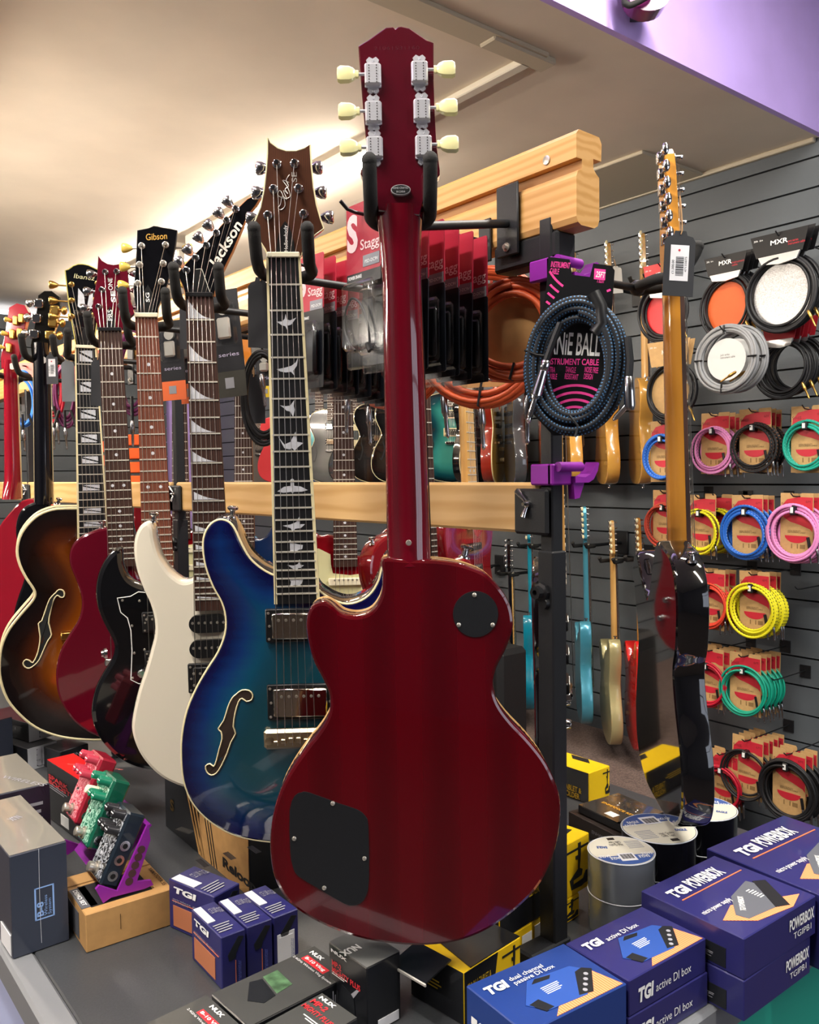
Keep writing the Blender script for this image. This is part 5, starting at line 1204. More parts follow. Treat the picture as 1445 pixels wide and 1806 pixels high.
def blister(front):
    """a long hanging card in clear plastic; the front one is transparent with a cable inside"""
    t = thing('blister_pack', 'blister pack', 'blister pack')
    W, H = .076, .186
    def rr(w, y0, y1, r=.006):
        p = []
        for cx_, cy_, a0 in ((w / 2 - r, y1 - r, 0), (-w / 2 + r, y1 - r, 90), (-w / 2 + r, y0 + r, 180), (w / 2 - r, y0 + r, 270)):
            for k in range(4): a = rad(a0 + 30 * k); p.append((cx_ + r * math.cos(a), cy_ + r * math.sin(a)))
        return p
    mb = MB()
    if front: mb.prism(rr(W * .97, -.075, .012, .003), -.0012, .0); mb.prism(rr(W * .97, -.090, -.075, .002), -.0012, 0, 1)
    else: mb.prism(rr(W * .97, -.070, .012, .003), -.0012, .0); mb.prism(rr(W * .97, -H, -.070, .003), -.0012, 0, 1)
    mb.build('printed_card', [cardred, carddark], t)
    mb = MB(); mb.box((.0, -.070, .0002), (W * .46, -.056, .0006)); mb.build('grey_band', cardgrey, t)
    text('POWER SNAKE', .006, WHITE, t, MX.Translation((-W * .44, -.082, .0004)), width=.030, bold=.02)
    text('Stagg', .018, mat('card_pale_print', 'e6c8c8', .5), t, MX.Translation((-.006, -.048, .0006)), width=.040, bold=.01)
    text('S', .06, MATS['card_pale_print'], t, MX.Translation((-W * .46, -.045, .0004)), width=.024, height=.048, bold=.04)
    text('PSD-DC9V', .006, WHITE, t, MX.Translation((.004, -.066, .0008)), width=.028)
    if front:
        mb = MB(); pp = ccw(rr(W, -H - .003, .016)); mb.add([(q[0], q[1], .0016) for q in pp], [tuple(range(len(pp)))]); mb.build('clear_sleeve', clear, t)
    mb = MB(); b = .012
    mb.box((-W * .45, -H + .012, .0018), (W * .45, -.088, .0018 + b), 0, .006); mb.build('clear_bubble', clear2, t, 40)
    mb = MB(); mb.box((-W * .38, -H - .012, .001), (W * .44, -H + .012, .008), 0, .003); mb.build('clear_foot', clear2, t)
    mb = MB()
    if front:
        mb.tube(smooth_open([(-.01, -.174, .007), (-.028, -.155, .007), (-.033, -.13, .007), (-.018, -.108, .007), (.004, -.118, .007), (.018, -.145, .007), (.022, -.168, .007)], 5), .0016, 6)
        mb.tube([(.018, -.168, .007), (.024, -.178, .007)], .004, 8)
    else: mb.box((-W * .36, -H + .02, .003), (-W * .02, -.10, .011), 0, .004); mb.box((W * .02, -H + .02, .003), (W * .36, -.10, .011), 0, .004)
    mb.build('cable_inside', BLACK, t, 40)
    return t
pf = blister(True); pb = blister(False); used = {}
def blister_row(y, x0, x1, n, ztop, front, where):
    for i in range(n):
        src = pf if (front and i == 0) else pb
        t = src if src.name not in used else copy_tree(src); used[src.name] = 1
        x = x0 + (x1 - x0) * i / (n - 1)
        t.matrix_world = frame((x, y, ztop - .003 * i), (0, -1, 0), (0, 0, 1)) @ MX.Rotation(rad(random.uniform(-2, 2)), 4, 'Z')
        nth = ('front', 'second', 'third', 'fourth', 'fifth', 'sixth', 'seventh', 'eighth', 'ninth', 'rearmost')[i if i < n - 1 else 9]
        tag(t, ('emptied clear blister pack, %s of %s' if front and i == 0 else 'maroon and midnight blue blister pack, %s of %s') % (nth, where), 'blister pack', 'blister packs on ' + where)
    rail_hook(y, ztop - .004, x0 - .03, 'black wire hook carrying ' + where)
q = on_x(640, 352, .635)
blister_row(q.y, .635, .815, 8, q.z - .014, True, 'the hook by the cherry neck')
q2 = on_x(552, 452, .70)
blister_row(q2.y, .695, .842, 8, q2.z - .012, False, 'the hook beside the bird inlays')

# orange cables with kraft cards behind them
orange = mat('orange_pvc', 'c8562e', .45)
def orange_coil(label, px, py, Z, R, yaw, seed, plugs):
    t = thing('cable_coil', label, 'cable coil', plane_frame(px, py, Z, yaw), 'orange cables on the rack')
    mb = MB(); mb.tube(ring_path(R, .0042, 9, seed, wob=.4), .0042, 8); mb.build('coil', orange, t, 60)
    mb = MB(); mb.prism([(-.055, -R * .8), (.05, -R * .8), (.05, R * .86), (-.055, R * .86)], -.022, -.020); mb.build('card', KRAFT, t)
    mb = MB(); mb.tube([(.004, -R * .75, .012), (-.002, -R * 1.12, .014), (0, -R * 1.14, -.012)], .002, 6); mb.build('cable_tie', BLACK, t)
    for (x, y, d) in plugs:
        mb = MB(); mb.tube([(x, y + .03, .0), (x, y, .0)], .004, 8); jack(mb, (x, y, 0), d, 1.15, 1); mb.build('jack_plug', [BLACK, PLUG], t, 50)
orange_coil('orange cable coil hanging right of the blister packs', 848, 592, 1.33, .098, -20, 5, [(.0, -.11, (.05, -1, 0)), (-.062, -.09, (.1, -1, 0)), (.075, -.075, (-1, .1, 0))])
orange_coil('second orange cable coil hanging behind the cherry neck', 690, 620, 1.50, .090, -20, 8, [(-.045, -.095, (.05, -1, 0)), (-.085, -.075, (-.05, -1, 0)), (.02, -.098, (.15, -1, 0))])
orange_coil('third orange cable coil, partly hidden behind the nearer one', 905, 585, 1.20, .060, -20, 9, [(.02, -.09, (0, -1, 0))])

# violet printed hooks clamped round the upright
def violet_hook(label, zc, up):
    o = V((BX + .011, BY, zc)); t = thing('cable_hook', label, 'cable hook', MX.Translation(o), 'violet hooks on the upright')
    mb = MB()
    mb.box((-.022, -.019, -.014), (-.0115, .019, .014), 0, .002); mb.box((.0115, -.019, -.014), (.017, .019, .014), 0, .002); mb.box((-.022, -.022, -.014), (.017, -.0115, .014), 0, .002)
    mb.build('clamp', PURPLE, t)
    mb = MB(); pts = [(.002, -.012), (.030, -.014), (.046, -.008), (.058, .006), (.064, .014), (.070, .012), (.066, -.002), (.054, -.018), (.040, -.024), (.002, -.024)]
    mb.prism(pts, -.010, .010); mb.v = [(v[0] * .72 + .012, -v[2] - .020, v[1] * .72 + .006) for v in mb.v]; mb.f = [f[::-1] for f in mb.f]; mb.build('arm', PURPLE, t)
    mb = MB(); mb.prism([(.004, -.012), (.036, -.014), (.022, -.044), (.008, -.046)], -.005, .005); mb.v = [(v[0] * .72 + .012, -v[2] - .020, v[1] * .72) for v in mb.v]; mb.f = [f[::-1] for f in mb.f]; mb.build('gusset', PURPLE, t)
    mb = MB(); mb.cyl((-.016, -.025, .010), (.030, -.025, .010), .0065, 14); mb.build('cross_bar', PURPLE, t, 50)
violet_hook('violet printed hook on the upright, next to the middle rail', on_x(975, 837, BX).z, 1)
violet_hook('violet printed hook on the upright that carries the braided cable card', on_x(975, 475, BX).z, 1)

# blue braided cable on its black and pink card
mxc = plane_frame(1022, 610, 1.06, -16, -3.5)
t = thing('cable_pack', 'blue black braided cable tied to a black and pink card on the upright', 'cable pack', mxc)
inv = mxc.inverted(); O = mxc.translation; Nn = V((mxc[0][2], mxc[1][2], mxc[2][2]))
def lc(px, py, zo=0.0):
    q = inv @ on_plane(px, py, O + Nn * zo, Nn); return (q.x, q.y)
card = [lc(*p) for p in ((966, 450), (1004, 455), (1008, 482), (1040, 486), (1046, 462), (1078, 466), (1084, 474), (1078, 560), (1100, 640), (1090, 720), (1040, 765), (975, 768), (930, 720), (932, 640), (952, 575), (963, 500))]
mb = MB(); mb.prism(card, -.010, -.008); cd = mb.build('card', mat('black_gloss_card', '101013', .3), t)
card_in = inset(ccw(card), .0015)
def arcs(px, py, Rs, w, a0, a1, nm):
    c = lc(px, py); mb = MB()
    for R in Rs:
        p = []
        for k in range(13): a = rad(a0 + (a1 - a0) * k / 12); p.append((c[0] + (R + w / 2) * math.cos(a), c[1] + (R + w / 2) * math.sin(a)))
        for k in range(12, -1, -1): a = rad(a0 + (a1 - a0) * k / 12); p.append((c[0] + (R - w / 2) * math.cos(a), c[1] + (R - w / 2) * math.sin(a)))
        for k in range(12):
            if not (inside(p[k], card_in) and inside(p[k + 1], card_in) and inside(p[24 - k], card_in)): continue
            mb.add([(*p[k], -.0076), (*p[k + 1], -.0076), (*p[24 - k], -.0076), (*p[25 - k], -.0076)], [(3, 2, 1, 0)])
    mb.build('pink_rings', PINK, cd)
arcs(1012, 762, (.014, .023, .032, .041, .050, .059), .0032, 52, 128, 0)
arcs(1045, 430, (.060, .069, .078, .087), .0028, 186, 236, 0)
arcs(1045, 430, (.060, .069, .078), .0028, 290, 318, 0)
def ct(s_, px, py, px2, py2, m, bold=.0, hgt=None, nm='lettering'):
    a = lc(px, py); b = lc(px2, py2); d = V(b) - V(a)
    text(s_, .01, m, cd, MX.Translation((a[0], a[1], -.0075)) @ MX.Rotation(math.atan2(d.y, d.x), 4, 'Z'), width=d.length, bold=bold, height=hgt)
ct('INSTRUMENT\nCABLE', 970, 468, 1004, 471, PINK, .02)
a, b, c, d = lc(1048, 471), lc(1068, 473), lc(1067, 492), lc(1047, 490); mb = MB(); mb.prism([a, b, c, d], -.0078, -.0074); mb.build('pink_panel', PINK, cd)
a = lc(1050, 486); b = lc(1066, 488); d = V(b) - V(a); text('25FT', .01, WHITE, cd, MX.Translation((a[0], a[1], -.0072)) @ MX.Rotation(math.atan2(d.y, d.x), 4, 'Z'), width=d.length, bold=.02)
ct('7.62m', 1052, 496, 1064, 497, PINK)
ct('ERNiE BALL', 958, 622, 1056, 626, WHITE, .015, .028)
ct('INSTRUMENT CABLE', 960, 641, 1055, 643, PINK, .02, .008)
ct('ULTRA\nFLEXIBLE', 962, 655, 982, 656, PINK, .01); ct('TANGLE\nRESISTANT', 996, 655, 1020, 657, PINK, .01); ct('NOISE FREE\nDESIGN', 1030, 655, 1054, 657, PINK, .01)
cc = lc(1018, 648); bm_ = braid('blue_black_braid', '10141c', '4a7aa8', 2, 120, thr=.80)
cx_, cy_ = cc; rx = (lc(1112, 648)[0] - lc(922, 648)[0]) / 2 - .006; ry = (lc(1018, 522)[1] - lc(1018, 774)[1]) / 2 - .006
mb = MB(); rnd = random.Random(3)
pts = []
for i in range(9 * 48):
    k = i / 48; a = 2 * PI * i / 48; off = .0066 * (1.7 + 1.7 * math.sin(k * 2.3 + .5)); zz = .004 + .0085 * (1 + math.sin(k * 3.9 + 1)) * .9
    pts.append((cx_ + (rx - off + .0012 * math.sin(2 * a + k)) * math.sin(a), cy_ + (ry - off * 1.1) * math.cos(a), zz))
mb.tube(pts, .0043, 10, uv=True); mb.build('cable_coil', bm_, t, 60)
def seg(name, pts_px, r, m, zo=.02, n=10):
    mb = MB(); mb.tube([(*lc(*p), zo) for p in pts_px], r, n); return mb.build(name, m, t, 50)
seg('velcro_strap', [(1048, 522), (1060, 545), (1064, 575), (1052, 592)], .009, BLACK, .016)
a = lc(968, 640); b = lc(936, 748); dv = (V(b) - V(a)).normalized()
mb = MB(); mb.tube([(*lc(992, 575), .024), (*lc(980, 606), .024), (*a, .024)], .0046, 8, 0)
mb.lathe((*a, .024), (dv.x, dv.y, 0), [(0, .005), (.002, .0066), (.012, .0066), (.013, .0058), (.028, .0066), (.044, .0072), (.045, .0058), (.048, .0056), (.049, .0036), (.070, .0034), (.073, .0025), (.076, .0036), (.080, .001)], 16, 1); mb.build('jack_plug', [BLACK, CHROME], t, 40)
a = lc(1110, 668); mb = MB(); mb.tube([(*lc(1108, 600), .02), (*lc(1112, 640), .022), (*a, .022)], .0048, 8, 0)
dv = V(lc(1112, 712)) - V(a); mb.lathe((*a, .022), (dv.x, dv.y, 0), [(0, .0056), (.002, .0066), (.034, .0068), (.040, .005)], 14, 1); b = lc(1112, 712); dv = V(lc(1088, 738)) - V(b)
mb.lathe((*b, .022), (dv.x, dv.y, 0), [(-.004, .005), (.004, .0052), (.006, .0036), (.024, .0034), (.029, .0012)], 14, 1); mb.build('angled_jack_plug', [BLACK, CHROME], t, 40)
seg('cable_tie', [(930, 622), (950, 630), (968, 632)], .0016, BLACK, .022, 6)
seg('cable_tie', [(1008, 735), (1022, 752), (1018, 772)], .0016, BLACK, .022, 6)

# price tags on strings
def price_tag(label, px, py, Z, w, h, yaw, m, group=None, sticker=False, roll=0, strlen=.03, stm=None, turn=0):
    t = thing('price_tag', label, 'price tag', plane_frame(px, py, Z, yaw, roll), group)
    p = [(-w / 2, -h), (w / 2, -h), (w / 2, -.012), (w / 2 - .004, -.006), (w * .22, -.004), (w * .18, .002), (-w * .18, .002), (-w * .22, -.004), (-w / 2 + .004, -.006), (-w / 2, -.012)]
    mb = MB(); mb.prism(p, -.0006, .0006); mb.build('card', m, t)
    mb = MB(); mb.tube(smooth_open([(0, -.003, .0012), (.001, .008, .002), (-.003, strlen, -.002), (-.001, .008, -.002), (0, -.003, -.001)], 4), .0009, 5); mb.build('string', mat('jute_string', 'b08a60', .8), t, 60)
    if sticker:
        mb = MB(); mb.box((-w * .30, -h * .76, .0007), (w * .30, -h * .20, .0010), 0, .0); s_ = mb.build('barcode_label', mat('label_paper', 'e6e6ea', .5), t)
        mb = MB(); rnd = random.Random(4); y = -h * .68
        while y < -h * .38:
            hh = rnd.choice((.0006, .0010, .0015)); mb.box((-w * .12, y, .0010), (w * .14, y + hh, .0012)); y += hh + rnd.choice((.0006, .0009))
        mb.build('barcode', BLACK, s_)
        text('£1,300.00', .005, BLACK, s_, MX.Translation((-w * .17, -h * .66, .0012)) @ MX.Rotation(PI / 2, 4, 'Z'), width=h * .22)
        text('47133875', .004, BLACK, s_, MX.Translation((w * .24, -h * .62, .0012)) @ MX.Rotation(PI / 2, 4, 'Z'), width=h * .24)
        mb = MB(); mb.lathe((-w * .02, -h * .28, .001), (0, 0, 1), [(0, .0016), (.0003, .0016)], 10); mb.build('red_dot', REDP, s_)
    return t
tagblk = mat('black_tag_card', '26272b', .6)
price_tag('large black price tag with barcode label on the amber necked guitar', 1201, 410, 1.165, .043, .0865, 4, tagblk, sticker=True, roll=-3, strlen=.05)
price_tag('black price tag left of the bird inlay fretboard', 459, 492, 1.19, .034, .096, 20, tagblk, roll=-1, strlen=.035)
price_tag('black price tag left of the shark fin fretboard', 328, 532, 1.44, .022, .080, 20, tagblk)
price_tag('narrow black price tag left of the wine red guitar neck', 172, 632, 1.79, .025, .100, 20, tagblk, roll=-2)
price_tag('dark grey price tag between the black neck and the archtop neck', 119, 634, 1.95, .030, .096, 0, mat('grey_tag_card', '6a6d72', .6), strlen=.05)
price_tag('charcoal price tag with a white sticker beside the black neck', 91, 622, 2.07, .028, .076, 0, mat('charcoal_tag', '3c3d42', .6), sticker=True)
price_tag('small white price tag on a chain left of the black price tag', 1086, 470, 3.36, .046, .105, 0, mat('white_tag_card', 'dcdcd8', .6), roll=4)
price_tag('black price tag below the lilac wall, behind the bird inlays', 447, 662, 1.6, .042, .09, 20, tagblk)

# string and accessory packs deeper along the rail
def string_pack(label, px, py, Z, w, h, roll, accent, tilt=0):
    t = thing('accessory_pack', label, 'accessory pack', plane_frame(px, py, Z, -12, roll), 'accessory packs on the rack')
    mb = MB(); mb.box((-w / 2, -h, -.001), (w / 2, 0, .001)); mb.box((-w / 2, -h, .0011), (w / 2, -h * .76, .0016), 1)
    mb.build('card', [mat('dark_pack_card', '1e1e21', .3), accent], t)
    mb = MB(); mb.box((-w * .42, -h * .52, .001), (w * .42, -h * .12, .012), 0, .005); mb.build('clear_bubble', clear2, t, 30)
    mb = MB(); mb.box((-w * .25, -h * .46, .003), (w * .2, -h * .26, .010), 0, .003); mb.lathe((0, -h * .18, .002), (0, 0, 1), [(0, w * .2), (.006, w * .2)], 16); mb.build('metal_part', NICKEL, t)
    text('series', .01, mat('lilac_grey_print', 'a9a0b8', .5), t, MX.Translation((-w * .35, -h * .62, .0017)), width=w * .7)
    mb = MB(); mb.box((-w * .2, -h * .92, .0017), (w * .1, -h * .82, .0022)); mb.build('printed_part', cardgrey, t)
string_pack('accessory pack with an orange foot right of the brown fretboard', 299, 566, 1.70, .052, .158, 3, mat('orange_band', 'd9622a', .5))
string_pack('second accessory pack with an orange foot, behind a black tag', 328, 566, 1.76, .050, .170, 4, MATS['orange_band'])
string_pack('tall accessory pack with gold lettering right of the shark fin fretboard', 392, 512, 1.50, .055, .188, 5, mat('olive_black_band', '2c2a22', .4))
string_pack('yellow edged pack hung behind the bird inlay fretboard', 468, 618, 1.64, .04, .09, 0, mat('yellow_band', 'd9b81e', .5))
# black cable behind the bird inlay fretboard
t = thing('cable_coil', 'black cable loop hanging against the lilac wall', 'cable coil', plane_frame(464, 700, 1.55, 0))
mb = MB(); mb.tube([(v[0] * .55, v[1] * 1.25, v[2]) for v in ring_path(.062, .0036, 5, 77)], .0036, 7); mb.build('coil', cmats['plain'], t, 60)
mb = MB(); jack(mb, (0, .04, .012), (.1, -1, 0)); mb.build('jack_plug', PLUG, t, 50)

# coloured patch cables and red cards at the left, beyond the rail
def hanging_loop(label, px, py, Z, w, h, cm, seed, nplug=2):
    t = thing('cable_coil', label, 'cable coil', plane_frame(px, py, Z, 0), 'cables hanging at the far left')
    mb = MB(); mb.tube([(v[0] * w / .1, v[1] * h / .1, v[2]) for v in ring_path(.05, .004, 5, seed)], .0042, 7); mb.build('coil', cm, t, 60)
    for i in range(nplug):
        x = (i - nplug / 2 + .5) * .035; mb = MB(); mb.tube([(x * .5, -h * .3, .012), (x, -h * .62, .012)], .004, 7); jack(mb, (x, -h * .62, .012), (.05 * i, -1, 0), 1.1, 1); mb.build('jack_plug', [BLACK, PLUG], t, 50)
vio = mat('plum_pvc', '6e2a5a', .4); sky = mat('sky_blue_pvc', '2a78d8', .4)
hanging_loop('sky blue cable coil between the cherry and black necks', 42, 705, 2.62, .07, .15, sky, 3, 3)
hanging_loop('red cable coil behind the black neck', 92, 690, 2.58, .06, .155, cmats['crimson'], 4, 2)
hanging_loop('plum purple cable coil left of the archtop neck', 116, 695, 2.58, .06, .165, vio, 5, 3)
hanging_loop('plum purple cable between the wine red and brown fretboards', 234, 660, 2.05, .07, .18, vio, 6, 1)
def red_card(px, py, Z, i):
    t = thing('cable_card', ('leftmost', 'second', 'third', 'fourth', 'fifth')[i] + ' red topped cable card hanging under the lights at the far left', 'cable card', plane_frame(px, py, Z, -8), 'red topped cable cards')
    mb = MB(); mb.box((-.026, -.06, -.001), (.026, 0, .001)); mb.build('card', mat('salmon_card', 'd86a62', .5), t)
    mb = MB(); mb.tube([(0, -.012, .002), (0, -.012, .022)], .003, 6); mb.build('peg', BLACK, t)
    mb = MB(); mb.box((-.026, -.09, -.001), (.026, -.061, .001)); mb.build('kraft_foot', KRAFT2, t)
for i, (x, y) in enumerate(((46, 640), (70, 650), (98, 628), (128, 642), (172, 618))): red_card(x, y, (2.9, 2.72, 2.68, 2.46, 2.2)[i], i)
t = thing('storage_case', 'black case with a pale label behind the cherry neck', 'case', plane_frame(42, 705, 3.5, 0)); mb = MB(); mb.box((-.05, -.09, -.02), (.05, .09, .02), 0, .004); mb.build('case_body', BLACK, t); mb = MB(); mb.box((.0, -.05, .0205), (.035, .05, .0215)); mb.build('label', cardgrey, t)
for i in range(6):
    t = thing('orange_box', 'orange pocket box behind the fretboards, ' + ('top', 'second', 'third', 'fourth', 'fifth', 'bottom')[i] + ' of its stack', 'box', plane_frame(239 if i < 4 else 184, 766 + 24 * (i % 4) + (12 if i >= 4 else 0), 3.0, 0), 'orange boxes behind the fretboards')
    mb = MB(); mb.box((-.04, -.04, -.03), (.04, -.002, .03), 0, .003); mb.build('carton', mat('hot_orange', 'ee5a1a', .45), t); mb = MB(); mb.box((-.03, -.043, -.02), (.03, -.0402, .031)); mb.build('black_band', BLACK, t)

# violet lamp-like instrument on the bulkhead
o = on_y(1140, 8, BULK - .10); t = thing('wall_guitar', 'violet and black body end with a tubular stand, hung on the lilac bulkhead', 'guitar', frame(o, RH, UZ))
vm = mat('violet_burst', '7c2a64', .18, coat=1)
mb = MB(); pts = smooth_closed([(-.05, .08), (-.058, .03), (-.04, -.012), (.0, -.028), (.04, -.016), (.058, .02), (.062, .08)], 3); mb.prism(pts, -.03, .02); mb.build('body', vm, t, 40)
mb = MB(); mb.prism([(q[0] * .98, q[1] * .9 - .002) for q in pts], .0195, .022); mb.build('front_plate', vm, t)
mb = MB(); mb.tube(smooth_open([(-.064, .10, .03), (-.064, .0, .03), (-.058, -.016, .032), (-.044, -.018, .034), (-.005, .0, .04), (.005, .02, .04), (.006, .10, .03)], 5), .0075, 12); mb.build('stand_tube', FOAM, t, 60)
mb = MB(); mb.lathe((.034, .018, .020), (0, 0, 1), [(0, .017), (.005, .016), (.0055, .012)], 20); mb.build('round_badge', BLACK, t, 40)
mb = MB(); mb.box((-.02, .0, -.085), (.02, .06, -.03)); mb.build('wall_mount', BLACK, t)
# ------------------------------------------------------------------ boxes and tape on the counter
def proj_y(p):
    d = p - EYE; z = d.dot(FWD); return 903 - FPX * d.dot(UPV) / z
def zup(P, py):
    lo, hi = P.z, P.z + .8
    for _ in range(40):
        m = (lo + hi) / 2
        if proj_y(V((P.x, P.y, m))) > py: lo = m
        else: hi = m
    return (lo + hi) / 2
class Box:
    """local frame: origin at the near bottom corner, x to the right corner, y to the left corner, z up"""
    def __init__(s, name, label, zb, zt, A=None, B=None, C=None, D=None, mats=None, group=None, cat='box', bevel=.0012, lid=False):
        zb = zb + .0004 if zb == CZ else zb
        w = {k: on_z(*v, zt) for k, v in dict(A=A, B=B, C=C, D=D).items() if v}
        if 'B' not in w: w['B'] = w['A'] + w['C'] - w['D']
        if 'A' not in w: w['A'] = w['B'] + w['D'] - w['C']
        if 'C' not in w: w['C'] = w['B'] + w['D'] - w['A']
        ex = (w['C'] - w['B']); ey = (w['A'] - w['B'])
        s.lx, s.ly, s.h = ex.length, ey.length, zt - zb
        ex.normalize(); ey.normalize()
        # square the corner evenly
        m = (ex - ey).normalized(); k = (ex + ey).normalized(); ex = (m + k).normalized(); ey = (k - m).normalized()
        s.mx = frame(V((w['B'].x, w['B'].y, zb)), ex, ey)
        s.zt, s.zb = zt, zb; s.lx -= .0012; s.ly -= .0012
        s.root = thing(name, label, cat, s.mx, group)
        mats = mats or [BLACK]
        mb = MB(); e = .0006
        mb.box((0, 0, 0), (s.lx, s.ly, s.h), 0, bevel)
        o0 = len(mats)
        s.body = mb.build('carton', mats[0], s.root)
        if len(mats) > 1 and mats[1]: s.quad('top', 0, 0, 1, 1, mats[1], 'top_panel', .0004)
        if len(mats) > 2 and mats[2]: s.quad('right', 0, 0, 1, 1, mats[2], 'end_panel', .0004)
        if len(mats) > 3 and mats[3]: s.quad('left', 0, 0, 1, 1, mats[3], 'side_panel', .0004)
    def fr(s, face, u, v, e=.0008, rot=0):
        if face == 'top': m = frame((u * s.lx, v * s.ly, s.h + e), (1, 0, 0), (0, 1, 0))
        elif face == 'right': m = frame((u * s.lx, -e, v * s.h), (1, 0, 0), (0, 0, 1))
        else: m = frame((-e, (1 - u) * s.ly, v * s.h), (0, -1, 0), (0, 0, 1))
        return m @ MX.Rotation(rad(rot), 4, 'Z')
    def dims(s, face): return (s.lx, s.ly) if face == 'top' else (s.lx, s.h) if face == 'right' else (s.ly, s.h)
    def poly(s, face, pts, m, name='printed_panel', e=.0006, parent=None):
        W, H = s.dims(face); mb = MB(); mb.prism([(p[0] * W, p[1] * H) for p in pts], -e, 0)
        return link(name, mb.mesh(name, m), parent or s.root, s.fr(face, 0, 0, e + .0002))
    def quad(s, face, u0, v0, u1, v1, m, name='printed_panel', e=.0006): 
        if (u0, v0, u1, v1) == (0, 0, 1, 1):
            u0 = v0 = .008; u1 = v1 = .992
        return s.poly(face, [(u0, v0), (u1, v0), (u1, v1), (u0, v1)], m, name, e)
    def txt(s, face, str_, u, v, wfrac, m=None, rot=0, bold=0.0, e=.0012, hfrac=None, shear=0, align='LEFT'):
        W, H = s.dims(face); r = abs(rot) % 180
        base = W if r < 45 or r > 135 else H; hb_ = H if r < 45 or r > 135 else W
        return text(str_, .01, m or WHITE, s.root, s.fr(face, u, v, e, rot), width=wfrac * base, height=hfrac * hb_ if hfrac else None, bold=bold, shear=shear, align=align)
    def barcode(s, face, u0, v0, u1, v1, along='u', seed=1):
        q = s.quad(face, u0, v0, u1, v1, mat('label_paper', 'e6e6ea', .5), 'barcode_label', .0010)
        W, H = s.dims(face); rnd = random.Random(seed); mb = MB(); du, dv = u1 - u0, v1 - v0
        t = .12
        while t < .86:
            w = rnd.choice((.02, .03, .05))
            if along == 'u': mb.box(((u0 + t * du) * W, (v0 + .22 * dv) * H, 0), ((u0 + (t + w) * du) * W, (v0 + .82 * dv) * H, .0002))
            else: mb.box(((u0 + .22 * du) * W, (v0 + t * dv) * H, 0), ((u0 + .82 * du) * W, (v0 + (t + w) * dv) * H, .0002))
            t += w + rnd.choice((.02, .03))
        me = mb.mesh('barcode', BLACK); link('barcode', me, q, q.matrix_local.inverted() @ s.fr(face, 0, 0, .0013))
    def lines(s, face, u0, v0, u1, v1, n, m, along='u', e=.0009, seed=3):
        W, H = s.dims(face); mb = MB(); rnd = random.Random(seed)
        for i in range(n):
            t = (i + .25) / n; k = rnd.uniform(.55, 1)
            if along == 'u': mb.box((u0 * W, (v0 + t * (v1 - v0)) * H, 0), ((u0 + k * (u1 - u0)) * W, (v0 + (t + .4 / n) * (v1 - v0)) * H, .0002))
            else: mb.box(((u0 + t * (u1 - u0)) * W, v0 * H, 0), ((u0 + (t + .4 / n) * (u1 - u0)) * W, (v0 + k * (v1 - v0)) * H, .0002))
        return link('small_print', mb.mesh('small_print', m), s.root, s.fr(face, 0, 0, e))

indigo = mat('indigo_carton', '2a2964', .33, coat=.3); indigo_l = mat('blue_carton', '203a7c', .33, coat=.3)
hatch = mat('orange_hatch', 'e08a54', .45)
if True:
    nt = hatch.node_tree; tc = nt.nodes.new('ShaderNodeTexCoord'); w = nt.nodes.new('ShaderNodeTexWave'); w.inputs['Scale'].default_value = 90; w.bands_direction = 'X'
    r = nt.nodes.new('ShaderNodeValToRGB'); r.color_ramp.elements[0].color = lin('d8703c'); r.color_ramp.elements[1].color = lin('f0a878')
    nt.links.new(tc.outputs['Object'], w.inputs['Vector']); nt.links.new(w.outputs['Fac'], r.inputs['Fac']); nt.links.new(r.outputs['Color'], nt.nodes['Principled BSDF'].inputs['Base Color'])
slate = mat('slate_carton', '3a3d49', .4, coat=.3); slate_top = mat('grey_film_top', '85827a', .22, coat=.6); dkc = mat('near_black_carton', '15161a', .3, coat=.3)
redl = mat('red_lettering', 'd8323a', .45); orl = mat('orange_line', 'e27a50', .5); grl = mat('grey_lettering', '9a9aa2', .5)
unit_g = mat('printed_unit_grey', '5d6068', .4); unit_b = mat('printed_unit_blue', '2c4f9c', .4); unit_k = mat('printed_unit_black', '1c1e22', .4)

# stacked power supply cartons at the right
def powerbox(label, zb, zt, full=True, **c):
    b = Box('power_supply_box', label, zb, zt, mats=[indigo], group='indigo power supply boxes', **c)
    if full:
        b.txt('top', 'TGI', .10, .72, .22, bold=.05, hfrac=.13, shear=.15); b.txt('top', 'POWERBOX', .36, .72, .42, bold=.03, hfrac=.16)
        b.poly('top', [(.12, .66), (.93, .66), (.93, .672), (.12, .672)], orl, 'orange_line'); b.txt('top', 'micro power supply', .06, .40, .36, hfrac=.07)
        b.poly('top', [(.10, .26), (.34, .36), (.92, .10), (.70, .02), (.30, .08)], hatch, 'orange_hatched_panel')
        b.poly('top', [(.24, .24), (.27, .14), (.62, .10), (.82, .40), (.78, .52), (.46, .44)], unit_g, 'pictured_unit', .0009)
        b.poly('top', [(.58, .105), (.70, .05), (.92, .42), (.82, .48)], unit_k, 'pictured_unit_edge', .0010)
        b.txt('top', 'TGI POWERBOX', .35, .22, .22, rot=38, bold=.02, e=.0016)
        b.lines('top', .62, .26, .70, .42, 6, WHITE, 'u', .0016)
    b.txt('right', 'POWERBOX', .60, .50, .36, bold=.03, hfrac=.30, shear=0); b.txt('right', 'TGIPB1', .66, .24, .26, hfrac=.16)
    b.poly('left', [(.30, .08), (.84, .08), (.84, .56), (.30, .56)], unit_k, 'spec_window'); b.lines('left', .36, .16, .80, .34, 5, grl)
    return b
ht = .558; zt = EYE.z - ht; hb_ = (zt - CZ) / 2
powerbox('upper indigo power supply box of the stack at the right edge', CZ + hb_, zt, A=(1128, 1571), B=(1313, 1656), C=(1443, 1580))
powerbox('lower indigo power supply box, under another one at the right edge', CZ, CZ + hb_ - .0005, full=False, A=(1128, 1646), B=(1313, 1731), C=(1443, 1655))
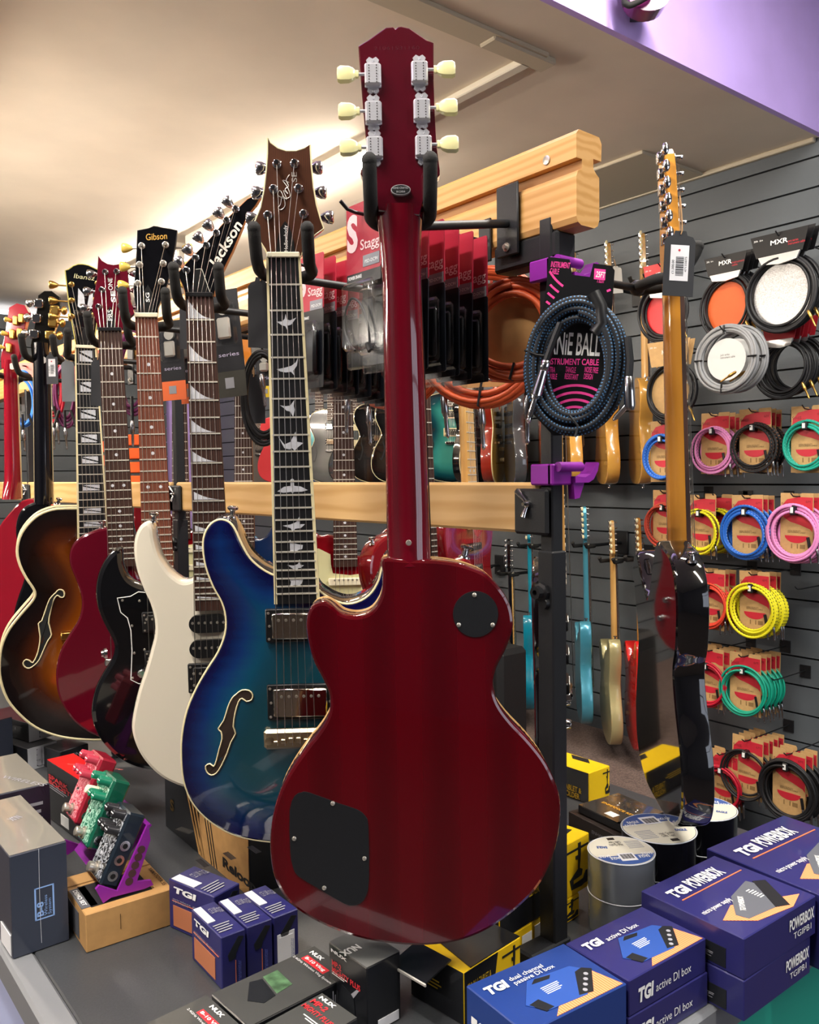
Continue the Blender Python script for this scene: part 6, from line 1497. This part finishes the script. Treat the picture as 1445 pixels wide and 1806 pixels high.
powerbox('rear indigo power supply box behind the stack at the right edge', CZ, zt, C=(1590, 1508), D=(1382, 1437), A=(1245, 1496))
# di boxes
def dibox(label, zb, zt, words, cm, front, full=True, two=False, **c):
    b = Box('di_box_carton', label, zb, zt, mats=[cm], group='di box cartons', **c)
    if full:
        b.txt('top', 'TGI', .06, .70, .20, bold=.05, hfrac=.15, shear=.15); b.txt('top', words, .30, .69 if not two else .76, .40, hfrac=.08 if not two else .17)
        b.poly('top', [(.30, .02), (.97, .02), (.90, .40), (.66, .46)], hatch, 'orange_hatched_panel')
        b.poly('top', [(.20, .34), (.30, .14), (.66, .10), (.88, .44), (.80, .60), (.40, .66)], unit_b, 'pictured_unit', .0009)
        b.poly('top', [(.60, .14), (.72, .10), (.92, .42), (.86, .50), (.78, .48)], unit_k, 'pictured_unit_end', .0010)
        b.poly('top', [(.22, .32), (.28, .14), (.36, .15), (.32, .34)], unit_k, 'pictured_unit_grip', .0010); b.poly('top', [(.40, .58), (.46, .64), (.60, .60), (.56, .55)], unit_k, 'pictured_unit_grip', .0010)
        b.lines('top', .42, .34, .62, .48, 5, WHITE, 'u', .0012)
        for i in range(4):
            mb = MB(); W, H = b.dims('top'); mb.lathe(((.68 + .05 * i) * W, (.17 + .07 * i) * H, 0), (0, 0, 1), [(0, .0028), (.0003, .0028)], 10); link('pictured_knob', mb.mesh('pictured_knob', grl), b.root, b.fr('top', 0, 0, .0013))
    b.txt('right', 'TGI', .10, .28, .19, bold=.05, hfrac=.42, shear=.1); b.txt('right', front, .32, .30, .46, hfrac=.24)
    b.txt('left', 'TGI', .10, .25, .25, bold=.05, hfrac=.45, shear=.1)
    return b
zt2 = .985; m2 = (zt2 + CZ) / 2
dibox('upper active DI box carton, left of the indigo power supply boxes', m2, zt2, 'active DI box', indigo, 'active DI box', A=(996, 1663), B=(1110, 1730), C=(1247, 1654))
dibox('lower active DI box carton under another active one', CZ, m2 - .0005, 'active DI box', indigo, 'active DI box', False, A=(996, 1723), B=(1109, 1797), C=(1247, 1712))
dibox('blue dual channel passive DI box carton at the bottom edge', CZ, zt2, 'dual channel\npassive DI box', indigo_l, 'dual channel DI box', True, True, A=(822, 1737), D=(994, 1661), C=(1106, 1733))
# little upright TGI cartons
def small(label, zb, A, B, C, base, sticker=False, seed=1):
    P = on_z(*base, CZ); zt = zup(P, B[1]); b = Box('adapter_box', label, zb, zt, A=A, B=B, C=C, mats=[indigo], group='small indigo upright boxes')
    b.txt('left', 'TGI', .12, .78, .50, bold=.05, hfrac=.13, shear=.1); b.txt('left', 'wireless guitar\nsystem', .10, .62, .72, grl, hfrac=.10)
    b.quad('left', .08, .585, .92, .592, orl, 'orange_line'); b.quad('left', .10, .08, .80, .50, mat('copper_panel', 'b5704e', .45), 'copper_panel')
    b.barcode('top', .03, .45, .34, .95, 'v' if False else 'u', seed); b.txt('top', 'CE UK', .45, .66, .30, grl, hfrac=.16); b.txt('top', 'TGI', .76, .62, .18, grl, hfrac=.16)
    b.lines('top', .08, .10, .9, .36, 4, grl)
    b.poly('right', [(.25, .62), (.70, .92), (.92, .88), (.60, .62), (.55, .52), (.30, .50)], unit_k, 'pictured_plug')
    b.quad('right', .56, .02, .575, .48, orl, 'orange_line'); b.txt('right', 'transmitter', .78, .04, .42, mat('dim_blue_print', '5a64b4', .5), rot=90, hfrac=.16)
    if sticker: b.quad('right', .12, .02, .82, .62, mat('label_paper', 'e6e6ea', .5), 'label'); b.barcode('right', .2, .05, .75, .55, 'v', 5)
    return b
small('small indigo upright box standing alone left of the row of three', CZ, (310, 1543), (378, 1582), (418, 1555), (381, 1672), seed=2)
small('first of three small indigo upright boxes in a row, nearest the camera', CZ, (339, 1602), (390, 1654), (434, 1637), (392, 1748), seed=3)
small('middle one of three small indigo upright boxes in a row', CZ, (386, 1588), (436, 1636), (481, 1619), (437, 1727), seed=4)
small('last of three small indigo upright boxes, with the pale barcode label', CZ, (431, 1573), (483, 1619), (526, 1601), (483, 1706), True, 6)
# NUX boxes
P = on_z(30.6, 1693, CZ); zt = zup(P, 1511)
b = Box('wireless_system_box', 'tall slate wireless system box with a pale blue printed frame, left edge', CZ, zt, B=(16.5, 1511), C=(117.6, 1482), D=(44, 1399), mats=[slate, slate_top, mat('slate_blue_panel', '343a49', .35, coat=.4)], group='grey film wrapped boxes')
lb2 = mat('pale_blue_print', '8fb4ec', .5)
for q in ((.40, .30, .43, .62), (.72, .30, .75, .62), (.40, .30, .75, .312), (.40, .608, .75, .62)): b.quad('right', *q, lb2, 'printed_frame')
b.txt('right', 'B-8', .55, .33, .14, lb2, rot=90, hfrac=.12, bold=.03); b.txt('right', 'Wireless\nSystem', .62, .33, .20, lb2, rot=90, hfrac=.14)
b.txt('top', 'NUX', .62, .62, .22, grl, rot=180 + 20, bold=.03, hfrac=.07)
mb = MB(); W, H = b.dims('right'); mb.tube(smooth_open([(.50 * W, H, .0014), (.49 * W, H * .5, .0014), (.50 * W, .01, .0009)], 6), .0003, 5); link('film_seam', mb.mesh('film_seam', mat('film_white', 'dfe2e8', .3), 50), b.root, b.fr('right', 0, 0, 0))
b.barcode('left', .76, .02, .98, .22, 'u', 7)
zt_b = zt
b = Box('wireless_system_box', 'grey wrapped box with a plum side behind the tall slate one', CZ, zt_b + .005, C=(88, 1380), D=(35, 1326), B=(-60, 1415), mats=[slate, slate_top, mat('plum_black_panel', '2a2330', .35, coat=.3)], group='grey film wrapped boxes')
b.lines('right', .70, .5, .95, .85, 4, grl); b.quad('right', .86, .05, .97, .42, WHITE, 'label'); b.txt('top', 'WIRELESS', .55, .4, .5, grl, rot=-65, hfrac=.08)
zv = CZ + .038
b = Box('wireless_system_box', 'flat black box with a red panel lying beside the small indigo boxes', CZ, zv, A=(371, 1753), D=(556, 1668), C=(628, 1717), mats=[dkc, mat('graphite_film', '4a4a48', .2, coat=.6)], group='flat black video wireless boxes')
b.txt('top', 'NUX', .90, .90, .30, WHITE, rot=-90, bold=.04, hfrac=.045); b.quad('top', .80, .30, .87, .86, redl, 'red_panel'); b.txt('top', 'B-10 Vlog', .82, .82, .48, WHITE, rot=-90, bold=.03, e=.0016, hfrac=.042)
b.txt('top', '2.4GHz Wireless Vlog System', .76, .98, .95, WHITE, rot=-90, hfrac=.03)
b.poly('top', [(.16, .50), (.30, .86), (.40, .80), (.36, .34), (.24, .30)], unit_k, 'pictured_unit', .0009); b.poly('top', [(.38, .36), (.42, .84), (.56, .84), (.54, .40)], mat('pictured_greenery', '4a6a4a', .5, noise=.5, nscale=60), 'pictured_scene', .0009)
b.lines('right', .55, .15, .85, .8, 14, grl, 'v')
b = Box('wireless_system_box', 'flat black box with a red panel, cut off by the bottom edge', CZ, zv + .004, D=(366, 1756), C=(441, 1820), A=(170, 1845), mats=[dkc, MATS['graphite_film']], group='flat black video wireless boxes')
b.txt('top', 'NUX', .92, .75, .30, WHITE, rot=-90, bold=.04, hfrac=.045); b.quad('top', .80, .20, .87, .76, redl, 'red_panel'); b.txt('top', 'B-10 Vlog', .82, .72, .48, WHITE, rot=-90, bold=.03, e=.0016, hfrac=.042); b.txt('top', '2.4GHz Wireless Vlog System', .76, .90, .90, WHITE, rot=-90, hfrac=.03)
zm = CZ + .083
b = Box('headphone_amp_box', 'upright black box with red lettering under the cherry guitar', CZ, zm, A=(578, 1661), B=(647, 1708), C=(708, 1678), mats=[dkc, mat('graphite_film2', '6a6a68', .2, coat=.6)], group='black boxes with red lettering')
b.txt('left', 'NUX', .08, .90, .42, WHITE, bold=.04, hfrac=.05); b.txt('left', 'MP-2\nMIGHTY PLUS', .10, .70, .74, redl, bold=.02, hfrac=.19); b.lines('left', .10, .56, .6, .62, 2, WHITE)
b.poly('left', [(.24, .18), (.36, .50), (.66, .44), (.72, .05), (.34, .02)], unit_k, 'pictured_unit'); b.poly('left', [(.60, .46), (.74, .58), (.80, .58), (.66, .42)], grl, 'pictured_stand')
b.txt('top', 'NUX', .42, .62, .52, WHITE, rot=180, bold=.04, hfrac=.16); b.quad('right', .30, .02, .92, .16, mat('label_paper', 'e6e6ea', .5), 'label')
b = Box('headphone_amp_box', 'black box with red lettering lying flat at the bottom edge', CZ, CZ + .05, D=(569, 1754), C=(636, 1797), A=(460, 1809), mats=[dkc, MATS['graphite_film']], group='black boxes with red lettering')
b.txt('top', 'NUX', .88, .92, .42, WHITE, rot=-90, bold=.04, hfrac=.07); b.txt('top', 'MP-2', .74, .95, .42, redl, rot=-90, bold=.03, hfrac=.10); b.txt('top', 'MIGHTY PLUS', .60, .96, .80, redl, rot=-90, bold=.02, hfrac=.09); b.lines('top', .46, .1, .54, .9, 2, WHITE, 'v')
# kraft pedal box
P = on_z(152, 1682, CZ); zt = zup(P, 1614)
kb = b = Box('pedal_box', 'kraft pedal box under the violet pedal stand', CZ, zt, B=(150.6, 1614), C=(305, 1565), D=(254, 1507), mats=[KRAFT], group='boxes for pedals')
b.quad('top', .0, .72, 1, .74, mat('kraft_edge', '8a6436', .8), 'lid_edge'); b.quad('top', .10, .12, .80, .66, unit_k, 'black_panel'); b.quad('left', .30, .1, .75, .8, mat('smoke_label', '55565c', .5), 'label'); b.quad('top', .0, .14, .18, .64, MATS['smoke_label'], 'label_top')
b.txt('top', 'YAMATOYA 55', .93, .62, .50, mat('brown_ink', '4a3420', .7), rot=-90, bold=.02, hfrac=.05)
b.txt('top', 'DEMO SET', .03, .60, .40, WHITE, rot=-90, bold=.02, hfrac=.05); b.quad('right', .38, .35, .385, .75, MATS['brown_ink'], 'ink_mark')
# the violet pedal stand and its three pedals
ymx = kb.mx; yin = ymx.inverted(); yax = V((ymx[0][1], ymx[1][1], ymx[2][1]))
YO = .028
def sp(px, py, yo=YO):
    o = ymx @ V((0, yo, 0)); q = yin @ on_plane(px, py, o, yax); return V((q.x, q.z))
stand = thing('pedal_stand', 'violet printed pedal stand with round holes standing on the kraft box', 'pedal stand', ymx)
prof_px = [(178, 1590), (165, 1566), (171, 1559), (203, 1569), (257, 1450), (261, 1479), (237, 1552), (262, 1550), (266, 1558), (250, 1565), (192, 1580)]
pr2 = [sp(*p) for p in prof_px]; dz = kb.h - min(p.y for p in pr2) + .0008
pr2 = [V((p.x, p.y + dz)) for p in pr2]
def plate(name, y0, y1, m):
    mb = MB(); mb.prism([(p.x, p.y) for p in pr2], y0, y1); mb.v = [(v[0], v[2], v[1]) for v in mb.v]; mb.f = [f[::-1] for f in mb.f]; return mb.build(name, m, stand)
pside = plate('side_plate', YO - .0115, YO - .0066, PURPLE); plate('side_plate', YO + .181, YO + .186, PURPLE)
for (x, y) in ((244.7, 1496), (239.5, 1509), (234, 1523.5), (228.7, 1537.6), (223.5, 1551.8)):
    q = sp(x, y); mb = MB(); mb.lathe((q.x, YO - .0119, q.y + dz), (0, 1, 0), [(0, .0058), (.0006, .0058)], 14); mb.build('round_hole', mat('hole_tone', '4a2a30', .8), pside)
mb = MB(); a, c = pr2[2], pr2[4]
mb.add([(a.x + .008, YO + .005, a.y - .008), (a.x + .008, YO + .15, a.y - .008), (c.x + .008, YO + .15, c.y - .008), (c.x + .008, YO + .005, c.y - .008), (a.x + .011, YO + .005, a.y - .011), (a.x + .011, YO + .15, a.y - .011), (c.x + .011, YO + .15, c.y - .011), (c.x + .011, YO + .005, c.y - .011)], [(0, 1, 2, 3), (7, 6, 5, 4), (0, 4, 5, 1), (1, 5, 6, 2), (2, 6, 7, 3), (3, 7, 4, 0)]); mb.build('shelf', PURPLE, stand)
def pedal(label, y0, lift, cm, art, km, white_knob=False):
    c = [sp(*p) + V((0, dz + lift)) for p in ((173, 1561), (203, 1569), (258, 1441), (226, 1433))]
    ux = (c[3] - c[0]).normalized(); un = V((-ux.y, ux.x)); L = (c[3] - c[0]).length; T = (c[1] - c[0]).length
    t = thing('effect_pedal', label, 'effect pedal', ymx @ MX.Translation((c[0].x, y0, c[0].y)), 'effect pedals on the violet stand')
    # pedal frame: x along the face up, y across, z out of the face
    f = frame((0, 0, 0), (ux.x, 0, ux.y), (0, 1, 0))
    if (f @ V((0, 0, 1))).dot(V((un.x, 0, un.y))) < 0: f = frame((0, .058, 0), (ux.x, 0, ux.y), (0, -1, 0))
    mb = MB(); mb.box((0, 0, -T), (L, .058, 0), 0, .003); mb.xf(f); mb.build('enclosure', cm, t)
    def facem(b_, name, m, sm=None): b_.xf(f); return b_.build(name, m, t, sm)
    b_ = MB(); b_.prism([(.004, .004), (L - .004, .004), (L - .004, .054), (.004, .054)], .0001, .0005); facem(b_, 'face_artwork', art)
    for i, (x, y) in enumerate(((.70, .012), (.70, .029), (.70, .046), (.92, .014), (.92, .044))):
        b_ = MB(); b_.lathe((x * L, y, .0004), (0, 0, 1), [(0, .0075), (.002, .0075), (.003, .0068), (.017, .0064), (.018, .0055)], 16); b_.box((x * L - .0007, y - .005, .0178), (x * L + .0007, y + .005, .0186), 1)
        facem(b_, 'knob', [IVORY if white_knob and i == 2 else km, WHITE], 40)
    b_ = MB(); b_.lathe((.14 * L, .029, .0004), (0, 0, 1), [(0, .009), (.003, .009), (.003, .006), (.009, .006), (.009, .0075), (.014, .007), (.015, .005)], 14); facem(b_, 'foot_switch', NICKEL, 40)
    b_ = MB(); b_.lathe((.42 * L, .040, .0004), (0, 0, 1), [(0, .003), (.002, .002)], 10); facem(b_, 'led', CHROME)
    for x in (.16, .40, .62):
        b_ = MB(); yy = 0 if (f @ V((0, 0, 0))).y < (f @ V((0, .058, 0))).y else .058
        d_ = -1 if yy == 0 else 1
        b_.lathe((x * L * .9, yy - d_ * .0004, -T * .5), (0, d_, 0), [(0, .0075), (.0015, .0075), (.0015, .0052), (.002, .0052)], 16); b_.lathe((x * L * .9, yy + d_ * .0012, -T * .5), (0, d_, 0), [(0, .0040), (.0008, .0038)], 12, 1)
        facem(b_, 'jack_socket', [CHROME, mat('hole_black2', '060608', .7)], 40)
    return t
def art(key, c1, c2):
    m = mat(key, c1, .3, coat=.5); nt = m.node_tree; tc = nt.nodes.new('ShaderNodeTexCoord'); n = nt.nodes.new('ShaderNodeTexNoise'); n.inputs['Scale'].default_value = 70; n.inputs['Distortion'].default_value = 3.5
    r = nt.nodes.new('ShaderNodeValToRGB'); r.color_ramp.elements[0].position = .48; r.color_ramp.elements[1].position = .54; r.color_ramp.elements[0].color = lin(c1); r.color_ramp.elements[1].color = lin(c2)
    nt.links.new(tc.outputs['Object'], n.inputs['Vector']); nt.links.new(n.outputs['Fac'], r.inputs['Fac']); nt.links.new(r.outputs['Color'], nt.nodes['Principled BSDF'].inputs['Base Color']); return m
pedal('black effect pedal with silver artwork, front of the violet stand', YO - .006, .0, mat('navy_black_enclosure', '14202c', .35, coat=.3), art('silver_art', '1b1c20', 'b8bcc4'), mat('gunmetal_knob', '3a3a3e', .25, .5))
pedal('green effect pedal with pale swirls, in the middle of the stand', YO + .058, .030, mat('green_enclosure', '0c5a44', .3, coat=.5), art('green_art', '0f6a50', 'a8d4c0'), mat('green_knob', '1a7a5c', .3), True)
pedal('crimson effect pedal with pink artwork, back of the stand', YO + .122, .046, mat('crimson_enclosure', '9c1a30', .3, coat=.5), art('crimson_art', 'b83048', 'e8a0a8'), mat('crimson_knob', 'b83a4e', .3))
# red topped box behind the pedals
zr = CZ + .115
b = Box('pedal_box', 'black pedal box with a bright red top behind the pedals', CZ, zr, A=(95, 1336.5), D=(141, 1324.7), C=(208, 1374), mats=[dkc, mat('bright_red_top', 'd8161c', .35, coat=.4)], group='boxes for pedals')
b.txt('top', 'OVERDRIVE', .3, .72, .6, mat('pale_red_print', 'f08078', .5), rot=-60, hfrac=.08); b.txt('left', 'SPARK\nBOOSTER', .05, .72, .7, redl, bold=.02, hfrac=.16); b.lines('left', .06, .55, .6, .66, 3, grl); b.quad('left', .32, .06, .5, .24, WHITE, 'label')
# black and white speaker cartons far left
def spk(label, zb, zt, **c):
    b = Box('speaker_box', label, zb, zt, mats=[dkc, None, mat('white_side_panel', 'b8bac0', .45)], group='black and white cartons at the far left', **c)
    b.quad('right', .30, .12, .62, .88, unit_k, 'pictured_unit', .0010)
    for i in range(3):
        for j in range(2):
            mb = MB(); W, H = b.dims('right'); mb.lathe(((.39 + .14 * j) * W, (.26 + .24 * i) * H, 0), (0, 0, 1), [(0, .008), (.0004, .008)], 12); link('pictured_dial', mb.mesh('pictured_dial', grl), b.root, b.fr('right', 0, 0, .0016))
    b.txt('left', 'SERIES 1', .3, .5, .4, grl, hfrac=.12); return b
P = on_z(63.5, 1362, CZ); zl = zup(P, 1322)
spk('lower black and white carton under the archtop', CZ, zl, B=(48, 1321), C=(92, 1304), A=(0, 1286))
spk('upper black and white carton under the archtop', zl + .0006, zl + .045, B=(50, 1276), C=(98, 1258), A=(13, 1248))
b = Box('carton', 'black carton with outlined lettering right of the white ones', CZ, zl - .005, B=(106, 1326), C=(148, 1309), A=(84, 1311), mats=[dkc], group='black and white cartons at the far left'); b.txt('right', 'INFINI', .2, .55, .5, grl, hfrac=.2)
b = Box('carton', 'black carton cut off by the left edge under the archtop', CZ, zl + .07, C=(10, 1262), B=(-40, 1280), A=(-60, 1262), mats=[dkc, None, MATS['slate_blue_panel']], group='black and white cartons at the far left')
# big headphone carton under the blue guitar
zq = CZ + .10
Bq, Aq = on_z(442, 1583, CZ), on_z(292, 1457, CZ); ex = V((Aq.y - Bq.y, -(Aq.x - Bq.x), 0)).normalized() * .16
def prj(p):
    d = p - EYE; z = d.dot(FWD); return (722.5 + FPX * d.dot(RGT) / z, 903 - FPX * d.dot(UPV) / z)
up_ = V((0, 0, zq - CZ))
b = Box('controller_box', 'large kraft and black carton under the blue and white guitars', CZ, zq, A=prj(Aq + up_), B=prj(Bq + up_), C=prj(Bq + ex + up_), mats=[dkc])
b.quad('left', .46, 0, .992, .992, KRAFT, 'kraft_panel', .0008)
for i in range(3): b.poly('left', [(.30 + .045 * i, .99), (.318 + .045 * i, .99), (.458 + .03 * i, .01), (.44 + .03 * i, .01)], KRAFT if i < 1 else KRAFT, 'kraft_stripe', .0008)
for i in range(3): b.poly('left', [(.50 + .03 * i, .99), (.51 + .03 * i, .99), (.60 + .03 * i, .01), (.59 + .03 * i, .01)], BLACK, 'black_stripe', .0012)
b.txt('left', 'Reloop', .72, .16, .34, BLACK, bold=.04, e=.0016, hfrac=.22); b.txt('left', 'S', .08, .42, .05, GOLD, bold=.04, hfrac=.22)
# yellow tablet holder cartons
yel = mat('yellow_carton', 'f0c414', .4); gold_t = mat('gold_print', 'c9a52a', .45)
def tablet(label, zb, zt, right_black=True, text_=True, **c):
    b = Box('tablet_holder_box', label, zb, zt, mats=[yel, None, None, dkc], group='yellow tablet holder boxes', **c)
    if right_black: b.poly('right', [(.008, .01), (.46, .01), (.58, .99), (.008, .99)], dkc, 'black_panel')
    if text_:
        b.txt('right', '7" 2-IN-1 TABLET &\nPHONE HOLDER', .05, .62, .40, gold_t, bold=.02, e=.0014, hfrac=.30)
    b.quad('right', .66, .80, .985, .84, unit_k, 'grey_stripe')
    b.poly('right', [(.86, .85), (.86, .92), (.89, .92), (.89, .70), (.875, .45), (.91, .40), (.90, .30), (.80, .28), (.80, .20), (.92, .22), (.95, .34), (.97, .34), (.97, .12), (.94, .12), (.90, .10), (.78, .12), (.76, .30), (.86, .44), (.86, .62), (.83, .64), (.83, .70), (.86, .70)], unit_k, 'pictured_stand', .0010)
    b.poly('top', [(.70, .2), (.95, .30), (.92, .55), (.66, .45)], unit_k, 'pictured_tablet'); b.lines('left', .2, .4, .7, .6, 3, gold_t)
    return b
zy = .935
ylo = tablet('lower yellow tablet holder box under the cherry guitar, beside the upright', CZ, zy, False, False, B=(905, 1648), C=(1037, 1580), A=(850, 1626))
ylo.barcode('right', .30, .10, .44, .8, 'v', 11); ylo.quad('right', .12, .1, .26, .7, WHITE, 'label')
ty = tablet('black tablet holder box with gold lettering and an open flap', CZ, .965, True, True, B=(818, 1716), C=(935, 1660), A=(712, 1672))
ty.poly('top', [(.12, .008), (.992, .008), (.992, .992), (.30, .992)], dkc, 'black_top_panel', .0010)
mb = MB(); mb.box((-.045, .02, ty.h + .006), (.002, ty.ly - .01, ty.h + .008)); fl = mb.build('open_flap', dkc, ty.root); fl.matrix_local = MX.Translation((0, 0, ty.h)) @ MX.Rotation(rad(-12), 4, 'Y') @ MX.Translation((0, 0, -ty.h)); mb = MB(); mb.box((-.047, .018, ty.h + .0055), (-.045, ty.ly - .008, ty.h + .0085)); mb.build('flap_edge', mat('white_carton_edge', 'bdb8b0', .7), fl)
tablet('upper yellow tablet holder box right of the upright', zy + .0016, zy + .083, C=(1044, 1469), B=(880, 1555), A=(800, 1522))
P = on_z(1076, 1404, CZ); zc_ = zup(P, 1351)
tablet('far yellow tablet holder box behind the upright', CZ, zc_, False, False, B=(1039, 1364), C=(1076, 1350), A=(925, 1326)).txt('left', 'TABLET &\nHOLDER', .62, .25, .28, gold_t, bold=.03, e=.0014, hfrac=.4)
# flat accessory kit
b = Box('accessory_kit', 'flat black accessory kit pack behind the tape rolls', CZ + .0305, CZ + .045, A=(1022, 1418), B=(1099, 1456), D=(1091, 1396), mats=[dkc, mat('clear_film_pack', '35322f', .12, coat=1)])
for u, v in ((.70, .78), (.74, .42)):
    mb = MB(); W, H = b.dims('top'); mb.lathe((u * W, v * H, 0), (0, 0, 1), [(0, .020), (.003, .018), (.0035, .012)], 20); o = link('clear_cup', mb.mesh('clear_cup', clear2, 40), b.root, b.fr('top', 0, 0, .0008)); text('D', .02, grl, o, MX.Translation((-.008, -.007, .004)), bold=.04)
b.txt('top', 'ENHANCE KIT', .40, .85, .7, mat('amber_print', 'e0a030', .5), rot=-90, bold=.03, hfrac=.07); b.quad('top', .10, .30, .26, .50, WHITE, 'label')
b = Box('carton', 'dark brown carton under the accessory kit pack', CZ, CZ + .030, A=(1003, 1430), B=(1100, 1480), D=(1096, 1404), mats=[mat('brown_black_carton', '2a211d', .4)]); b.txt('left', 'ENHANCE', .45, .4, .3, grl, hfrac=.2)
# rolls of tape
def tape(label, px, py, R, z0, z1, m, cap=True, rot=0):
    p = on_z(px, py, EYE.z - .55); t = thing('tape_roll', label, 'tape roll', MX.Translation((p.x, p.y, z0)) @ MX.Rotation(rad(rot), 4, 'Z'), 'rolls of tape')
    h = z1 - z0; mb = MB(); mb.lathe((0, 0, 0), (0, 0, 1), [(0, R), (h, R)], 48); mb.v = mb.v; mb.build('tape', m, t, 30)
    mb = MB(); hh_ = h if cap else h - .0014; mb.tube([(R * math.cos(a * PI / 24), R * math.sin(a * PI / 24), hh_) for a in range(48)], .0009, 5, closed=True); mb.build('film_edge', mat('film_white', 'dfe2e8', .3), t, 50)
    if cap:
        mb = MB(); mb.prism([(R * .97 * math.cos(a * PI / 24), R * .97 * math.sin(a * PI / 24)) for a in range(48)], h, h + .0008); c = mb.build('label_disc', mat('cream_label_disc', 'ddd8c6', .45), t)
        mb = MB(); mb.prism([(R * .96 * math.cos(a * PI / 24), R * .96 * math.sin(a * PI / 24)) for a in range(3, 22)], h + .0008, h + .0012); pn = mb.build('blue_print_half', mat('label_blue', '3c5a9c', .5), c)
        for r_ in range(4):
            for k in range(4):
                x = (k - 1.5) * R * .44 + (r_ % 2) * R * .15; y = R * (.28 + .17 * r_)
                if x * x + (y + .1 * R) ** 2 < (R * .86) ** 2 and (abs(x) > R * .26 or r_ == 3): text('EAGLE', .01, WHITE, pn, MX.Translation((x - R * .17, y, h + .0013)), width=R * .34, bold=.03)
        mb = MB(); mb.box((-R * .24, R * .26, h + .0013), (R * .26, R * .74, h + .0016)); lb_ = mb.build('barcode_label', mat('label_paper', 'e6e6ea', .5), c)
        mb = MB()
        for k in range(11): mb.box((-R * .18 + k * R * .035, R * .32, h + .0016), (-R * .18 + k * R * .035 + R * (.018 if k % 3 else .026), R * .62, h + .0018))
        mb.build('barcode', BLACK, lb_)
        text('EAGLE', .01, MATS['label_blue'], c, MX.Translation((R * .34, -R * .30, h + .0011)) @ MX.Rotation(-.2, 4, 'Z'), width=R * .32, bold=.05)
        text('High Quality\nGaffa Tape', .01, BLACK, c, MX.Translation((-R * .20, -R * .42, h + .0011)), width=R * .44)
        mb = MB()
        for k in range(6): mb.box((-R * .78, -R * (.10 + .09 * k), h + .0008), (-R * .30, -R * (.07 + .09 * k), h + .0011))
        mb.build('small_print', grl, c)
        mb = MB(); mb.box((-R * .08, -R * .86, h + .0008), (R * .14, -R * .72, h + .0012)); mb.build('hanging_slot', BLACK, c)
    return t
silt = mat('silver_tape', '9aa0a8', .25, .6); bkt = mat('black_tape', '101014', .18, coat=.6)
tape('upper silver tape roll beside the yellow boxes', 1096, 1500, .0475, CZ + .0535, EYE.z - .55, silt, rot=150)
tape('lower silver tape roll under the upper silver one', 1096, 1500, .0475, CZ + .0005, CZ + .053, silt, False)
tape('upper black tape roll in front, with a large barcode label', 1162, 1461, .0560, CZ + .0535, EYE.z - .55, bkt, rot=-25)
tape('lower black tape roll under the front one', 1162, 1461, .0560, CZ + .0005, CZ + .053, bkt, False)
tape('upper black tape roll below the gloss black guitar', 1240, 1425, .0530, CZ + .0535, EYE.z - .55, bkt, rot=-50)
tape('lower black tape roll below the gloss black guitar', 1240, 1425, .0530, CZ + .0005, CZ + .053, bkt, False)
# amplifier on the carpeted step
o = on_x(866, 1300, 2.4); t = thing('guitar_amplifier', 'black guitar amplifier on the carpeted step behind the cherry guitar', 'amplifier', MX.Translation((2.42, o.y, .41)))
top_z = on_x(893, 1152, 2.25).z
mb = MB(); mb.box((-.17, -.21, 0), (-.01, .24, top_z - .41), 0, .02); mb.build('cabinet', mat('black_tolex', '1a1b1d', .6, bump=.3, bscale=500), t)
mb = MB(); mb.box((-.173, -.18, .03), (-.1705, .21, top_z - .48)); mb.build('grille', mat('dark_grille', '101011', .8), t)
mb = MB(); mb.tube(smooth_open([(-.09, -.07, top_z - .412), (-.09, -.05, top_z - .395), (-.09, .05, top_z - .395), (-.09, .07, top_z - .412)], 4), .008, 8); mb.build('handle', BLACK, t, 50)
